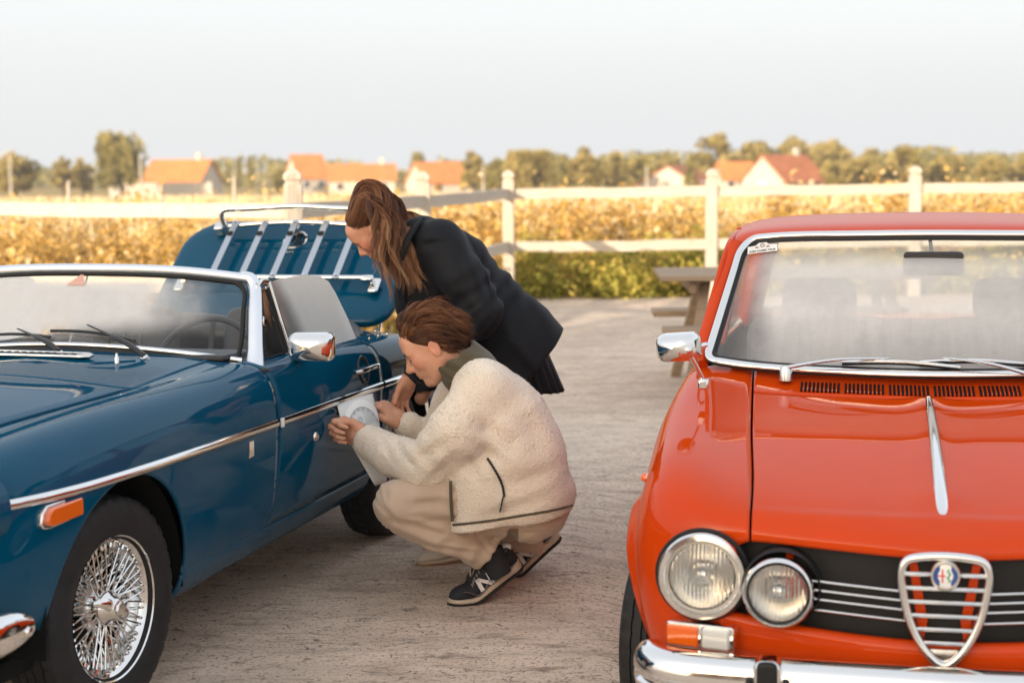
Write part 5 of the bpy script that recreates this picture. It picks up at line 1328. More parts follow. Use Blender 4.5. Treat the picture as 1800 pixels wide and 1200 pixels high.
mesh('screen_surround', *tube(C2, .0115, 10, closed=True, sy=.55, up=(0, -.66, .75)), M['chrome'], SAL)
# roof, pillars, side and rear glass
rr_ = [(1.665, -.032), (1.70, -.014), (1.78, .0), (2.15, .014), (2.60, .010), (2.95, -.012), (3.08, -.04)]
cc_ = [(.612, 1.345), (.608, 1.362), (.588, 1.378), (.52, 1.393), (.36, 1.404), (.16, 1.408), (0, 1.409)]
P = np.array([[(w*(1 if u > 1.75 else .985), u - .008 + (.05*(w/.6)**2 if u < 1.75 else 0), z+dz-.016) for w, z in cc_] for u, dz in rr_])
RN = Net(P); A_, B_ = np.meshgrid(np.linspace(0, 1, 40), np.linspace(0, 1, 30), indexing='ij'); half = RN.grid(A_, B_)
P = np.concatenate([half, mirx(half)[:, ::-1][:, 1:]], 1); skin_sheet('roof', P, M['red'], SAL, .015)
mesh('headlining', *box((0, 2.35, 1.352), (1.08, 1.20, .02)), M['cream_trim'], SAL, bevel=.01)
for s in (1, -1):
    mesh('gutter', *tube(smooth_path([(s*.690, 1.31, .985), (s*.652, 1.51, 1.16), (s*.618, 1.70, 1.315), (s*.612, 1.82, 1.338), (s*.612, 2.3, 1.350), (s*.61, 2.8, 1.342), (s*.595, 3.05, 1.31)], 50), .009, 8), M['red'], SAL)
    mesh('front_pillar', *tube(smooth_path([(s*.672, 1.315, .975), (s*.635, 1.52, 1.160), (s*.592, 1.715, 1.325)], 20), [.026]*20, 10, sy=.75, up=(0, -.66, .75)), M['red'], SAL)
    mesh('middle_pillar', *bar((s*.68, 2.15, .95), (s*.60, 2.15, 1.36), .05, .04), M['red'], SAL, bevel=.006)
    mesh('rear_pillar', *bar((s*.655, 3.22, .93), (s*.555, 2.99, 1.315), .07, .12), M['red'], SAL, bevel=.02)
    for y0, y1, t0, t1 in ((1.40, 2.12, 1.70, 2.12), (2.18, 3.10, 2.18, 2.90)):
        mesh('side_glass', [(s*.675, y0, .965), (s*.675, y1, .955), (s*.600, t1, 1.345), (s*.600, t0, 1.345)], [(0, 1, 2, 3)], M['fog_half'] if 'fog_half' in M else M['glass'], SAL, smooth=False)
def fog_even(m, v, s): return m.math('MULTIPLY', m.noise(6, 5, .6, v), .22, True)
M['fog_even'] = fogged('misted_glass', fog_even)
mesh('rear_window', [(-.60, 3.26, .955), (.60, 3.26, .955), (.53, 3.02, 1.335), (-.53, 3.02, 1.335)], [(0, 1, 2, 3)], M['fog_even'], SAL, smooth=False)
# cabin
mesh('dashboard', *box((0, 1.42, .88), (1.30, .26, .16)), M['black_vinyl'], SAL, bevel=.05, seg=4)
sw = mesh('steering_wheel', *xf(tube([(.20*math.cos(a), .20*math.sin(a), 0) for a in np.linspace(0, 2*math.pi, 48, endpoint=False)], .012, 8, closed=True), T(.34, 1.72, .90) @ RX(60)), M['black_vinyl'], SAL)
for x in (.34, -.34):
    st = mesh('front_seat', *box((x, 2.0, .46), (.54, .52, .20)), M['grey_cloth'], SAL, bevel=.06, seg=4)
    mesh('backrest', *xf(box((0, 0, .28), (.52, .14, .60)), T(x, 2.30, .46) @ RX(-12)), M['grey_cloth'], st, bevel=.07, seg=4)
    mesh('headrest', *xf(box((0, 0, .68), (.27, .10, .16)), T(x, 2.30, .42) @ RX(-12)), M['grey_cloth'], st, bevel=.05, seg=4)
rs = mesh('rear_seat', *box((0, 2.98, .70), (1.22, .20, .52)), M['grey_cloth'], SAL, bevel=.07, seg=4)
rv = mesh('rear_view_mirror', *xf(prism(rrect(.182, .074, .014), -.012, .014), T(.030, 1.585, 1.268)), M['black_vinyl'], SAL, bevel=.006)
mesh('stalk', *tube([(.026, 1.61, 1.300), (.020, 1.648, 1.350)], .006, 8), M['black_vinyl'], rv)
# rally sticker on the glass
SX = awp(-.86, .90); SM = Matrix.Translation(Vector(SX) + Vector((0, -.008, .006))) @ RZ(-12) @ RX(-40) @ RY(-9)
ol = [(-.048, -.014), (.048, -.014), (.048, .014), (.022, .016), (.012, .026), (-.012, .026), (-.022, .016), (-.048, .014)]
stk = mesh('rally_sticker', *xf(prism(ol, 0, .001), SM), M['white_plastic'], SAL, smooth=False)
def text_mesh(name, body, size, mat, parent, Mx, ext=.0006, bold=False):
    cu = bpy.data.curves.new(name, 'FONT'); cu.body = body; cu.size = size; cu.align_x = 'CENTER'; cu.align_y = 'CENTER'; cu.extrude = ext
    if bold: cu.offset = size*.02
    to = bpy.data.objects.new(name, cu); COL.objects.link(to); dg = bpy.context.evaluated_depsgraph_get(); me = bpy.data.meshes.new_from_object(to.evaluated_get(dg))
    COL.objects.unlink(to); bpy.data.objects.remove(to); me.materials.clear(); me.materials.append(mat)
    o = bpy.data.objects.new(name, me); link(o, parent); o.matrix_local = Mx; return o
M['ink'] = plain('dark_ink', (.03, .04, .06), .6); M['ink_brown'] = plain('brown_ink', (.30, .20, .17), .6)
text_mesh('sticker_print', 'ALBO CLASSIC TOUR', .0088, M['ink'], stk, SM @ T(0, -.001, -.007) @ RX(90))
mesh('sticker_emblem', *xf(cat_(tube([(.006*math.cos(a), -.0015, .014+.006*math.sin(a)) for a in np.linspace(0, 6.28, 16, endpoint=False)], .0012, 5, closed=True), box((-.018, -.001, .008), (.010, .001, .005)), box((.018, -.001, .008), (.010, .001, .005))), SM), M['ink_brown'], stk, smooth=False)
# wipers
def wiper2(px, mid, b0, b1):
    pv = mesh('wiper', *xf(lathe([(.020, -.02), (.019, .008), (.015, .022), (.0, .026)], 20), T(*px)), M['chrome_dull'], SAL)
    a = np.array(px) + np.array([0, -.004, .018]); t = np.array(mid) + np.array([0, -.022, .012])
    mesh('arm', *tube(smooth_path([a, a*.5+t*.5+np.array([0, -.012, .012]), t], 12), np.linspace(.011, .006, 12), 8, sy=.6), M['chrome_dull'], pv)
    q0, q1 = np.array(b0)+np.array([0, -.014, .010]), np.array(b1)+np.array([0, -.014, .010])
    ph = smooth_path([q0, (q0+q1)/2+np.array([0, -.010, .010]), q1], 14)
    mesh('blade', *tube(ph, .0045, 6), M['chrome_dull'], pv); mesh('rubber', *tube(ph + np.array([0, .006, -.008]), .004, 6), M['seal'], pv)
wiper2((-.405, 1.175, .968), awp(-.16, .075), awp(-.36, .045), awp(.14, .028))
wiper2((.30, 1.15, .955), awp(.07, .085), awp(-.03, .060), awp(.42, .045))
# wing mirror, quarter handle
MC = (-.688, .90, 1.075)
prof = [(.94, .012), (1.0, .006), (1.0, -.010), (.95, -.030), (.80, -.050), (.5, -.066), (.02, -.070)]
o = rrect(.125, .082, .026, 6); V = []; n = len(o)
for k, d in prof:
    for x, z in o: V.append((x*k, d, z*k))
F = [(i*n+j, i*n+(j+1) % n, (i+1)*n+(j+1) % n, (i+1)*n+j) for i in range(len(prof)-1) for j in range(n)]
mg = mesh('wing_mirror', *xf((V, F), T(*MC) @ RZ(-14) @ RY(-5)), M['chrome'], SAL)
mesh('mirror_glass', *xf(([(x*.95, .011, z*.95) for x, z in o], [tuple(range(n))]), T(*MC) @ RZ(-14) @ RY(-5)), M['chrome'], mg, smooth=False)
mesh('ball', *xf(lathe([(0, -.016), (.012, -.010), (.016, 0), (.012, .010), (0, .016)], 16), T(-.660, .845, 1.072)), M['chrome'], mg)
mesh('stalk', *tube([(-.660, .845, 1.070), (-.640, .862, 1.028), (-.622, .885, .985)], .0065, 10), M['chrome'], mg)
mesh('foot', *box((-.620, .890, .972), (.030, .040, .030)), M['chrome'], mg, bevel=.006)
mesh('vent_catch', *tube([(-.668, 1.20, .99), (-.675, 1.18, 1.02), (-.665, 1.17, 1.045), (-.64, 1.19, 1.05)], .008, 8), M['chrome'], SAL)
# ------------------------------------------------------------------ people: smooth implicit surfaces turned into meshes
class Sdf:
    def __init__(s, lo, hi, h):
        s.lo = np.array(lo, float); s.h = h
        s.n = np.ceil((np.array(hi)-s.lo)/h).astype(int) + 1
        s.F = np.full(s.n, .5, np.float32)
    def sub(s, lo, hi, m):
        a = np.clip(np.floor((np.asarray(lo)-m-s.lo)/s.h).astype(int), 0, s.n-1); b = np.clip(np.ceil((np.asarray(hi)+m-s.lo)/s.h).astype(int)+1, 1, s.n)
        sl = tuple(slice(i, j) for i, j in zip(a, b))
        ax = [(s.lo[k] + np.arange(a[k], b[k])*s.h).astype(np.float32) for k in range(3)]
        return sl, np.meshgrid(*ax, indexing='ij', sparse=True)
    def comb(s, sl, d, k, op='add'):
        f = s.F[sl]; k = max(k, 1e-4)
        if op == 'sub':
            d = -d; h = np.clip(.5 - .5*(d-f)/k, 0, 1)*0 + np.clip(.5 + .5*(d-f)/k, 0, 1); s.F[sl] = f*(1-h) + d*h + k*h*(1-h)
        else:
            h = np.clip(.5 + .5*(f-d)/k, 0, 1); s.F[sl] = f*(1-h) + d*h - k*h*(1-h)
    def cone(s, a, b, r0, r1, k=.02, op='add'):
        a, b = np.array(a, float), np.array(b, float); R_ = max(r0, r1)
        sl, (X, Y, Z) = s.sub(np.minimum(a, b)-R_, np.maximum(a, b)+R_, k+.02)
        ab = b-a; L2 = max(ab@ab, 1e-9)
        t = np.clip(((X-a[0])*ab[0] + (Y-a[1])*ab[1] + (Z-a[2])*ab[2])/L2, 0, 1)
        d = np.sqrt((X-a[0]-t*ab[0])**2 + (Y-a[1]-t*ab[1])**2 + (Z-a[2]-t*ab[2])**2) - (r0 + (r1-r0)*t)
        s.comb(sl, d, k, op); return s
    def chain(s, pts, rs, k=.02, op='add'):
        for i in range(len(pts)-1): s.cone(pts[i], pts[i+1], rs[i], rs[i+1], k, op)
        return s
    def ell(s, c, r, k=.02, rot=None, op='add'):
        c = np.array(c, float); r = np.array(r, float); m = r.max()
        sl, (X, Y, Z) = s.sub(c-m, c+m, k+.02)
        x, y, z = X-c[0], Y-c[1], Z-c[2]
        if rot is not None:
            q = np.array(rot).T     # world -> local
            x, y, z = q[0, 0]*x+q[0, 1]*y+q[0, 2]*z, q[1, 0]*x+q[1, 1]*y+q[1, 2]*z, q[2, 0]*x+q[2, 1]*y+q[2, 2]*z
        k0 = np.sqrt((x/r[0])**2 + (y/r[1])**2 + (z/r[2])**2); k1 = np.sqrt((x/r[0]**2)**2 + (y/r[1]**2)**2 + (z/r[2]**2)**2) + 1e-9
        s.comb(sl, k0*(k0-1)/k1, k, op); return s
    def plane(s, p, n, k=.01, lo=None, hi=None):
        """cut away the side the normal points to"""
        p = np.array(p, float); n = np.array(n, float); n /= np.linalg.norm(n)
        if lo is None: lo, hi = s.lo, s.lo + s.n*s.h
        sl, (X, Y, Z) = s.sub(lo, hi, 0)
        d = (X-p[0])*n[0] + (Y-p[1])*n[1] + (Z-p[2])*n[2]
        f = s.F[sl]; h = np.clip(.5 + .5*(d-f)/k, 0, 1); s.F[sl] = f*(1-h) + d*h + k*h*(1-h); return s
    def warp(s, fn):
        sl, (X, Y, Z) = s.sub(s.lo, s.lo + s.n*s.h, 0); s.F += (fn(X, Y, Z)).astype(np.float32); return s
    def mesh(s):
        F = s.F; I = F < 0; n = s.n
        c = np.zeros(n-1, np.int8)
        for dx in (0, 1):
            for dy in (0, 1):
                for dz in (0, 1): c += I[dx:n[0]-1+dx, dy:n[1]-1+dy, dz:n[2]-1+dz]
        cells = np.argwhere((c > 0) & (c < 8)); idx = -np.ones(n-1, np.int32); idx[tuple(cells.T)] = np.arange(len(cells))
        acc = np.zeros((len(cells), 3), np.float32); cnt = np.zeros(len(cells), np.float32)
        for ax in range(3):
            o1, o2 = [k for k in range(3) if k != ax]
            for e1 in (0, 1):
                for e2 in (0, 1):
                    p = cells.copy(); p[:, o1] += e1; p[:, o2] += e2; q = p.copy(); q[:, ax] += 1
                    fa, fb = F[tuple(p.T)], F[tuple(q.T)]; m = (fa < 0) != (fb < 0)
                    t = fa[m]/(fa[m]-fb[m]); v = (p[m]-cells[m]).astype(np.float32); v[:, ax] += t
                    acc[m] += v; cnt[m] += 1
        V = s.lo + (cells + acc/np.maximum(cnt, 1)[:, None])*s.h
        Q = []
        for ax in range(3):
            o1, o2 = (ax+1) % 3, (ax+2) % 3
            A = [slice(0, n[k]-1) if k == ax else slice(1, n[k]-1) for k in range(3)]; B = list(A); B[ax] = slice(1, n[ax])
            ia, ib = I[tuple(A)], I[tuple(B)]; e = np.argwhere(ia != ib)
            base = e.copy()
            for k in (o1, o2): base[:, k] += 1
            def cid(d1, d2):
                p = base.copy(); p[:, o1] -= d1; p[:, o2] -= d2; return idx[tuple(p.T)]
            f = np.stack([cid(1, 1), cid(0, 1), cid(0, 0), cid(1, 0)], 1); flip = ~ia[tuple(e.T)]
            f[flip] = f[flip][:, ::-1]; Q.append(f)
        Q = np.concatenate(Q); Q = Q[(Q >= 0).all(1)]
        return V, Q

def vnoise(P, scale, seed=0):
    """cheap smooth value noise"""
    P = np.asarray(P)*scale + seed*17.3; i = np.floor(P).astype(np.int64); f = P-i; f = f*f*(3-2*f); out = 0
    def hsh(a, b, c): 
        h = (a*374761393 + b*668265263 + c*2147483647) & 0x7fffffff; h = ((h ^ (h >> 13))*1274126177) & 0x7fffffff; return (h ^ (h >> 16) & 0xffff) % 65536/65535.0
    for dx in (0, 1):
        for dy in (0, 1):
            for dz in (0, 1):
                w = (f[:, 0] if dx else 1-f[:, 0])*(f[:, 1] if dy else 1-f[:, 1])*(f[:, 2] if dz else 1-f[:, 2])
                out = out + w*hsh(i[:, 0]+dx, i[:, 1]+dy, i[:, 2]+dz)
    return out
def vnormals(V, Q):
    n = np.cross(V[Q[:, 2]]-V[Q[:, 0]], V[Q[:, 3]]-V[Q[:, 1]]); N_ = np.zeros_like(V)
    for k in range(4): np.add.at(N_, Q[:, k], n)
    return N_/(np.linalg.norm(N_, axis=1)[:, None] + 1e-12)
def relax(V, Q, it=2, lam=.5):
    for _ in range(it):
        A = np.zeros_like(V); c = np.zeros(len(V))
        for k in range(4):
            j = (k+1) % 4; np.add.at(A, Q[:, k], V[Q[:, j]]); np.add.at(A, Q[:, j], V[Q[:, k]]); np.add.at(c, Q[:, k], 1); np.add.at(c, Q[:, j], 1)
        V = V + lam*(A/np.maximum(c, 1)[:, None] - V)
    return V
def join_q(*fields):
    """one body: coarse trunk and limbs, finer head and hands grown out of it"""
    Vs, Qs, n = [], [], 0
    for i, F_ in enumerate(fields):
        v, q = F_.mesh(); v = relax(v, q, 1, .35); Vs.append(v); Qs.append(q+n); n += len(v)
    return np.concatenate(Vs), np.concatenate(Qs)
from mathutils.bvhtree import BVHTree
def bvh_of(V, Q): return BVHTree.FromPolygons([tuple(v) for v in V], [tuple(int(i) for i in q) for q in Q])
def hit(tree, px, py, lift=.0):
    d = Vector(far(px, py, 5.0) - np.array([0, 0, CAM_H])).normalized(); o = Vector((0, 0, CAM_H))
    r = tree.ray_cast(o, d)
    return None if r[0] is None else np.array(r[0] + r[1]*(lift if r[1].dot(d) < 0 else -lift))

def creases(segs, y0, yspan):
    """cloth folds: valleys with soft ridges beside them along picture-side lines (depth y0)"""
    L = [(far(a, b, y0), far(c, d, y0), dp, w) for a, b, c, d, dp, w in segs]
    def f(X, Y, Z):
        out = 0*(X+Y+Z)
        near = np.clip((y0 + yspan - Y)/(.5*yspan), 0, 1)
        for p, q, dp, w in L:
            dx, dz = q[0]-p[0], q[2]-p[2]; l2 = dx*dx+dz*dz; t = np.clip(((X-p[0])*dx + (Z-p[2])*dz)/l2, 0, 1)
            px_, pz_ = X-p[0]-t*dx, Z-p[2]-t*dz; sd = (dx*pz_-dz*px_)/math.sqrt(l2); d = np.sqrt(px_*px_+pz_*pz_)
            fade = (.25+.75*np.sin(np.pi*np.clip(t, .06, .94)))
            out = out + near*fade*dp*(np.exp(-(d/w)**2) - .75*np.exp(-((d-1.9*w)/(1.1*w))**2)*(sd > 0) - .35*np.exp(-((d-2.0*w)/(1.3*w))**2)*(sd <= 0))
        return out
    return f
def head_frame(c, fwd, up):
    f = np.array(fwd, float); f /= np.linalg.norm(f); u = np.array(up, float); u -= f*(u@f); u /= np.linalg.norm(u); l = np.cross(u, f)
    return np.array(c, float), np.stack([f, l, u], 1)      # columns: forward, left, up
def add_head(S, fr, female=False, sc=1.0):
    c, Rm = fr; g = lambda x, y, z: c + Rm @ (np.array([x, y, z])*sc); r_ = lambda *a: np.array(a)*sc
    j = .92 if female else 1.0
    S.ell(g(-.014, 0, .036), r_(.098, .075, .090), .01, Rm)
    S.ell(g(.036, 0, -.022), r_(.060, .058, .082), .03, Rm)
    for s in (1, -1):
        S.cone(g(-.004, s*.050*j, -.040), g(.058, s*.018, -.098*j), .022*sc, .017*sc, .03)
        S.ell(g(.060, s*.044, -.014), r_(.024, .020, .024), .025, Rm)
        S.ell(g(.082, s*.026, .022), r_(.012, .026, .010), .014, Rm)
    S.ell(g(.076, 0, -.097*j), r_(.016, .021, .015), .02, Rm)
    S.ell(g(.070, 0, .050), r_(.028, .050, .040), .03, Rm)
    for s in (1, -1): S.ell(g(.102, s*.034, .003), r_(.018, .018, .013), .012, Rm, 'sub')
    for s in (1, -1):
        S.ell(g(.077, s*.032, .002), r_(.0135, .015, .0125), .004, Rm)
        S.ell(g(.0795, s*.032, .008), r_(.0130, .0165, .0065), .004, Rm)
    n0 = .006 if female else 0
    S.cone(g(.090, 0, .014), g(.1165-n0*.5, 0, -.026+n0), .0080*sc, .0105*sc, .012)
    S.ell(g(.112-n0*.5, 0, -.029+n0), r_(.012, .0115, .0095), .008, Rm)
    for s in (1, -1): S.ell(g(.100, s*.0125, -.032), r_(.010, .008, .008), .008, Rm)
    S.ell(g(.080, 0, -.055), r_(.018, .026, .020), .02, Rm)
    S.ell(g(.0945, 0, -.0560), r_(.0085, .021, .0055), .005, Rm); S.ell(g(.0930, 0, -.0665), r_(.0085, .018, .0065), .005, Rm)
    S.cone(g(.104, -.020, -.0612), g(.104, .020, -.0612), .0022*sc, .0022*sc, .003, 'sub')
    for s in (1, -1):
        S.ell(g(-.008, s*.0765, -.004), r_(.0185, .0085, .031), .006, Rm)
        S.ell(g(-.003, s*.0865, .001), r_(.0100, .0080, .018), .004, Rm, 'sub')
    return g
def add_hand(S, wrist, d, s, curls, spread=.02, sc=1.0, thumb=(.5, .35), k=.006, fore=None, rfore=(.030, .040)):
    """wrist point, direction d to the knuckles, s toward the thumb side; fingers curl toward the palm"""
    d = np.array(d, float); d /= np.linalg.norm(d); s = np.array(s, float); s -= d*(s@d); s /= np.linalg.norm(s); n = -np.cross(d, s) if curls.get('flip') else np.cross(d, s)
    w = np.array(wrist, float)
    if fore is not None: S.cone(w, fore, rfore[0]*sc, rfore[1]*sc, .02)
    S.cone(w, w + d*.03*sc, .027*sc, .028*sc, .02)
    Rm = np.stack([d, s, n], 1)
    S.ell(w + d*.052*sc, np.array([.050, .041, .0165])*sc, .012, Rm); S.ell(w + d*.030*sc + s*.020*sc + n*.006*sc, np.array([.032, .018, .016])*sc, .012, Rm)
    lens = ((.040, .025, .020), (.045, .028, .021), (.041, .026, .020), (.032, .020, .018)); tips = []
    for i, (L, off) in enumerate(zip(lens, (.029, .0098, -.0098, -.027))):
        base = w + d*((.088, .092, .088, .080)[i]*sc) + s*off*sc; c = curls['f'][i]; ang = 0; p = base; dr = d + s*spread*(1.5-i)
        dr /= np.linalg.norm(dr); r = (.0092, .0095, .0090, .0078)[i]*sc
        S.cone(w + d*.05*sc + s*off*.8*sc, base, .011*sc, r*1.08, .008)
        for jn in range(3):
            ang += c[jn]; v = dr*math.cos(ang) + n*math.sin(ang); q = p + v*L[jn]*sc; r1 = r*(.93, .90, .84)[jn]
            S.cone(p, q, r, r1, .002); S.ell(p, (r*1.08, r*1.08, r*1.08), .003); p, r = q, r1
        tips.append(p)
    b = w + d*.022*sc + s*.026*sc + n*.006*sc; v = d*math.cos(thumb[0]) + s*math.sin(thumb[0]) + n*.25; v /= np.linalg.norm(v)
    p1 = b + v*.036*sc; v2 = d*math.cos(thumb[0]-thumb[1]) + s*math.sin(thumb[0]-thumb[1]) + n*(.25+.5*thumb[1]); v2 /= np.linalg.norm(v2)
    p2 = p1 + v2*.032*sc; v3 = v2 + n*.25; v3 /= np.linalg.norm(v3); p3 = p2 + v3*.024*sc
    S.cone(b, p1, .0150*sc, .0115*sc, .010); S.cone(p1, p2, .0112*sc, .0102*sc, .005); S.cone(p2, p3, .0100*sc, .0080*sc, .004); tips.append(p3)
    return tips

def strands(name, paths, rad, tone, mat, parent, sides=3):
    """paths (n, m, 3) -> thin tapering hair tubes in one mesh"""
    n, m, _ = paths.shape; tg = np.gradient(paths, axis=1); tg /= np.linalg.norm(tg, axis=2)[..., None] + 1e-9
    ref = np.array([.3, -.8, .52]); u = ref - tg*(tg @ ref)[..., None]; u /= np.linalg.norm(u, axis=2)[..., None] + 1e-9; b = np.cross(tg, u)
    taper = np.interp(np.linspace(0, 1, m), [0, .1, .7, 1], [.8, 1, .85, .15])[None, :, None]*rad[:, None, None]
    V = np.stack([paths + taper*(math.cos(a)*u + math.sin(a)*b) for a in np.arange(sides)*2*math.pi/sides], 2).reshape(-1, 3)
    i = np.arange(n)[:, None, None]; j = np.arange(m-1)[None, :, None]; k = np.arange(sides)[None, None, :]; l = (k+1) % sides
    b0 = i*m*sides + j*sides; F = np.stack([b0+k, b0+l, b0+sides+l, b0+sides+k], -1).reshape(-1, 4)
    o = mesh(name, V, F, mat, parent); settone(o, np.repeat(np.clip(tone, 0, 1), axis=0, repeats=(m-1)*sides) if tone.ndim == 1 else np.repeat(np.clip(tone[:, :-1], 0, 1).ravel(), sides)); return o
def push_out(P, c, Rm, r, soft=1.0):
    """keep points outside an ellipsoid"""
    q = (P-c) @ Rm / r; l = np.linalg.norm(q, axis=-1, keepdims=True); f = np.where(l < 1, 1/np.maximum(l, .2), 1.0)
    return c + ((q*f)*r) @ Rm.T
W = far
# ------------------------------------------------------------------ crouching man
MAN_BODY_LO, MAN_BODY_HI = (-.66, 5.22, -.02), (.27, 6.06, 1.06)
f_m = (-.855, .03, -.52)
c0, Rm0 = head_frame((0, 0, 0), f_m, (0, 0, 1))
HM = (W(764, 612, 5.49) - Rm0 @ np.array([-.008, .0765, -.004]), Rm0)
S = Sdf(MAN_BODY_LO, MAN_BODY_HI, .0075)
# torso, legs and arms under the clothes
for y in (5.52, 5.70): S.chain([W(930, 862, y), W(905, 800, y), W(878, 735, y), W(845, 685, y)], [.11, .11, .105, .07], .06)
nb = W(832, 655, 5.60)
SH = Sdf(HM[0]-.20, HM[0]+.20, .0027)
for S_ in (S, SH): S_.cone(nb + np.array([.02, .01, -.03]), HM[0] + Rm0 @ np.array([-.028, 0, -.055]), .056, .055, .03)
gm_ = add_head(SH, HM)
jl = dict(hip=W(922, 888, 5.50), knee=W(700, 884, 5.42), ank=W(876, 982, 5.49), ft=W(850, 1030, 5.47)); jr = dict(hip=W(925, 892, 5.72), knee=W(742, 905, 5.84), ank=W(938, 952, 5.90), ft=W(880, 990, 5.86))
for j in (jl, jr): S.chain([j['hip'], j['knee'], j['ank']], [.085, .055, .022], .02); S.cone(j['ank'], j['ank'] + (j['ft']-j['ank'])*.35, .020, .018, .01)
al = dict(sh=W(856, 692, 5.41), el=W(750, 818, 5.43), wr=W(645, 771, 5.645)); ar = dict(sh=W(812, 690, 5.80), el=W(765, 790, 5.93), wr=W(709, 745, 5.885))
for a in (al, ar): S.chain([a['sh'], a['el'], a['wr']], [.05, .042, .029], .02)
dl = np.array([-.88, .30, .36])
SL = Sdf(al['wr']-.24, al['wr']+.24, .0026); SL.cone(al['wr'] + (al['el']-al['wr'])*.3, al['wr'], .034, .029, .02)
tl = add_hand(SL, al['wr'], dl, (.25, -.25, .95), {'f': [(1.30, 1.45, .7), (1.25, 1.5, .7), (1.3, 1.5, .7), (1.35, 1.5, .7)], 'flip': True}, thumb=(.35, .55), sc=1.15)
dr = np.array([-.70, -.05, .70])
SR = Sdf(ar['wr']-.24, ar['wr']+.24, .0026); SR.cone(ar['wr'] + (ar['el']-ar['wr'])*.3, ar['wr'], .034, .029, .02)
tr_ = add_hand(SR, ar['wr'], dr, (-.25, -.95, -.10), {'f': [(.55, .75, .4), (.75, .9, .5), (.9, 1.0, .6), (1.0, 1.1, .6)], 'flip': True}, thumb=(.30, .30), sc=1.15)
V, Q = join_q(S, SH, SL, SR)
man = mesh('person', V, Q, M['skin_m']); tag(man, 'person crouching in cream fleece jacket and beige trousers, holding a white sheet', 'person')
# clothes are the person's children (same world frame)
# trousers
S = Sdf((-.50, 5.20, .0), (.27, 6.06, .62), .0048)
S.chain([jl['hip'], W(800, 872, 5.45), jl['knee']], [.120, .095, .080], .04); S.chain([jl['knee'] + np.array([.0, 0, -.012]), W(768, 930, 5.45), W(858, 972, 5.475)], [.080, .072, .060], .012)
S.chain([jr['hip'], jr['knee']], [.115, .08], .04); S.chain([jr['knee'], W(930, 955, 5.89)], [.078, .060], .012)
S.ell(W(945, 885, 5.60), (.115, .20, .105), .06); S.ell(W(915, 862, 5.60), (.12, .19, .12), .05)
S.plane(W(860, 976, 5.470), Vector((.82, .0, -.57)), .004, W(800, 1040, 5.30), W(908, 915, 5.55))
kn = jl['knee']; an = W(860, 980, 5.465)
def folds(X, Y, Z):
    # creases fanning from the hollow of the knee and gathering at the ankle
    dx = X-kn[0]; dz = Z-kn[2]; a = np.arctan2(dz+.03, dx+.02); r = np.sqrt(dx*dx+dz*dz)
    f = .0030*np.sin(a*9 + 22*r + 4*np.sin(a*3))*np.exp(-((r-.15)/.11)**2)
    t = dx*.80 - dz*.55
    f = f + .0045*np.sin(t*105 + 10*Y + 3*np.sin(dz*30))*np.exp(-(((X-an[0])**2 + (Z-an[2])**2)/.018))
    return f + .0030*np.sin(X*38+Z*46+Y*20)*np.sin(Z*31-X*17) + .0028*np.sin((X*.35+Z)*95+6*np.sin(X*21))*np.exp(-((X-kn[0]-.22)/.07)**2)
S.warp(folds); S.warp(creases([(688, 902, 792, 934, .0055, .011), (698, 926, 775, 962, .005, .010), (716, 876, 788, 868, .0045, .012), (736, 950, 846, 968, .006, .010), (770, 970, 838, 992, .005, .009), (800, 930, 872, 952, .006, .010),
 (838, 938, 872, 978, .005, .008), (668, 872, 700, 905, .004, .010), (735, 908, 800, 905, .005, .010), (950, 908, 992, 900, .005, .012), (900, 925, 960, 935, .005, .012), (780, 945, 860, 950, .005, .009)], 5.45, .16)); V, Q = S.mesh(); V = relax(V, Q, 1, .5)
M['chino'] = cloth('beige_chino', (.52, .395, .295), .85, .10, 420, .22, .3, .25, 16)
tro = mesh('trousers', V, Q, M['chino'], man); BT = bvh_of(V, Q)
# rolled hem and back pocket
hm_c = W(866, 984, 5.465); ax_ = np.array([.80, 0, -.60])
# fleece jacket
S = Sdf((-.60, 5.18, .22), (.28, 6.10, .98), .0049)
for y, kk in ((5.49, 1), (5.72, .97)):
    S.chain([W(846, 683, y), W(877, 737, y), W(903, 802, y), W(922, 868, y)], [.100*kk, .148*kk, .162*kk, .162*kk], .05)
S.ell(W(858, 858, 5.43), (.135, .105, .12), .05); S.cone(W(842, 838, 5.44), W(846, 920, 5.43), .100, .105, .05); S.ell(W(860, 850, 5.75), (.13, .10, .12), .05)
S.ell(W(975, 862, 5.60), (.070, .17, .08), .05)
pa, pb = W(793, 926, 5.45), W(1016, 888, 5.55); dd = pb-pa
S.plane(pa, np.array([dd[2], 0, -dd[0]]), .006)
pf = W(789, 860, 5.40); S.plane(pf, np.array([-1, 0, .10]), .006, (-.60, 5.18, .22), (.2, 6.1, W(800, 800, 5.45)[2]))
S.plane(W(935, 660, 5.5) + np.array([0, 0, .10]), (0, 0, 1), .02) if False else None
S.chain([W(852, 690, 5.43), W(800, 762, 5.37), al['el'], ], [.098, .088, .078], .035); S.chain([al['el'], W(694, 802, 5.55), W(648, 776, 5.64)], [.078, .068, .056], .02)
S.chain([ar['sh'], ar['el']], [.09, .075], .03); S.chain([ar['el'], W(719, 750, 5.885)], [.072, .054], .02)
el_ = al['el']
def jf(X, Y, Z):
    d1 = np.exp(-(((X-el_[0]-.03)**2 + (Y-el_[1])**2 + (Z-el_[2]-.04)**2)/.012))
    f = .006*np.sin((X*.7+Z*.7)*85)*d1
    s = np.exp(-(((X-W(870, 790, 5.4)[0])**2 + (Z-W(870, 790, 5.4)[2])**2)/.010))
    return f + .005*np.sin((X*.45-Z*.9)*60 + 1)*s + .0035*np.sin(X*24+Z*11)*np.sin(Z*21-Y*9)
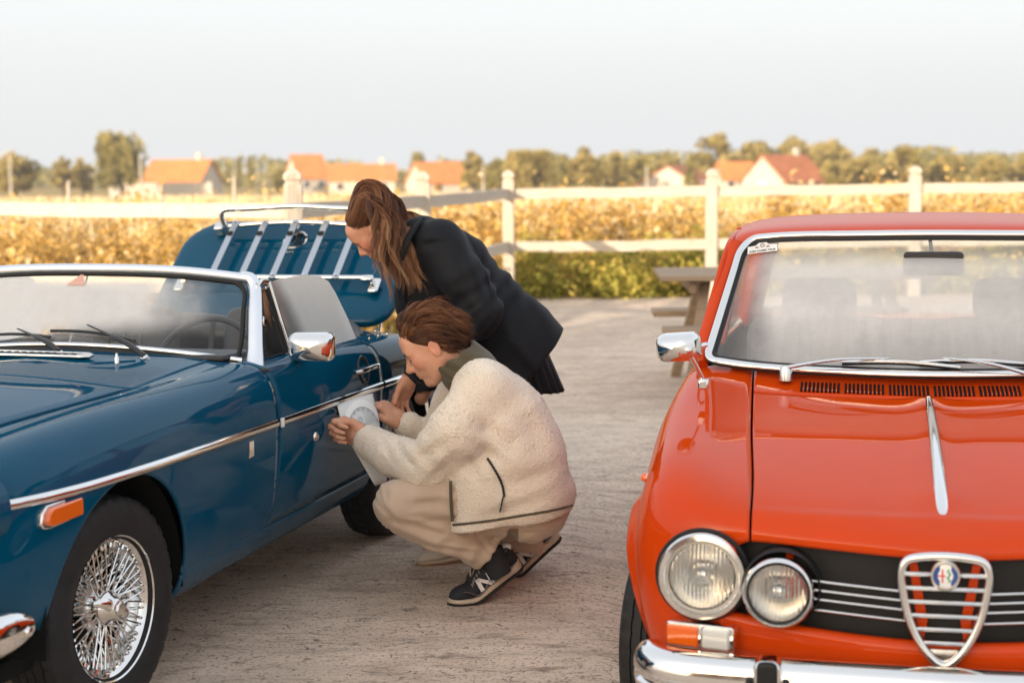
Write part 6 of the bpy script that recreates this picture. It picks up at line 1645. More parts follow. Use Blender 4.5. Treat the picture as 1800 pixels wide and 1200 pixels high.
S.warp(jf); S.warp(creases([(730, 806, 788, 764, .007, .016), (752, 842, 806, 790, .007, .015), (690, 782, 742, 822, .006, .014), (835, 768, 884, 806, .007, .016), (838, 735, 900, 770, .006, .02), (826, 800, 850, 850, .006, .014), (905, 700, 955, 800, .006, .03), (850, 898, 960, 868, .005, .018), (900, 840, 985, 815, .006, .022), (660, 770, 690, 812, .005, .012)], 5.42, .20)); V, Q = S.mesh(); V = relax(V, Q, 1, .5); BJ = bvh_of(V, Q)
N_ = vnormals(V, Q)
n1 = vnoise(V, 95, 1); n2 = vnoise(V, 170, 2); V2 = V + N_*((np.abs(n1-.5)*2)[:, None]*.0020 + (n2-.5)[:, None]*.0018 + (rng.random(len(V))-.5)[:, None]*.0014)
m = NT('cream_fleece'); m.set(Roughness=.95, Sheen_Weight=.7, Sheen_Roughness=.6, Specular_IOR_Level=.1); v = m.coord()
vo = m.n('ShaderNodeTexVoronoi'); vo.inputs['Scale'].default_value = 210; m.l(v, vo.inputs[0])
m.col(m.mix(m.math('MULTIPLY', vo.outputs['Distance'], .6), m.ramp(m.noise(9, 5, .6, v), [(.3, (.80, .69, .56)), (.7, (.88, .78, .655))]), (.66, .53, .41)))
m.bump(m.math('SUBTRACT', 1.0, vo.outputs['Distance']), .55, .006); M['fleece'] = m.m
jac = mesh('fleece_jacket', V2, Q, M['fleece'], man)
# little curls of pile standing off the cloth, so the outline is woolly
k = rng.choice(len(V2), 8000, replace=False); p0 = V2[k] - N_[k]*.002; q = rng.normal(size=(len(k), 3)); q -= N_[k]*(q*N_[k]).sum(1)[:, None]; q /= np.linalg.norm(q, axis=1)[:, None]
L = rng.uniform(.0025, .0050, (len(k), 1)); b_ = np.cross(N_[k], q)
pts = np.stack([p0, p0 + N_[k]*L*.8 + q*L*.25, p0 + N_[k]*L*1.0 + q*L*.9 + b_*L*.3, p0 + N_[k]*L*.6 + q*L*1.2], 1)
strands('fleece_pile', pts, rng.uniform(.0007, .0012, len(k)), rng.random(len(k)), hairm('pile', [(0, (.62, .50, .39)), (1, (.84, .73, .61))]), jac)['kind'] = 'stuff'
# olive collar, chest panel, zip pocket, bound edges
M['olive'] = cloth('olive_nylon', (.085, .070, .042), .6, .15, 300, .2, .2, .3, 20)
S = Sdf(W(740, 740, 5.6) - .25, W(860, 590, 5.6) + .25, .0038)
cb, ct = W(828, 655, 5.58), W(793, 622, 5.56)
S.cone(cb, ct, .098, .080, .02)
axn = (ct-cb)/np.linalg.norm(ct-cb); S.plane(ct - axn*.0, axn + np.array([0, 0, .45]), .008); S.cone(cb, ct + axn*.10, .068, .070, .006, 'sub')
S.warp(lambda X, Y, Z: .003*np.sin(Z*120 + X*60)); Vc, Qc = S.mesh(); mesh('collar', relax(Vc, Qc, 1, .5), Qc, M['olive'], man)
def trace(tree, pts, lift): return np.array([p for p in (hit(tree, x, y, lift) for x, y in pts) if p is not None])
def px_path(pts, n): return smooth_path(np.array([(x, y, 0) for x, y in pts], float), n)[:, :2]
zp = trace(BJ, px_path([(857, 806), (868, 822), (878, 840), (884, 858), (886, 872)], 26), .004)
M['zip'] = plain('black_zip', (.015, .015, .016), .5)
z_ = mesh('pocket_zip', *tube(smooth_path(zp, 26), np.where(np.arange(26) % 2, .0046, .0036), 8), M['zip'], man)
zq = trace(BJ, px_path([(884, 872), (881, 884), (878, 897)], 8), .007); mesh('zip_pull', *tube(zq, .006, 8, sy=.4), M['zip'], man)
fe = trace(BJ, px_path([(812, 845), (812, 860), (813, 890), (815, 916)], 20), .002)
if len(fe) > 4: fe = fe + np.array([-.036, .006, 0])
if len(fe) > 4: mesh('edge_binding', *tube(fe, .0055, 8), M['olive'], man)
he = trace(BJ, px_path([(797, 922), (850, 916), (920, 905), (980, 894), (1010, 886)], 40), .001)
if len(he) > 4: mesh('edge_binding', *tube(he, .0045, 8), M['olive'], man)
# hair
def hair_man():
    c, Rm = HM; N0 = 5200
    d = rng.normal(size=(N0*3, 3)); d /= np.linalg.norm(d, axis=1)[:, None]
    r = np.array([.100, .078, .093]); o = np.array([-.014, 0, .036]); p = d*r + o
    hl = np.interp(np.abs(p[:, 1]), [0, .045, .07], [.082, .072, .03])     # hairline: how far forward the hair grows at each side
    ok = (p[:, 2] > .030 + .55*(p[:, 0]-.01)) & ~((p[:, 0] > .012) & (p[:, 2] < .052)) | ((p[:, 0] < -.016) & (p[:, 2] > -.050 + .0*p[:, 0]))
    ok &= (p[:, 0] < hl); p, d = p[ok][:N0], d[ok][:N0]; n = len(p)
    nc = 150; cen = p[rng.choice(n, nc, replace=False)]; cid = np.argmin(((p[:, None]-cen[None])**2).sum(2), 1)
    ph = rng.uniform(0, 6.28, nc)[cid]; cur = rng.normal(0, 1, (nc, 3))[cid]
    L = np.interp(p[:, 2], [-.05, .02, .10], [.030, .055, .095])*rng.uniform(.8, 1.15, n)
    m = 11; P = np.zeros((n, m, 3)); P[:, 0] = p
    nr = d/r; nr /= np.linalg.norm(nr, axis=1)[:, None]
    front = np.clip((p[:, 0]-.02)/.05, 0, 1)[:, None]
    dirn = nr*(.50 + .55*front) + np.array([-.55, 0, .22]) + cur*.12
    dirn[:, 1] += p[:, 1]*2.5
    dirn /= np.linalg.norm(dirn, axis=1)[:, None]; q = p.copy(); tgt = np.stack([-np.full(n, .92), p[:, 1]*1.0, np.interp(p[:, 0], [-.1, .08], [-1.3, -.10])], 1)
    for k in range(1, m):
        t = k/(m-1); dirn = dirn*(1-.22) + (tgt + .42*np.stack([np.sin(ph+t*4), np.cos(ph*1.7+t*5), np.sin(ph*.6+t*5)], 1))*.22
        dirn /= np.linalg.norm(dirn, axis=1)[:, None]; q = q + dirn*(L/(m-1))[:, None]
        tgt[:, 2] = np.interp(q[:, 0], [-.11, -.05, .06], [-2.2, -.9, -.05]); q = push_out(q, o, np.eye(3), r*1.05); P[:, k] = q
    cc = P[np.array([np.argmin(((p-x)**2).sum(1)) for x in cen])][cid]; t = np.linspace(0, 1, m)[None, :, None]; P = P + (cc-P)*.42*t
    fly = rng.random(n) < .07; P[fly] += (np.linspace(0, 1, m)[None, :, None]**1.5)*(nr[fly][:, None]*.014 + rng.normal(0, .008, (fly.sum(), 1, 3)))
    tone = np.clip(.36 + .28*np.sin(ph*3) + rng.normal(0, .12, n) + .25*np.clip(p[:, 2]/.12, 0, 1), 0, 1)
    Pw = c + P @ Rm.T
    S = Sdf(c-.16, c+.16, .004); S.ell(c + Rm @ (o), r*1.035, .01, Rm)
    S.plane(c + Rm @ np.array([.030, 0, .030]), Rm @ np.array([.62, 0, -.70]), .01, c-.16, c+.16)
    S.plane(c + Rm @ np.array([-.03, 0, -.045]), Rm @ np.array([-.25, 0, -1.0]), .01, c-.16, c+.16)
    Vh, Qh = S.mesh(); h = mesh('hair', Vh, Qh, M['hair_m'], man); settone(h, np.full(len(Qh), .12))
    strands('hair_strands', Pw, np.full(n, .00085), tone, M['hair_m'], h)['kind'] = 'stuff'
hair_man()
def face_bits(fr, who, hairmat, tree_, brow_dark=.15, sc=1.0):
    c, Rm = fr; fw = Vector(Rm[:, 0])
    def g(y, z, lift):      # point on the face in front of (side y, height z)
        o_ = Vector(c + Rm @ (np.array([.20, y, z])*sc)); r = tree_.ray_cast(o_, -fw)
        return np.array(r[0] + fw*lift) if r[0] is not None else np.array(o_)
    for s in (1, -1):
        n = 90; t = rng.random(n); P = np.stack([g(s*(.013+.034*a), .0215+.006*math.sin(a*2.4)+rng.normal(0, .0016), .0008) for a in t])
        dv = Rm @ np.array([-.25, s*.9, .25]); Q_ = np.stack([P, P+dv*.0035 + Rm @ np.array([.001, 0, 0]), P+dv*.0075 + Rm @ np.array([.0005, 0, -.001])], 1)
        strands('eyebrow', Q_, np.full(n, .0010), np.full(n, brow_dark), hairmat, who)['kind'] = 'stuff'
        lash = [g(s*(.0325+.0125*a), .0005-.0030*abs(a), .0012) for a in np.linspace(-1, 1, 9)]
        mesh('eyelashes', *tube(smooth_path(np.array(lash), 12), .0016, 5), M['zip'], who)
        E4 = Matrix.Translation(Vector(g(s*.0325, -.0030, -.0098))) @ Matrix(Rm.tolist()).to_4x4() @ RY(98)
        ey = mesh('eye', *xf(lathe([(.0001, .0115), (.0060, .0098), (.0098, .006), (.0115, 0), (.0098, -.006), (.0001, -.0115)], 20), E4), M['white_plastic'], who)
        mesh('iris', *xf(lathe([(.0001, .0121), (.0035, .0116), (.0056, .0104)], 16), E4), M['zip'], ey)
face_bits(HM, man, M['hair_m'], bvh_of(*SH.mesh()))
_g = lambda x, y, z: HM[0] + HM[1] @ np.array([x, y, z])
tint_spots(SK_M, [(_g(.100, 0, -.061), .022, (.50, .17, .12), .75), (_g(.075, .050, -.025), .04, (.66, .27, .17), .45), (_g(.118, 0, -.028), .018, (.66, .27, .18), .4), (_g(-.01, .085, -.005), .035, (.66, .25, .16), .5), (_g(.05, .03, -.08), .055, (.42, .25, .18), .30)])
# ---- shoes
def loft(secs):
    """closed rings of equal length -> tube with end fans"""
    n = len(secs[0]); V = np.concatenate(secs); F = [(i*n+j, i*n+(j+1) % n, (i+1)*n+(j+1) % n, (i+1)*n+j) for i in range(len(secs)-1) for j in range(n)]
    return V, F + [tuple(range(n))[::-1], tuple(range((len(secs)-1)*n, len(secs)*n))]
def shoe(name_parts, toe, heel_dir, side, bend, who, mats, sc=1.0, parent=None, N=False):
    """toe = ground point under the toe tip; sole bends up behind the ball by `bend`"""
    f = np.array(heel_dir, float); f /= np.linalg.norm(f); u = np.array([0, 0, 1.]); s = np.cross(u, f); s /= np.linalg.norm(s)
    Ls = np.linspace(0, .30, 25); ang = np.where(Ls < .07, 0, np.clip((Ls-.07)/.05, 0, 1)*bend); ang = ang - np.interp(Ls, [0, .03, .06], [.20, .05, 0])
    pos = np.zeros((25, 2)); pos[0] = (0, .012)
    for i in range(1, 25): pos[i] = pos[i-1] + (Ls[1]-Ls[0])*np.array([math.cos(ang[i]), math.sin(ang[i])])
    pos[:, 1] -= pos[:, 1].min()
    def P(i, lat, up): return toe + sc*(f*(pos[i, 0] - math.sin(ang[i])*up) + u*(pos[i, 1] + math.cos(ang[i])*up) + s*lat)
    wid = np.interp(Ls, [0, .01, .03, .09, .15, .22, .27, .295, .30], [.012, .030, .042, .050, .044, .037, .037, .028, .014])
    def ring(i, w, z0, z1, rnd=.35, n=20):
        out = []
        for k in range(n):
            a = 2*math.pi*k/n; ca, sa = math.cos(a), math.sin(a)
            out.append(P(i, w*np.sign(ca)*abs(ca)**rnd, (z0+z1)/2 + (z1-z0)/2*np.sign(sa)*abs(sa)**rnd))
        return np.array(out)
    mid_h = np.interp(Ls, [0, .03, .12, .22, .30], [.020, .022, .025, .034, .036])
    mesh('outsole', *loft([ring(i, wid[i]*1.02, -.004, .006) for i in range(25)]), mats['out'], parent)
    mesh('midsole', *loft([ring(i, wid[i]*1.04, .005, mid_h[i], .55) for i in range(25)]), mats['mid'], parent)
    top = np.interp(Ls, [0, .015, .04, .08, .13, .17, .21, .25, .29, .30], [.034, .046, .056, .066, .090, .108, .092, .088, .100, .090])
    secs = []
    for i in range(25):
        n = 20; out = []
        for k in range(n):
            a = 2*math.pi*k/n; ca, sa = math.cos(a), math.sin(a); hgt = top[i]-mid_h[i]+.01
            z = mid_h[i]-.006 + hgt*(.5 + .5*np.sign(sa)*abs(sa)**.7); q = (z-mid_h[i])/max(hgt, .01); w = wid[i]*(.98 - .50*np.clip(q, 0, 1)**1.7)*np.sign(ca)*abs(ca)**.6
            out.append(P(i, w, z))
        secs.append(np.array(out))
    up_ = mesh('shoe_upper', *loft(secs), mats['up'], parent, sub=1)
    return P, up_, wid, top, mid_h, s
M['shoe_black'] = plain('black_suede_mesh', (.014, .016, .020), .75, var=.35, scale=40, bump=.5, bscale=300); M['midsole'] = plain('cream_midsole', (.52, .42, .32), .6, var=.12)
M['outsole'] = plain('dark_outsole', (.02, .018, .016), .8); M['white_leather'] = plain('white_leather', (.74, .70, .66), .5); M['grey_mesh'] = plain('grey_overlay', (.13, .11, .11), .6); M['lace'] = plain('grey_lace', (.30, .27, .24), .85)
sm = dict(out=M['outsole'], mid=M['midsole'], up=M['shoe_black'])
def sneaker(toe, hdir, bend, sc=1.0):
    P, up_, wid, top, mh, s = shoe('', toe, hdir, 1, bend, man, sm, sc, man)
    # which lateral sign faces the camera
    sg = -1.0 if s[1] > 0 else 1.0
    nrm = sg*s; i = 12; fdir = (P(13, 0, 0)-P(11, 0, 0)); fdir /= np.linalg.norm(fdir); ud = np.cross(nrm, fdir)*1.0
    if ud[2] < 0: ud = -ud
    c = P(12, sg*wid[12]*.86, .052) + nrm*.006
    def patch(name, poly, mat, off=.0, tilt=.22):
        V = [c + fdir*a + ud*b + nrm*(off - max(0, b+.02)*tilt*1.6) for a, b in poly]; mesh(name, np.array(V), [tuple(range(len(poly)))], mat, up_, smooth=False, solid=.003, off=0)
    bend_k = .010
    for poly in ([(-.030, -.020), (-.016, -.020), (-.012, .022), (-.026, .022)], [(.014, -.020), (.028, -.020), (.032, .022), (.018, .022)], [(-.028, .022), (-.012, .022), (.030, -.020), (.014, -.020)]):
        patch('side_letter', poly, M['white_leather'], .004)
    for k in range(6):
        j = 7 + k; a, b = P(j, sg*wid[j]*.62, top[j]*.86), P(j+1, -sg*wid[j]*.40, top[j+1]*.93); mesh('lace', *tube(smooth_path([a+nrm*.003, (a+b)/2 + np.array([0, 0, .010]), b], 8), .0026, 6), M['lace'], up_)
    for sgn in (1, -1):
        a = P(12, 0, top[12]) + np.array([0, 0, .006]); mesh('lace', *tube(smooth_path([a, a + fdir*(-.02) + nrm*.03*sgn + ud*.016, a + fdir*(-.035) + nrm*.035*sgn - ud*.004, a + nrm*.008*sgn - ud*.002], 14), .0026, 6), M['lace'], up_)
    mesh('heel_tab', *xf(box((0, 0, 0), (.030, .030, .026)), Matrix.Translation(Vector(P(23, 0, .092)))), M['white_leather'], up_, bevel=.006)
    tp = [P(j, sg*wid[j]*.93, mh[j]+.014+.012*math.sin(j*.5)) + nrm*.002 for j in range(3, 22)]; mesh('overlay', *tube(smooth_path(np.array(tp), 40), .0045, 6, sy=.4), M['grey_mesh'], up_)
    tp = [P(j, sg*wid[j]*.72, .066+.004*(j-14)) + nrm*.004 for j in range(14, 23)]; mesh('overlay', *tube(smooth_path(np.array(tp), 24), .007, 6, sy=.4), M['grey_mesh'], up_)
tn = W(788, 1054, 5.45); tn[2] = 0; sneaker(np.array([tn[0], tn[1], 0.0]), (.90, .42, 0), .50)
tf = W(838, 1012, 5.80); sneaker(np.array([tf[0]+.06, 5.83, 0.0]), (.93, .36, 0), .62)
# sock and ankle under the trouser hem
for j, t in ((jl, 0), (jr, 0)): mesh('sock', *tube([j['ank'] + np.array([-.03, 0, .03]), j['ank'] + np.array([.005, .0, -.055])], [.047, .042], 14), M['shoe_black'], man)

# ------------------------------------------------------------------ decal sheet in his hands
cs = [[(592, 711, 5.775), (612, 703, 5.81), (634, 696, 5.85), (655, 691, 5.89)],
      [(600, 742, 5.70), (621, 735, 5.755), (645, 727, 5.80), (666, 735, 5.87)],
      [(618, 785, 5.71), (636, 778, 5.72), (656, 775, 5.76), (671, 778, 5.82)],
      [(637, 815, 5.72), (650, 812, 5.73), (663, 812, 5.755), (675, 814, 5.79)],
      [(659, 853, 5.71), (664, 852, 5.72), (671, 850, 5.735), (678, 847, 5.75)]]
CS = Net([[W(p[0], p[1], p[2]-.045) for p in r] for r in cs])
gs, gt = np.meshgrid(np.linspace(0, 1, 30), np.linspace(0, 1, 18), indexing='ij')
M['vinyl'] = NT('white_vinyl'); M['vinyl'].set(Base_Color=(.72, .73, .72), Roughness=.35, Transmission_Weight=.0); M['vinyl'].bump(M['vinyl'].noise(60, 3, .5, M['vinyl'].coord()), .1, .003); M['vinyl'] = M['vinyl'].m
P = CS.grid(gs, gt); V, F = gridm(P); sheet_o = mesh('decal_sheet', V, F, M['vinyl'], solid=.0012, off=0)
tag(sheet_o, 'curled white decal sheet with a round number plate print, held against the blue door', 'decal')
nrm_s = np.cross(P[8, 9]-P[6, 9], P[7, 10]-P[7, 8]); nrm_s /= np.linalg.norm(nrm_s); nrm_s *= -np.sign(nrm_s[1])
def on_sheet(a, b, l=.0016): return CS.ev(np.atleast_1d(a), np.atleast_1d(b)) + nrm_s*l
M['print_light'] = plain('pale_print', (.86, .87, .87), .4, var=.03); M['print_grey'] = plain('grey_print', (.42, .43, .43), .5, var=.05); M['print_field'] = plain('field_print', (.60, .63, .65), .5, var=.03)
ca_, cb_ = .36, .56; ra, rb = .34, .60
th = np.linspace(0, 2*math.pi, 64, endpoint=False)
def ringp(k0, k1, mat, l, name, sel=None):
    A = on_sheet(ca_+ra*k0*np.cos(th), cb_+rb*k0*np.sin(th), l); B = on_sheet(ca_+ra*k1*np.cos(th), cb_+rb*k1*np.sin(th), l)
    V = np.concatenate([A, B]); F = [(i, (i+1) % 64, 64+(i+1) % 64, 64+i) for i in range(64) if sel is None or sel(i)]; mesh(name, V, F, mat, sheet_o, smooth=False)
ringp(.80, 1.0, M['print_light'], .0022, 'print_ring'); ringp(.0, .80, M['print_field'], .0018, 'print_disc'); ringp(.775, .80, M['print_grey'], .0026, 'print_line'); ringp(.70, .775, M['print_grey'], .0024, 'print_ticks', lambda i: i % 3 == 0)
def print_poly(poly, mat, name='print_mark'):
    q = np.array(poly); mesh(name, on_sheet(q[:, 0], q[:, 1], .0030), [tuple(range(len(q)))], mat, sheet_o, smooth=False)
for b0 in (.46, .60):
    print_poly([(.33, b0), (.33, b0+.07), (.52, b0+.07), (.52, b0)], M['ink_brown'], 'print_digit')
print_poly([(.33, .46), (.33, .67), (.352, .67), (.352, .46)], M['ink_brown'], 'print_digit')
t8 = np.linspace(0, 6.28, 13)[:-1]; A = on_sheet(.215+.028*np.cos(t8), .47+.05*np.sin(t8), .003); mesh('print_letter', *tube(A, .0011, 5, closed=True), M['print_grey'], sheet_o)
for b in (.50, .56): print_poly([(.268, b), (.268, b+.035), (.285, b+.035), (.285, b)], M['print_grey'])
# ------------------------------------------------------------------ bending woman
f_w = (-.66, .10, -.745)
_, Rw = head_frame((0, 0, 0), f_w, (-.7, 0, .7))
HW = (W(660, 404, 6.12) - Rw @ np.array([-.008, .0765, -.004]), Rw)
S = Sdf((-.72, 5.78, -.01), (.24, 6.62, 1.46), .008)
for y in (6.20, 6.42): S.chain([W(738, 425, y), W(792, 478, y), W(850, 545, y), W(900, 600, y)], [.065, .10, .10, .115], .06)
nb = W(728, 415, 6.28); SH = Sdf(HW[0]-.20, HW[0]+.20, .0028)
for S_ in (S, SH): S_.cone(nb, HW[0] + Rw @ np.array([-.032, 0, -.05]), .050, .048, .03)
add_head(SH, HW, True, .96)
for hy, fx, fy in ((6.20, -.275, 6.10), (6.40, -.20, 6.22)):
    hp = W(905, 625, hy); kn_ = (hp + np.array([fx+.05, fy+.0, .08]))/2 + np.array([.03, 0, .03]); S.chain([hp, kn_, (fx+.06, fy+.02, .09), (fx-.04, fy-.03, .045)], [.085, .055, .038, .03], .02)
wa = dict(sh=W(782, 440, 6.10), el=W(846, 552, 6.00), wr=W(722, 662, 5.965)); wb = dict(sh=W(770, 450, 6.52), el=W(800, 580, 6.52), wr=W(740, 700, 6.40))
for a in (wa, wb): S.chain([a['sh'], a['el'], a['wr']], [.046, .038, .027], .02)
SL = Sdf(wa['wr']-.24, wa['wr']+.24, .0028); SL.cone(wa['wr'] + (wa['el']-wa['wr'])*.3, wa['wr'], .034, .027, .02)
add_hand(SL, wa['wr'], (-.42, .05, -.90), (-.75, -.65, .2), {'f': [(.25, .45, .25), (.35, .5, .3), (.45, .55, .3), (.5, .6, .3)], 'flip': True}, thumb=(.45, .25), sc=.98)
V, Q = join_q(S, SH, SL)
wom = mesh('person', V, Q, M['skin_w']); tag(wom, 'person with long wavy brown hair and dark navy coat, bending forward', 'person')
face_bits(HW, wom, M['hair_w'], bvh_of(*SH.mesh()), .1, .96)
_g = lambda x, y, z: HW[0] + HW[1] @ (np.array([x, y, z])*.96)
tint_spots(SK_W, [(_g(.100, 0, -.061), .022, (.50, .13, .10), .85), (_g(.070, .050, -.020), .04, (.62, .20, .12), .5), (_g(.115, 0, -.026), .018, (.62, .22, .14), .4)])
M['navy'] = cloth('navy_nylon', (.0040, .0050, .0078), .68, .2, 300, .12, .02, .9, 9)
S = Sdf((-.62, 5.80, .60), (.34, 6.72, 1.44), .0056)
for y, kk in ((6.19, 1), (6.46, .97)):
    S.chain([W(745, 424, y), W(792, 470, y), W(852, 542, y), W(905, 598, y), W(935, 640, y), W(968, 700, y)], [.095*kk, .138*kk, .142*kk, .158*kk, .165*kk, .168*kk], .05)
S.ell(W(745, 515, 6.20), (.10, .12, .15), .06); S.ell(W(800, 590, 6.25), (.12, .15, .15), .06); S.ell(W(722, 520, 6.20), (.055, .09, .12), .04)
p1, p2 = W(987, 583, 6.2), W(905, 690, 6.2); d_ = p2-p1; S.plane(p1, np.array([-d_[2], 0, d_[0]]), .0025)
S.chain([W(772, 428, 6.10), W(815, 490, 6.03), wa['el']], [.092, .082, .076], .03); S.chain([wa['el'], W(788, 606, 5.98), W(730, 654, 5.97)], [.074, .060, .046], .02)
S.chain([wb['sh'], wb['el'], wb['wr']], [.085, .07, .045], .03)
e_ = wa['el']
def cf(X, Y, Z):
    d1 = np.exp(-(((X-e_[0]+.02)**2 + (Y-e_[1])**2 + (Z-e_[2])**2)/.012)); d2 = np.exp(-(((X-e_[0]+.12)**2 + (Z-e_[2]+.08)**2)/.012))
    f = .007*np.sin((X*.8+Z*.25)*75 + Y*20)*d1 + .006*np.sin((X*.75-Z*.65)*95)*d2
    b = np.exp(-(((X-W(880, 540, 6.1)[0])/.16)**2))
    g = .0035*np.sin((X*.72-Z*.25+.15*np.sin(Z*9))*62 + 14*Y)*b
    return f + g + .002*np.sin(X*17+Z*26)*np.sin(Z*13-Y*21)
S.warp(cf); S.warp(creases([(800, 436, 842, 528, .005, .018), (826, 425, 872, 545, .005, .018), (868, 455, 925, 585, .0045, .020), (905, 500, 962, 600, .005, .020), (838, 560, 796, 602, .005, .014), (856, 578, 812, 624, .005, .014), (826, 535, 790, 575, .0045, .013), (742, 470, 764, 600, .005, .02), (775, 500, 800, 590, .0045, .018), (880, 590, 935, 655, .0045, .018), (735, 430, 790, 425, .006, .014), (850, 520, 820, 545, .0045, .010), (868, 548, 842, 572, .0045, .010), (765, 620, 745, 640, .005, .010), (800, 600, 775, 625, .006, .010)], 6.08, .22)); V, Q = S.mesh(); V = relax(V, Q, 1, .5); BC = bvh_of(V, Q)
coat = mesh('coat', V, Q, M['navy'], wom)
mesh('coat_collar', *tube(smooth_path([W(742, 385, 6.12), W(722, 410, 6.06), W(705, 455, 6.06), W(702, 505, 6.08), W(712, 552, 6.09)], 24), np.interp(np.linspace(0, 1, 24), [0, .3, 1], [.014, .017, .014]), 12, sy=.45, up=(-.6, -.7, .3)), M['navy'], coat)
pk = trace(BC, px_path([(870, 568), (885, 590), (912, 606)], 16), .002)
if len(pk) > 3: mesh('pocket_seam', *tube(pk, .0022, 6), M['navy'], coat)
sm_ = trace(BC, px_path([(815, 400), (842, 450), (862, 510), (866, 548)], 30), .0008)
if len(sm_) > 3: mesh('sleeve_seam', *tube(sm_, .0012, 6), M['navy'], coat)
mesh('cuff', *tube(smooth_path([W(741, 645, 5.97), W(728, 656, 5.967), W(722, 664, 5.965)], 8), [.046, .045, .044, .043, .043, .042, .041, .040], 16), cloth('black_knit', (.010, .011, .014), .9, .15, 400, .3), wom)
# pleated skirt
n_a, n_z = 120, 12; sk = []
top_c, bot_c = W(905, 610, 6.31), W(926, 682, 6.31)
for i in range(n_z):
    t = i/(n_z-1); c = top_c*(1-t) + bot_c*t; ringv = []
    for k in range(n_a):
        a = 2*math.pi*k/n_a; r = (.118 + .020*t)*(1 + .06*t*math.sin(a*20) + .02*math.sin(a*3+1)); ringv.append(c + np.array([r*math.cos(a), r*1.12*math.sin(a), -.012*t*math.cos(a)]))
    sk.append(ringv)
V = np.array(sk); mesh('pleated_skirt', V.reshape(-1, 3), [tuple(q) for q in gridF(n_z, n_a, True)], M['navy'], wom, solid=.004)
S = Sdf((-.5, 5.9, .02), (.2, 6.7, .8), .008)
for hy, fx, fy in ((6.20, -.275, 6.10), (6.40, -.20, 6.22)):
    hp = W(905, 625, hy); kn_ = (hp + np.array([fx+.05, fy+.0, .08]))/2 + np.array([.03, 0, .03]); S.chain([hp, kn_, (fx+.06, fy+.02, .10)], [.092, .062, .045], .02)
V, Q = S.mesh(); mesh('tights', V, Q, M['zip'], wom)
# pale shoes
sw_ = dict(out=plain('tan_sole', (.30, .17, .10), .7), mid=M['midsole'], up=plain('off_white_suede', (.62, .55, .47), .8))
for tx, ty in ((-.365, 6.02), (-.27, 6.10)): shoe('', np.array([tx, ty, 0.0]), (.95, .32, 0), 1, .05, wom, sw_, .86, wom)
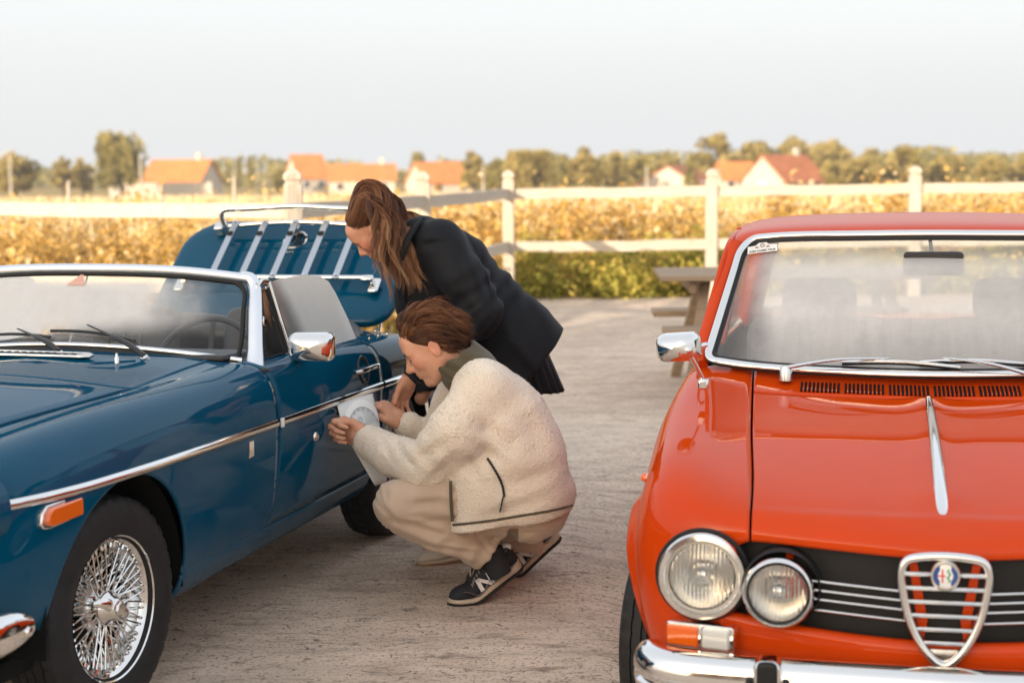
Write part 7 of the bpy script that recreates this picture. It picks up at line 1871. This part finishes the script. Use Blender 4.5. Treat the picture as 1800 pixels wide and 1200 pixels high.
# hair
def hair_woman():
    c, Rm = HW; r = np.array([.100, .078, .093])*.97; o = np.array([-.014, 0, .036]); N0 = 4500
    d = rng.normal(size=(N0*4, 3)); d /= np.linalg.norm(d, axis=1)[:, None]; p = d*r + o
    ok = ((p[:, 2] > np.interp(np.abs(p[:, 1]), [.03, .06], [.047, .022]) + .75*(p[:, 0]-.005)) | (p[:, 0] < -.010)) & (p[:, 2] > -.058) & (p[:, 0] < .060); p, d = p[ok][:N0], d[ok][:N0]; n = len(p)
    nc = 125; cen = p[rng.choice(n, nc, replace=False)]; cid = np.argmin(((p[:, None]-cen[None])**2).sum(2), 1)
    ph = rng.uniform(0, 6.28, nc)[cid]; lat = rng.normal(0, 1, (nc, 3))[cid]
    m = 19; L = np.interp(p[:, 2], [-.05, .10], [.27, .40])*rng.uniform(.82, 1.08, n)*(1 + .10*np.sin(ph))
    nr = d/r; nr /= np.linalg.norm(nr, axis=1)[:, None]
    # brushed back from the forehead and clipped, then falling
    dl_ = nr*.32 + np.array([-1.0, 0, .10]); dl_[:, 1] += np.sign(p[:, 1])*.35
    Dw = dl_ @ Rm.T; Dw /= np.linalg.norm(Dw, axis=1)[:, None]
    q = c + p @ Rm.T; P = np.zeros((n, m, 3)); P[:, 0] = q
    side = np.sign(p[:, 1])[:, None]
    cols = [(W(718, 408, 6.27), np.eye(3), np.array([.080, .085, .080])), (c + Rm @ o, Rm, r*1.07), (W(745, 425, 6.30), np.eye(3), np.array([.13, .24, .10])), (c + Rm @ np.array([.04, 0, -.03]), Rm, np.array([.056, .066, .085]))]
    back = np.array([-.92, 0, .22]) @ Rm.T
    for k in range(1, m):
        t = k/(m-1); loc = (q-c) @ Rm
        g = np.clip((np.where(np.abs(p[:, 1:2]) > .03, -.008, -.040)-loc[:, :1])/.06, 0, 1)*.40 + np.clip((.04-loc[:, 2:3])/.06, 0, 1)*np.clip((.0-loc[:, :1])/.04, 0, 1)*.18
        sf = np.clip((np.abs(p[:, 1:2])-.040)/.028, 0, 1)*np.clip((.085-p[:, 2:3])/.03, 0, 1)*np.clip((np.where(p[:, 1:2] > 0, .012, -.02)-p[:, :1])/.02, 0, 1); g = np.maximum(g, sf*np.clip(t*5, 0, 1)*.34)
        g = np.clip(np.maximum(g, np.clip((t-.42)*2, 0, .4)), 0, .5); Dw = Dw + (1-g*2)*.55*back
        wav = np.stack([np.sin(ph + t*15)*.42, np.cos(ph*1.3 + t*13)*.26, 0*ph], 1)*min(1, t*2)
        grav = np.array([.12, 0, -1.0]) + (side*Rm[:, 1])*.16*(1-t) + lat*.13
        Dw = Dw*(1-g) + grav*g; Dw /= np.linalg.norm(Dw, axis=1)[:, None]
        stp = Dw + wav; q = q + stp/np.linalg.norm(stp, axis=1)[:, None]*(L/(m-1))[:, None]
        for cc, R_, rr in cols: q = push_out(q, cc, R_, rr)
        P[:, k] = q
    cc = P[np.array([np.argmin(((p-x)**2).sum(1)) for x in cen])][cid]; t = np.linspace(0, 1, m)[None, :, None]; P = P + (cc-P)*np.clip(.34*t**.6, 0, .34)
    fly = rng.random(n) < .03; P[fly] += (t[..., 0]**1.6)[..., None]*rng.normal(0, .010, (fly.sum(), 1, 3))
    base = .24 + .12*np.sin(ph*2.3) + rng.normal(0, .10, n); tt = np.linspace(0, 1, m)[None, :]
    tone = .05 + base[:, None] + .48*np.clip((tt-.25)/.6, 0, 1)*(1 + .3*np.sin(ph))[:, None] + .34*(np.clip(p[:, 0]/.05, 0, 1)[:, None])
    S = Sdf(c-.16, c+.16, .004); S.ell(c + Rm @ o, r*1.03, .01, Rm); S.plane(c + Rm @ np.array([.024, 0, .046]), Rm @ np.array([.60, 0, -.66]), .01, c-.16, c+.16)
    Vh, Qh = S.mesh(); h = mesh('hair', Vh, Qh, M['hair_w'], wom); settone(h, np.full(len(Qh), .10))
    strands('hair_strands', P, np.full(n, .0010), tone, M['hair_w'], h)['kind'] = 'stuff'
hair_woman()
# hair claw
cw = W(652, 341, 6.15)
for k in range(5): mesh('hair_clip', *tube(smooth_path([cw + np.array([-.02+.01*k, -.02, -.012]), cw + np.array([-.02+.01*k, -.005, .010]), cw + np.array([-.02+.01*k, .02, .0])], 8), .0035, 6), M['zip'], wom)
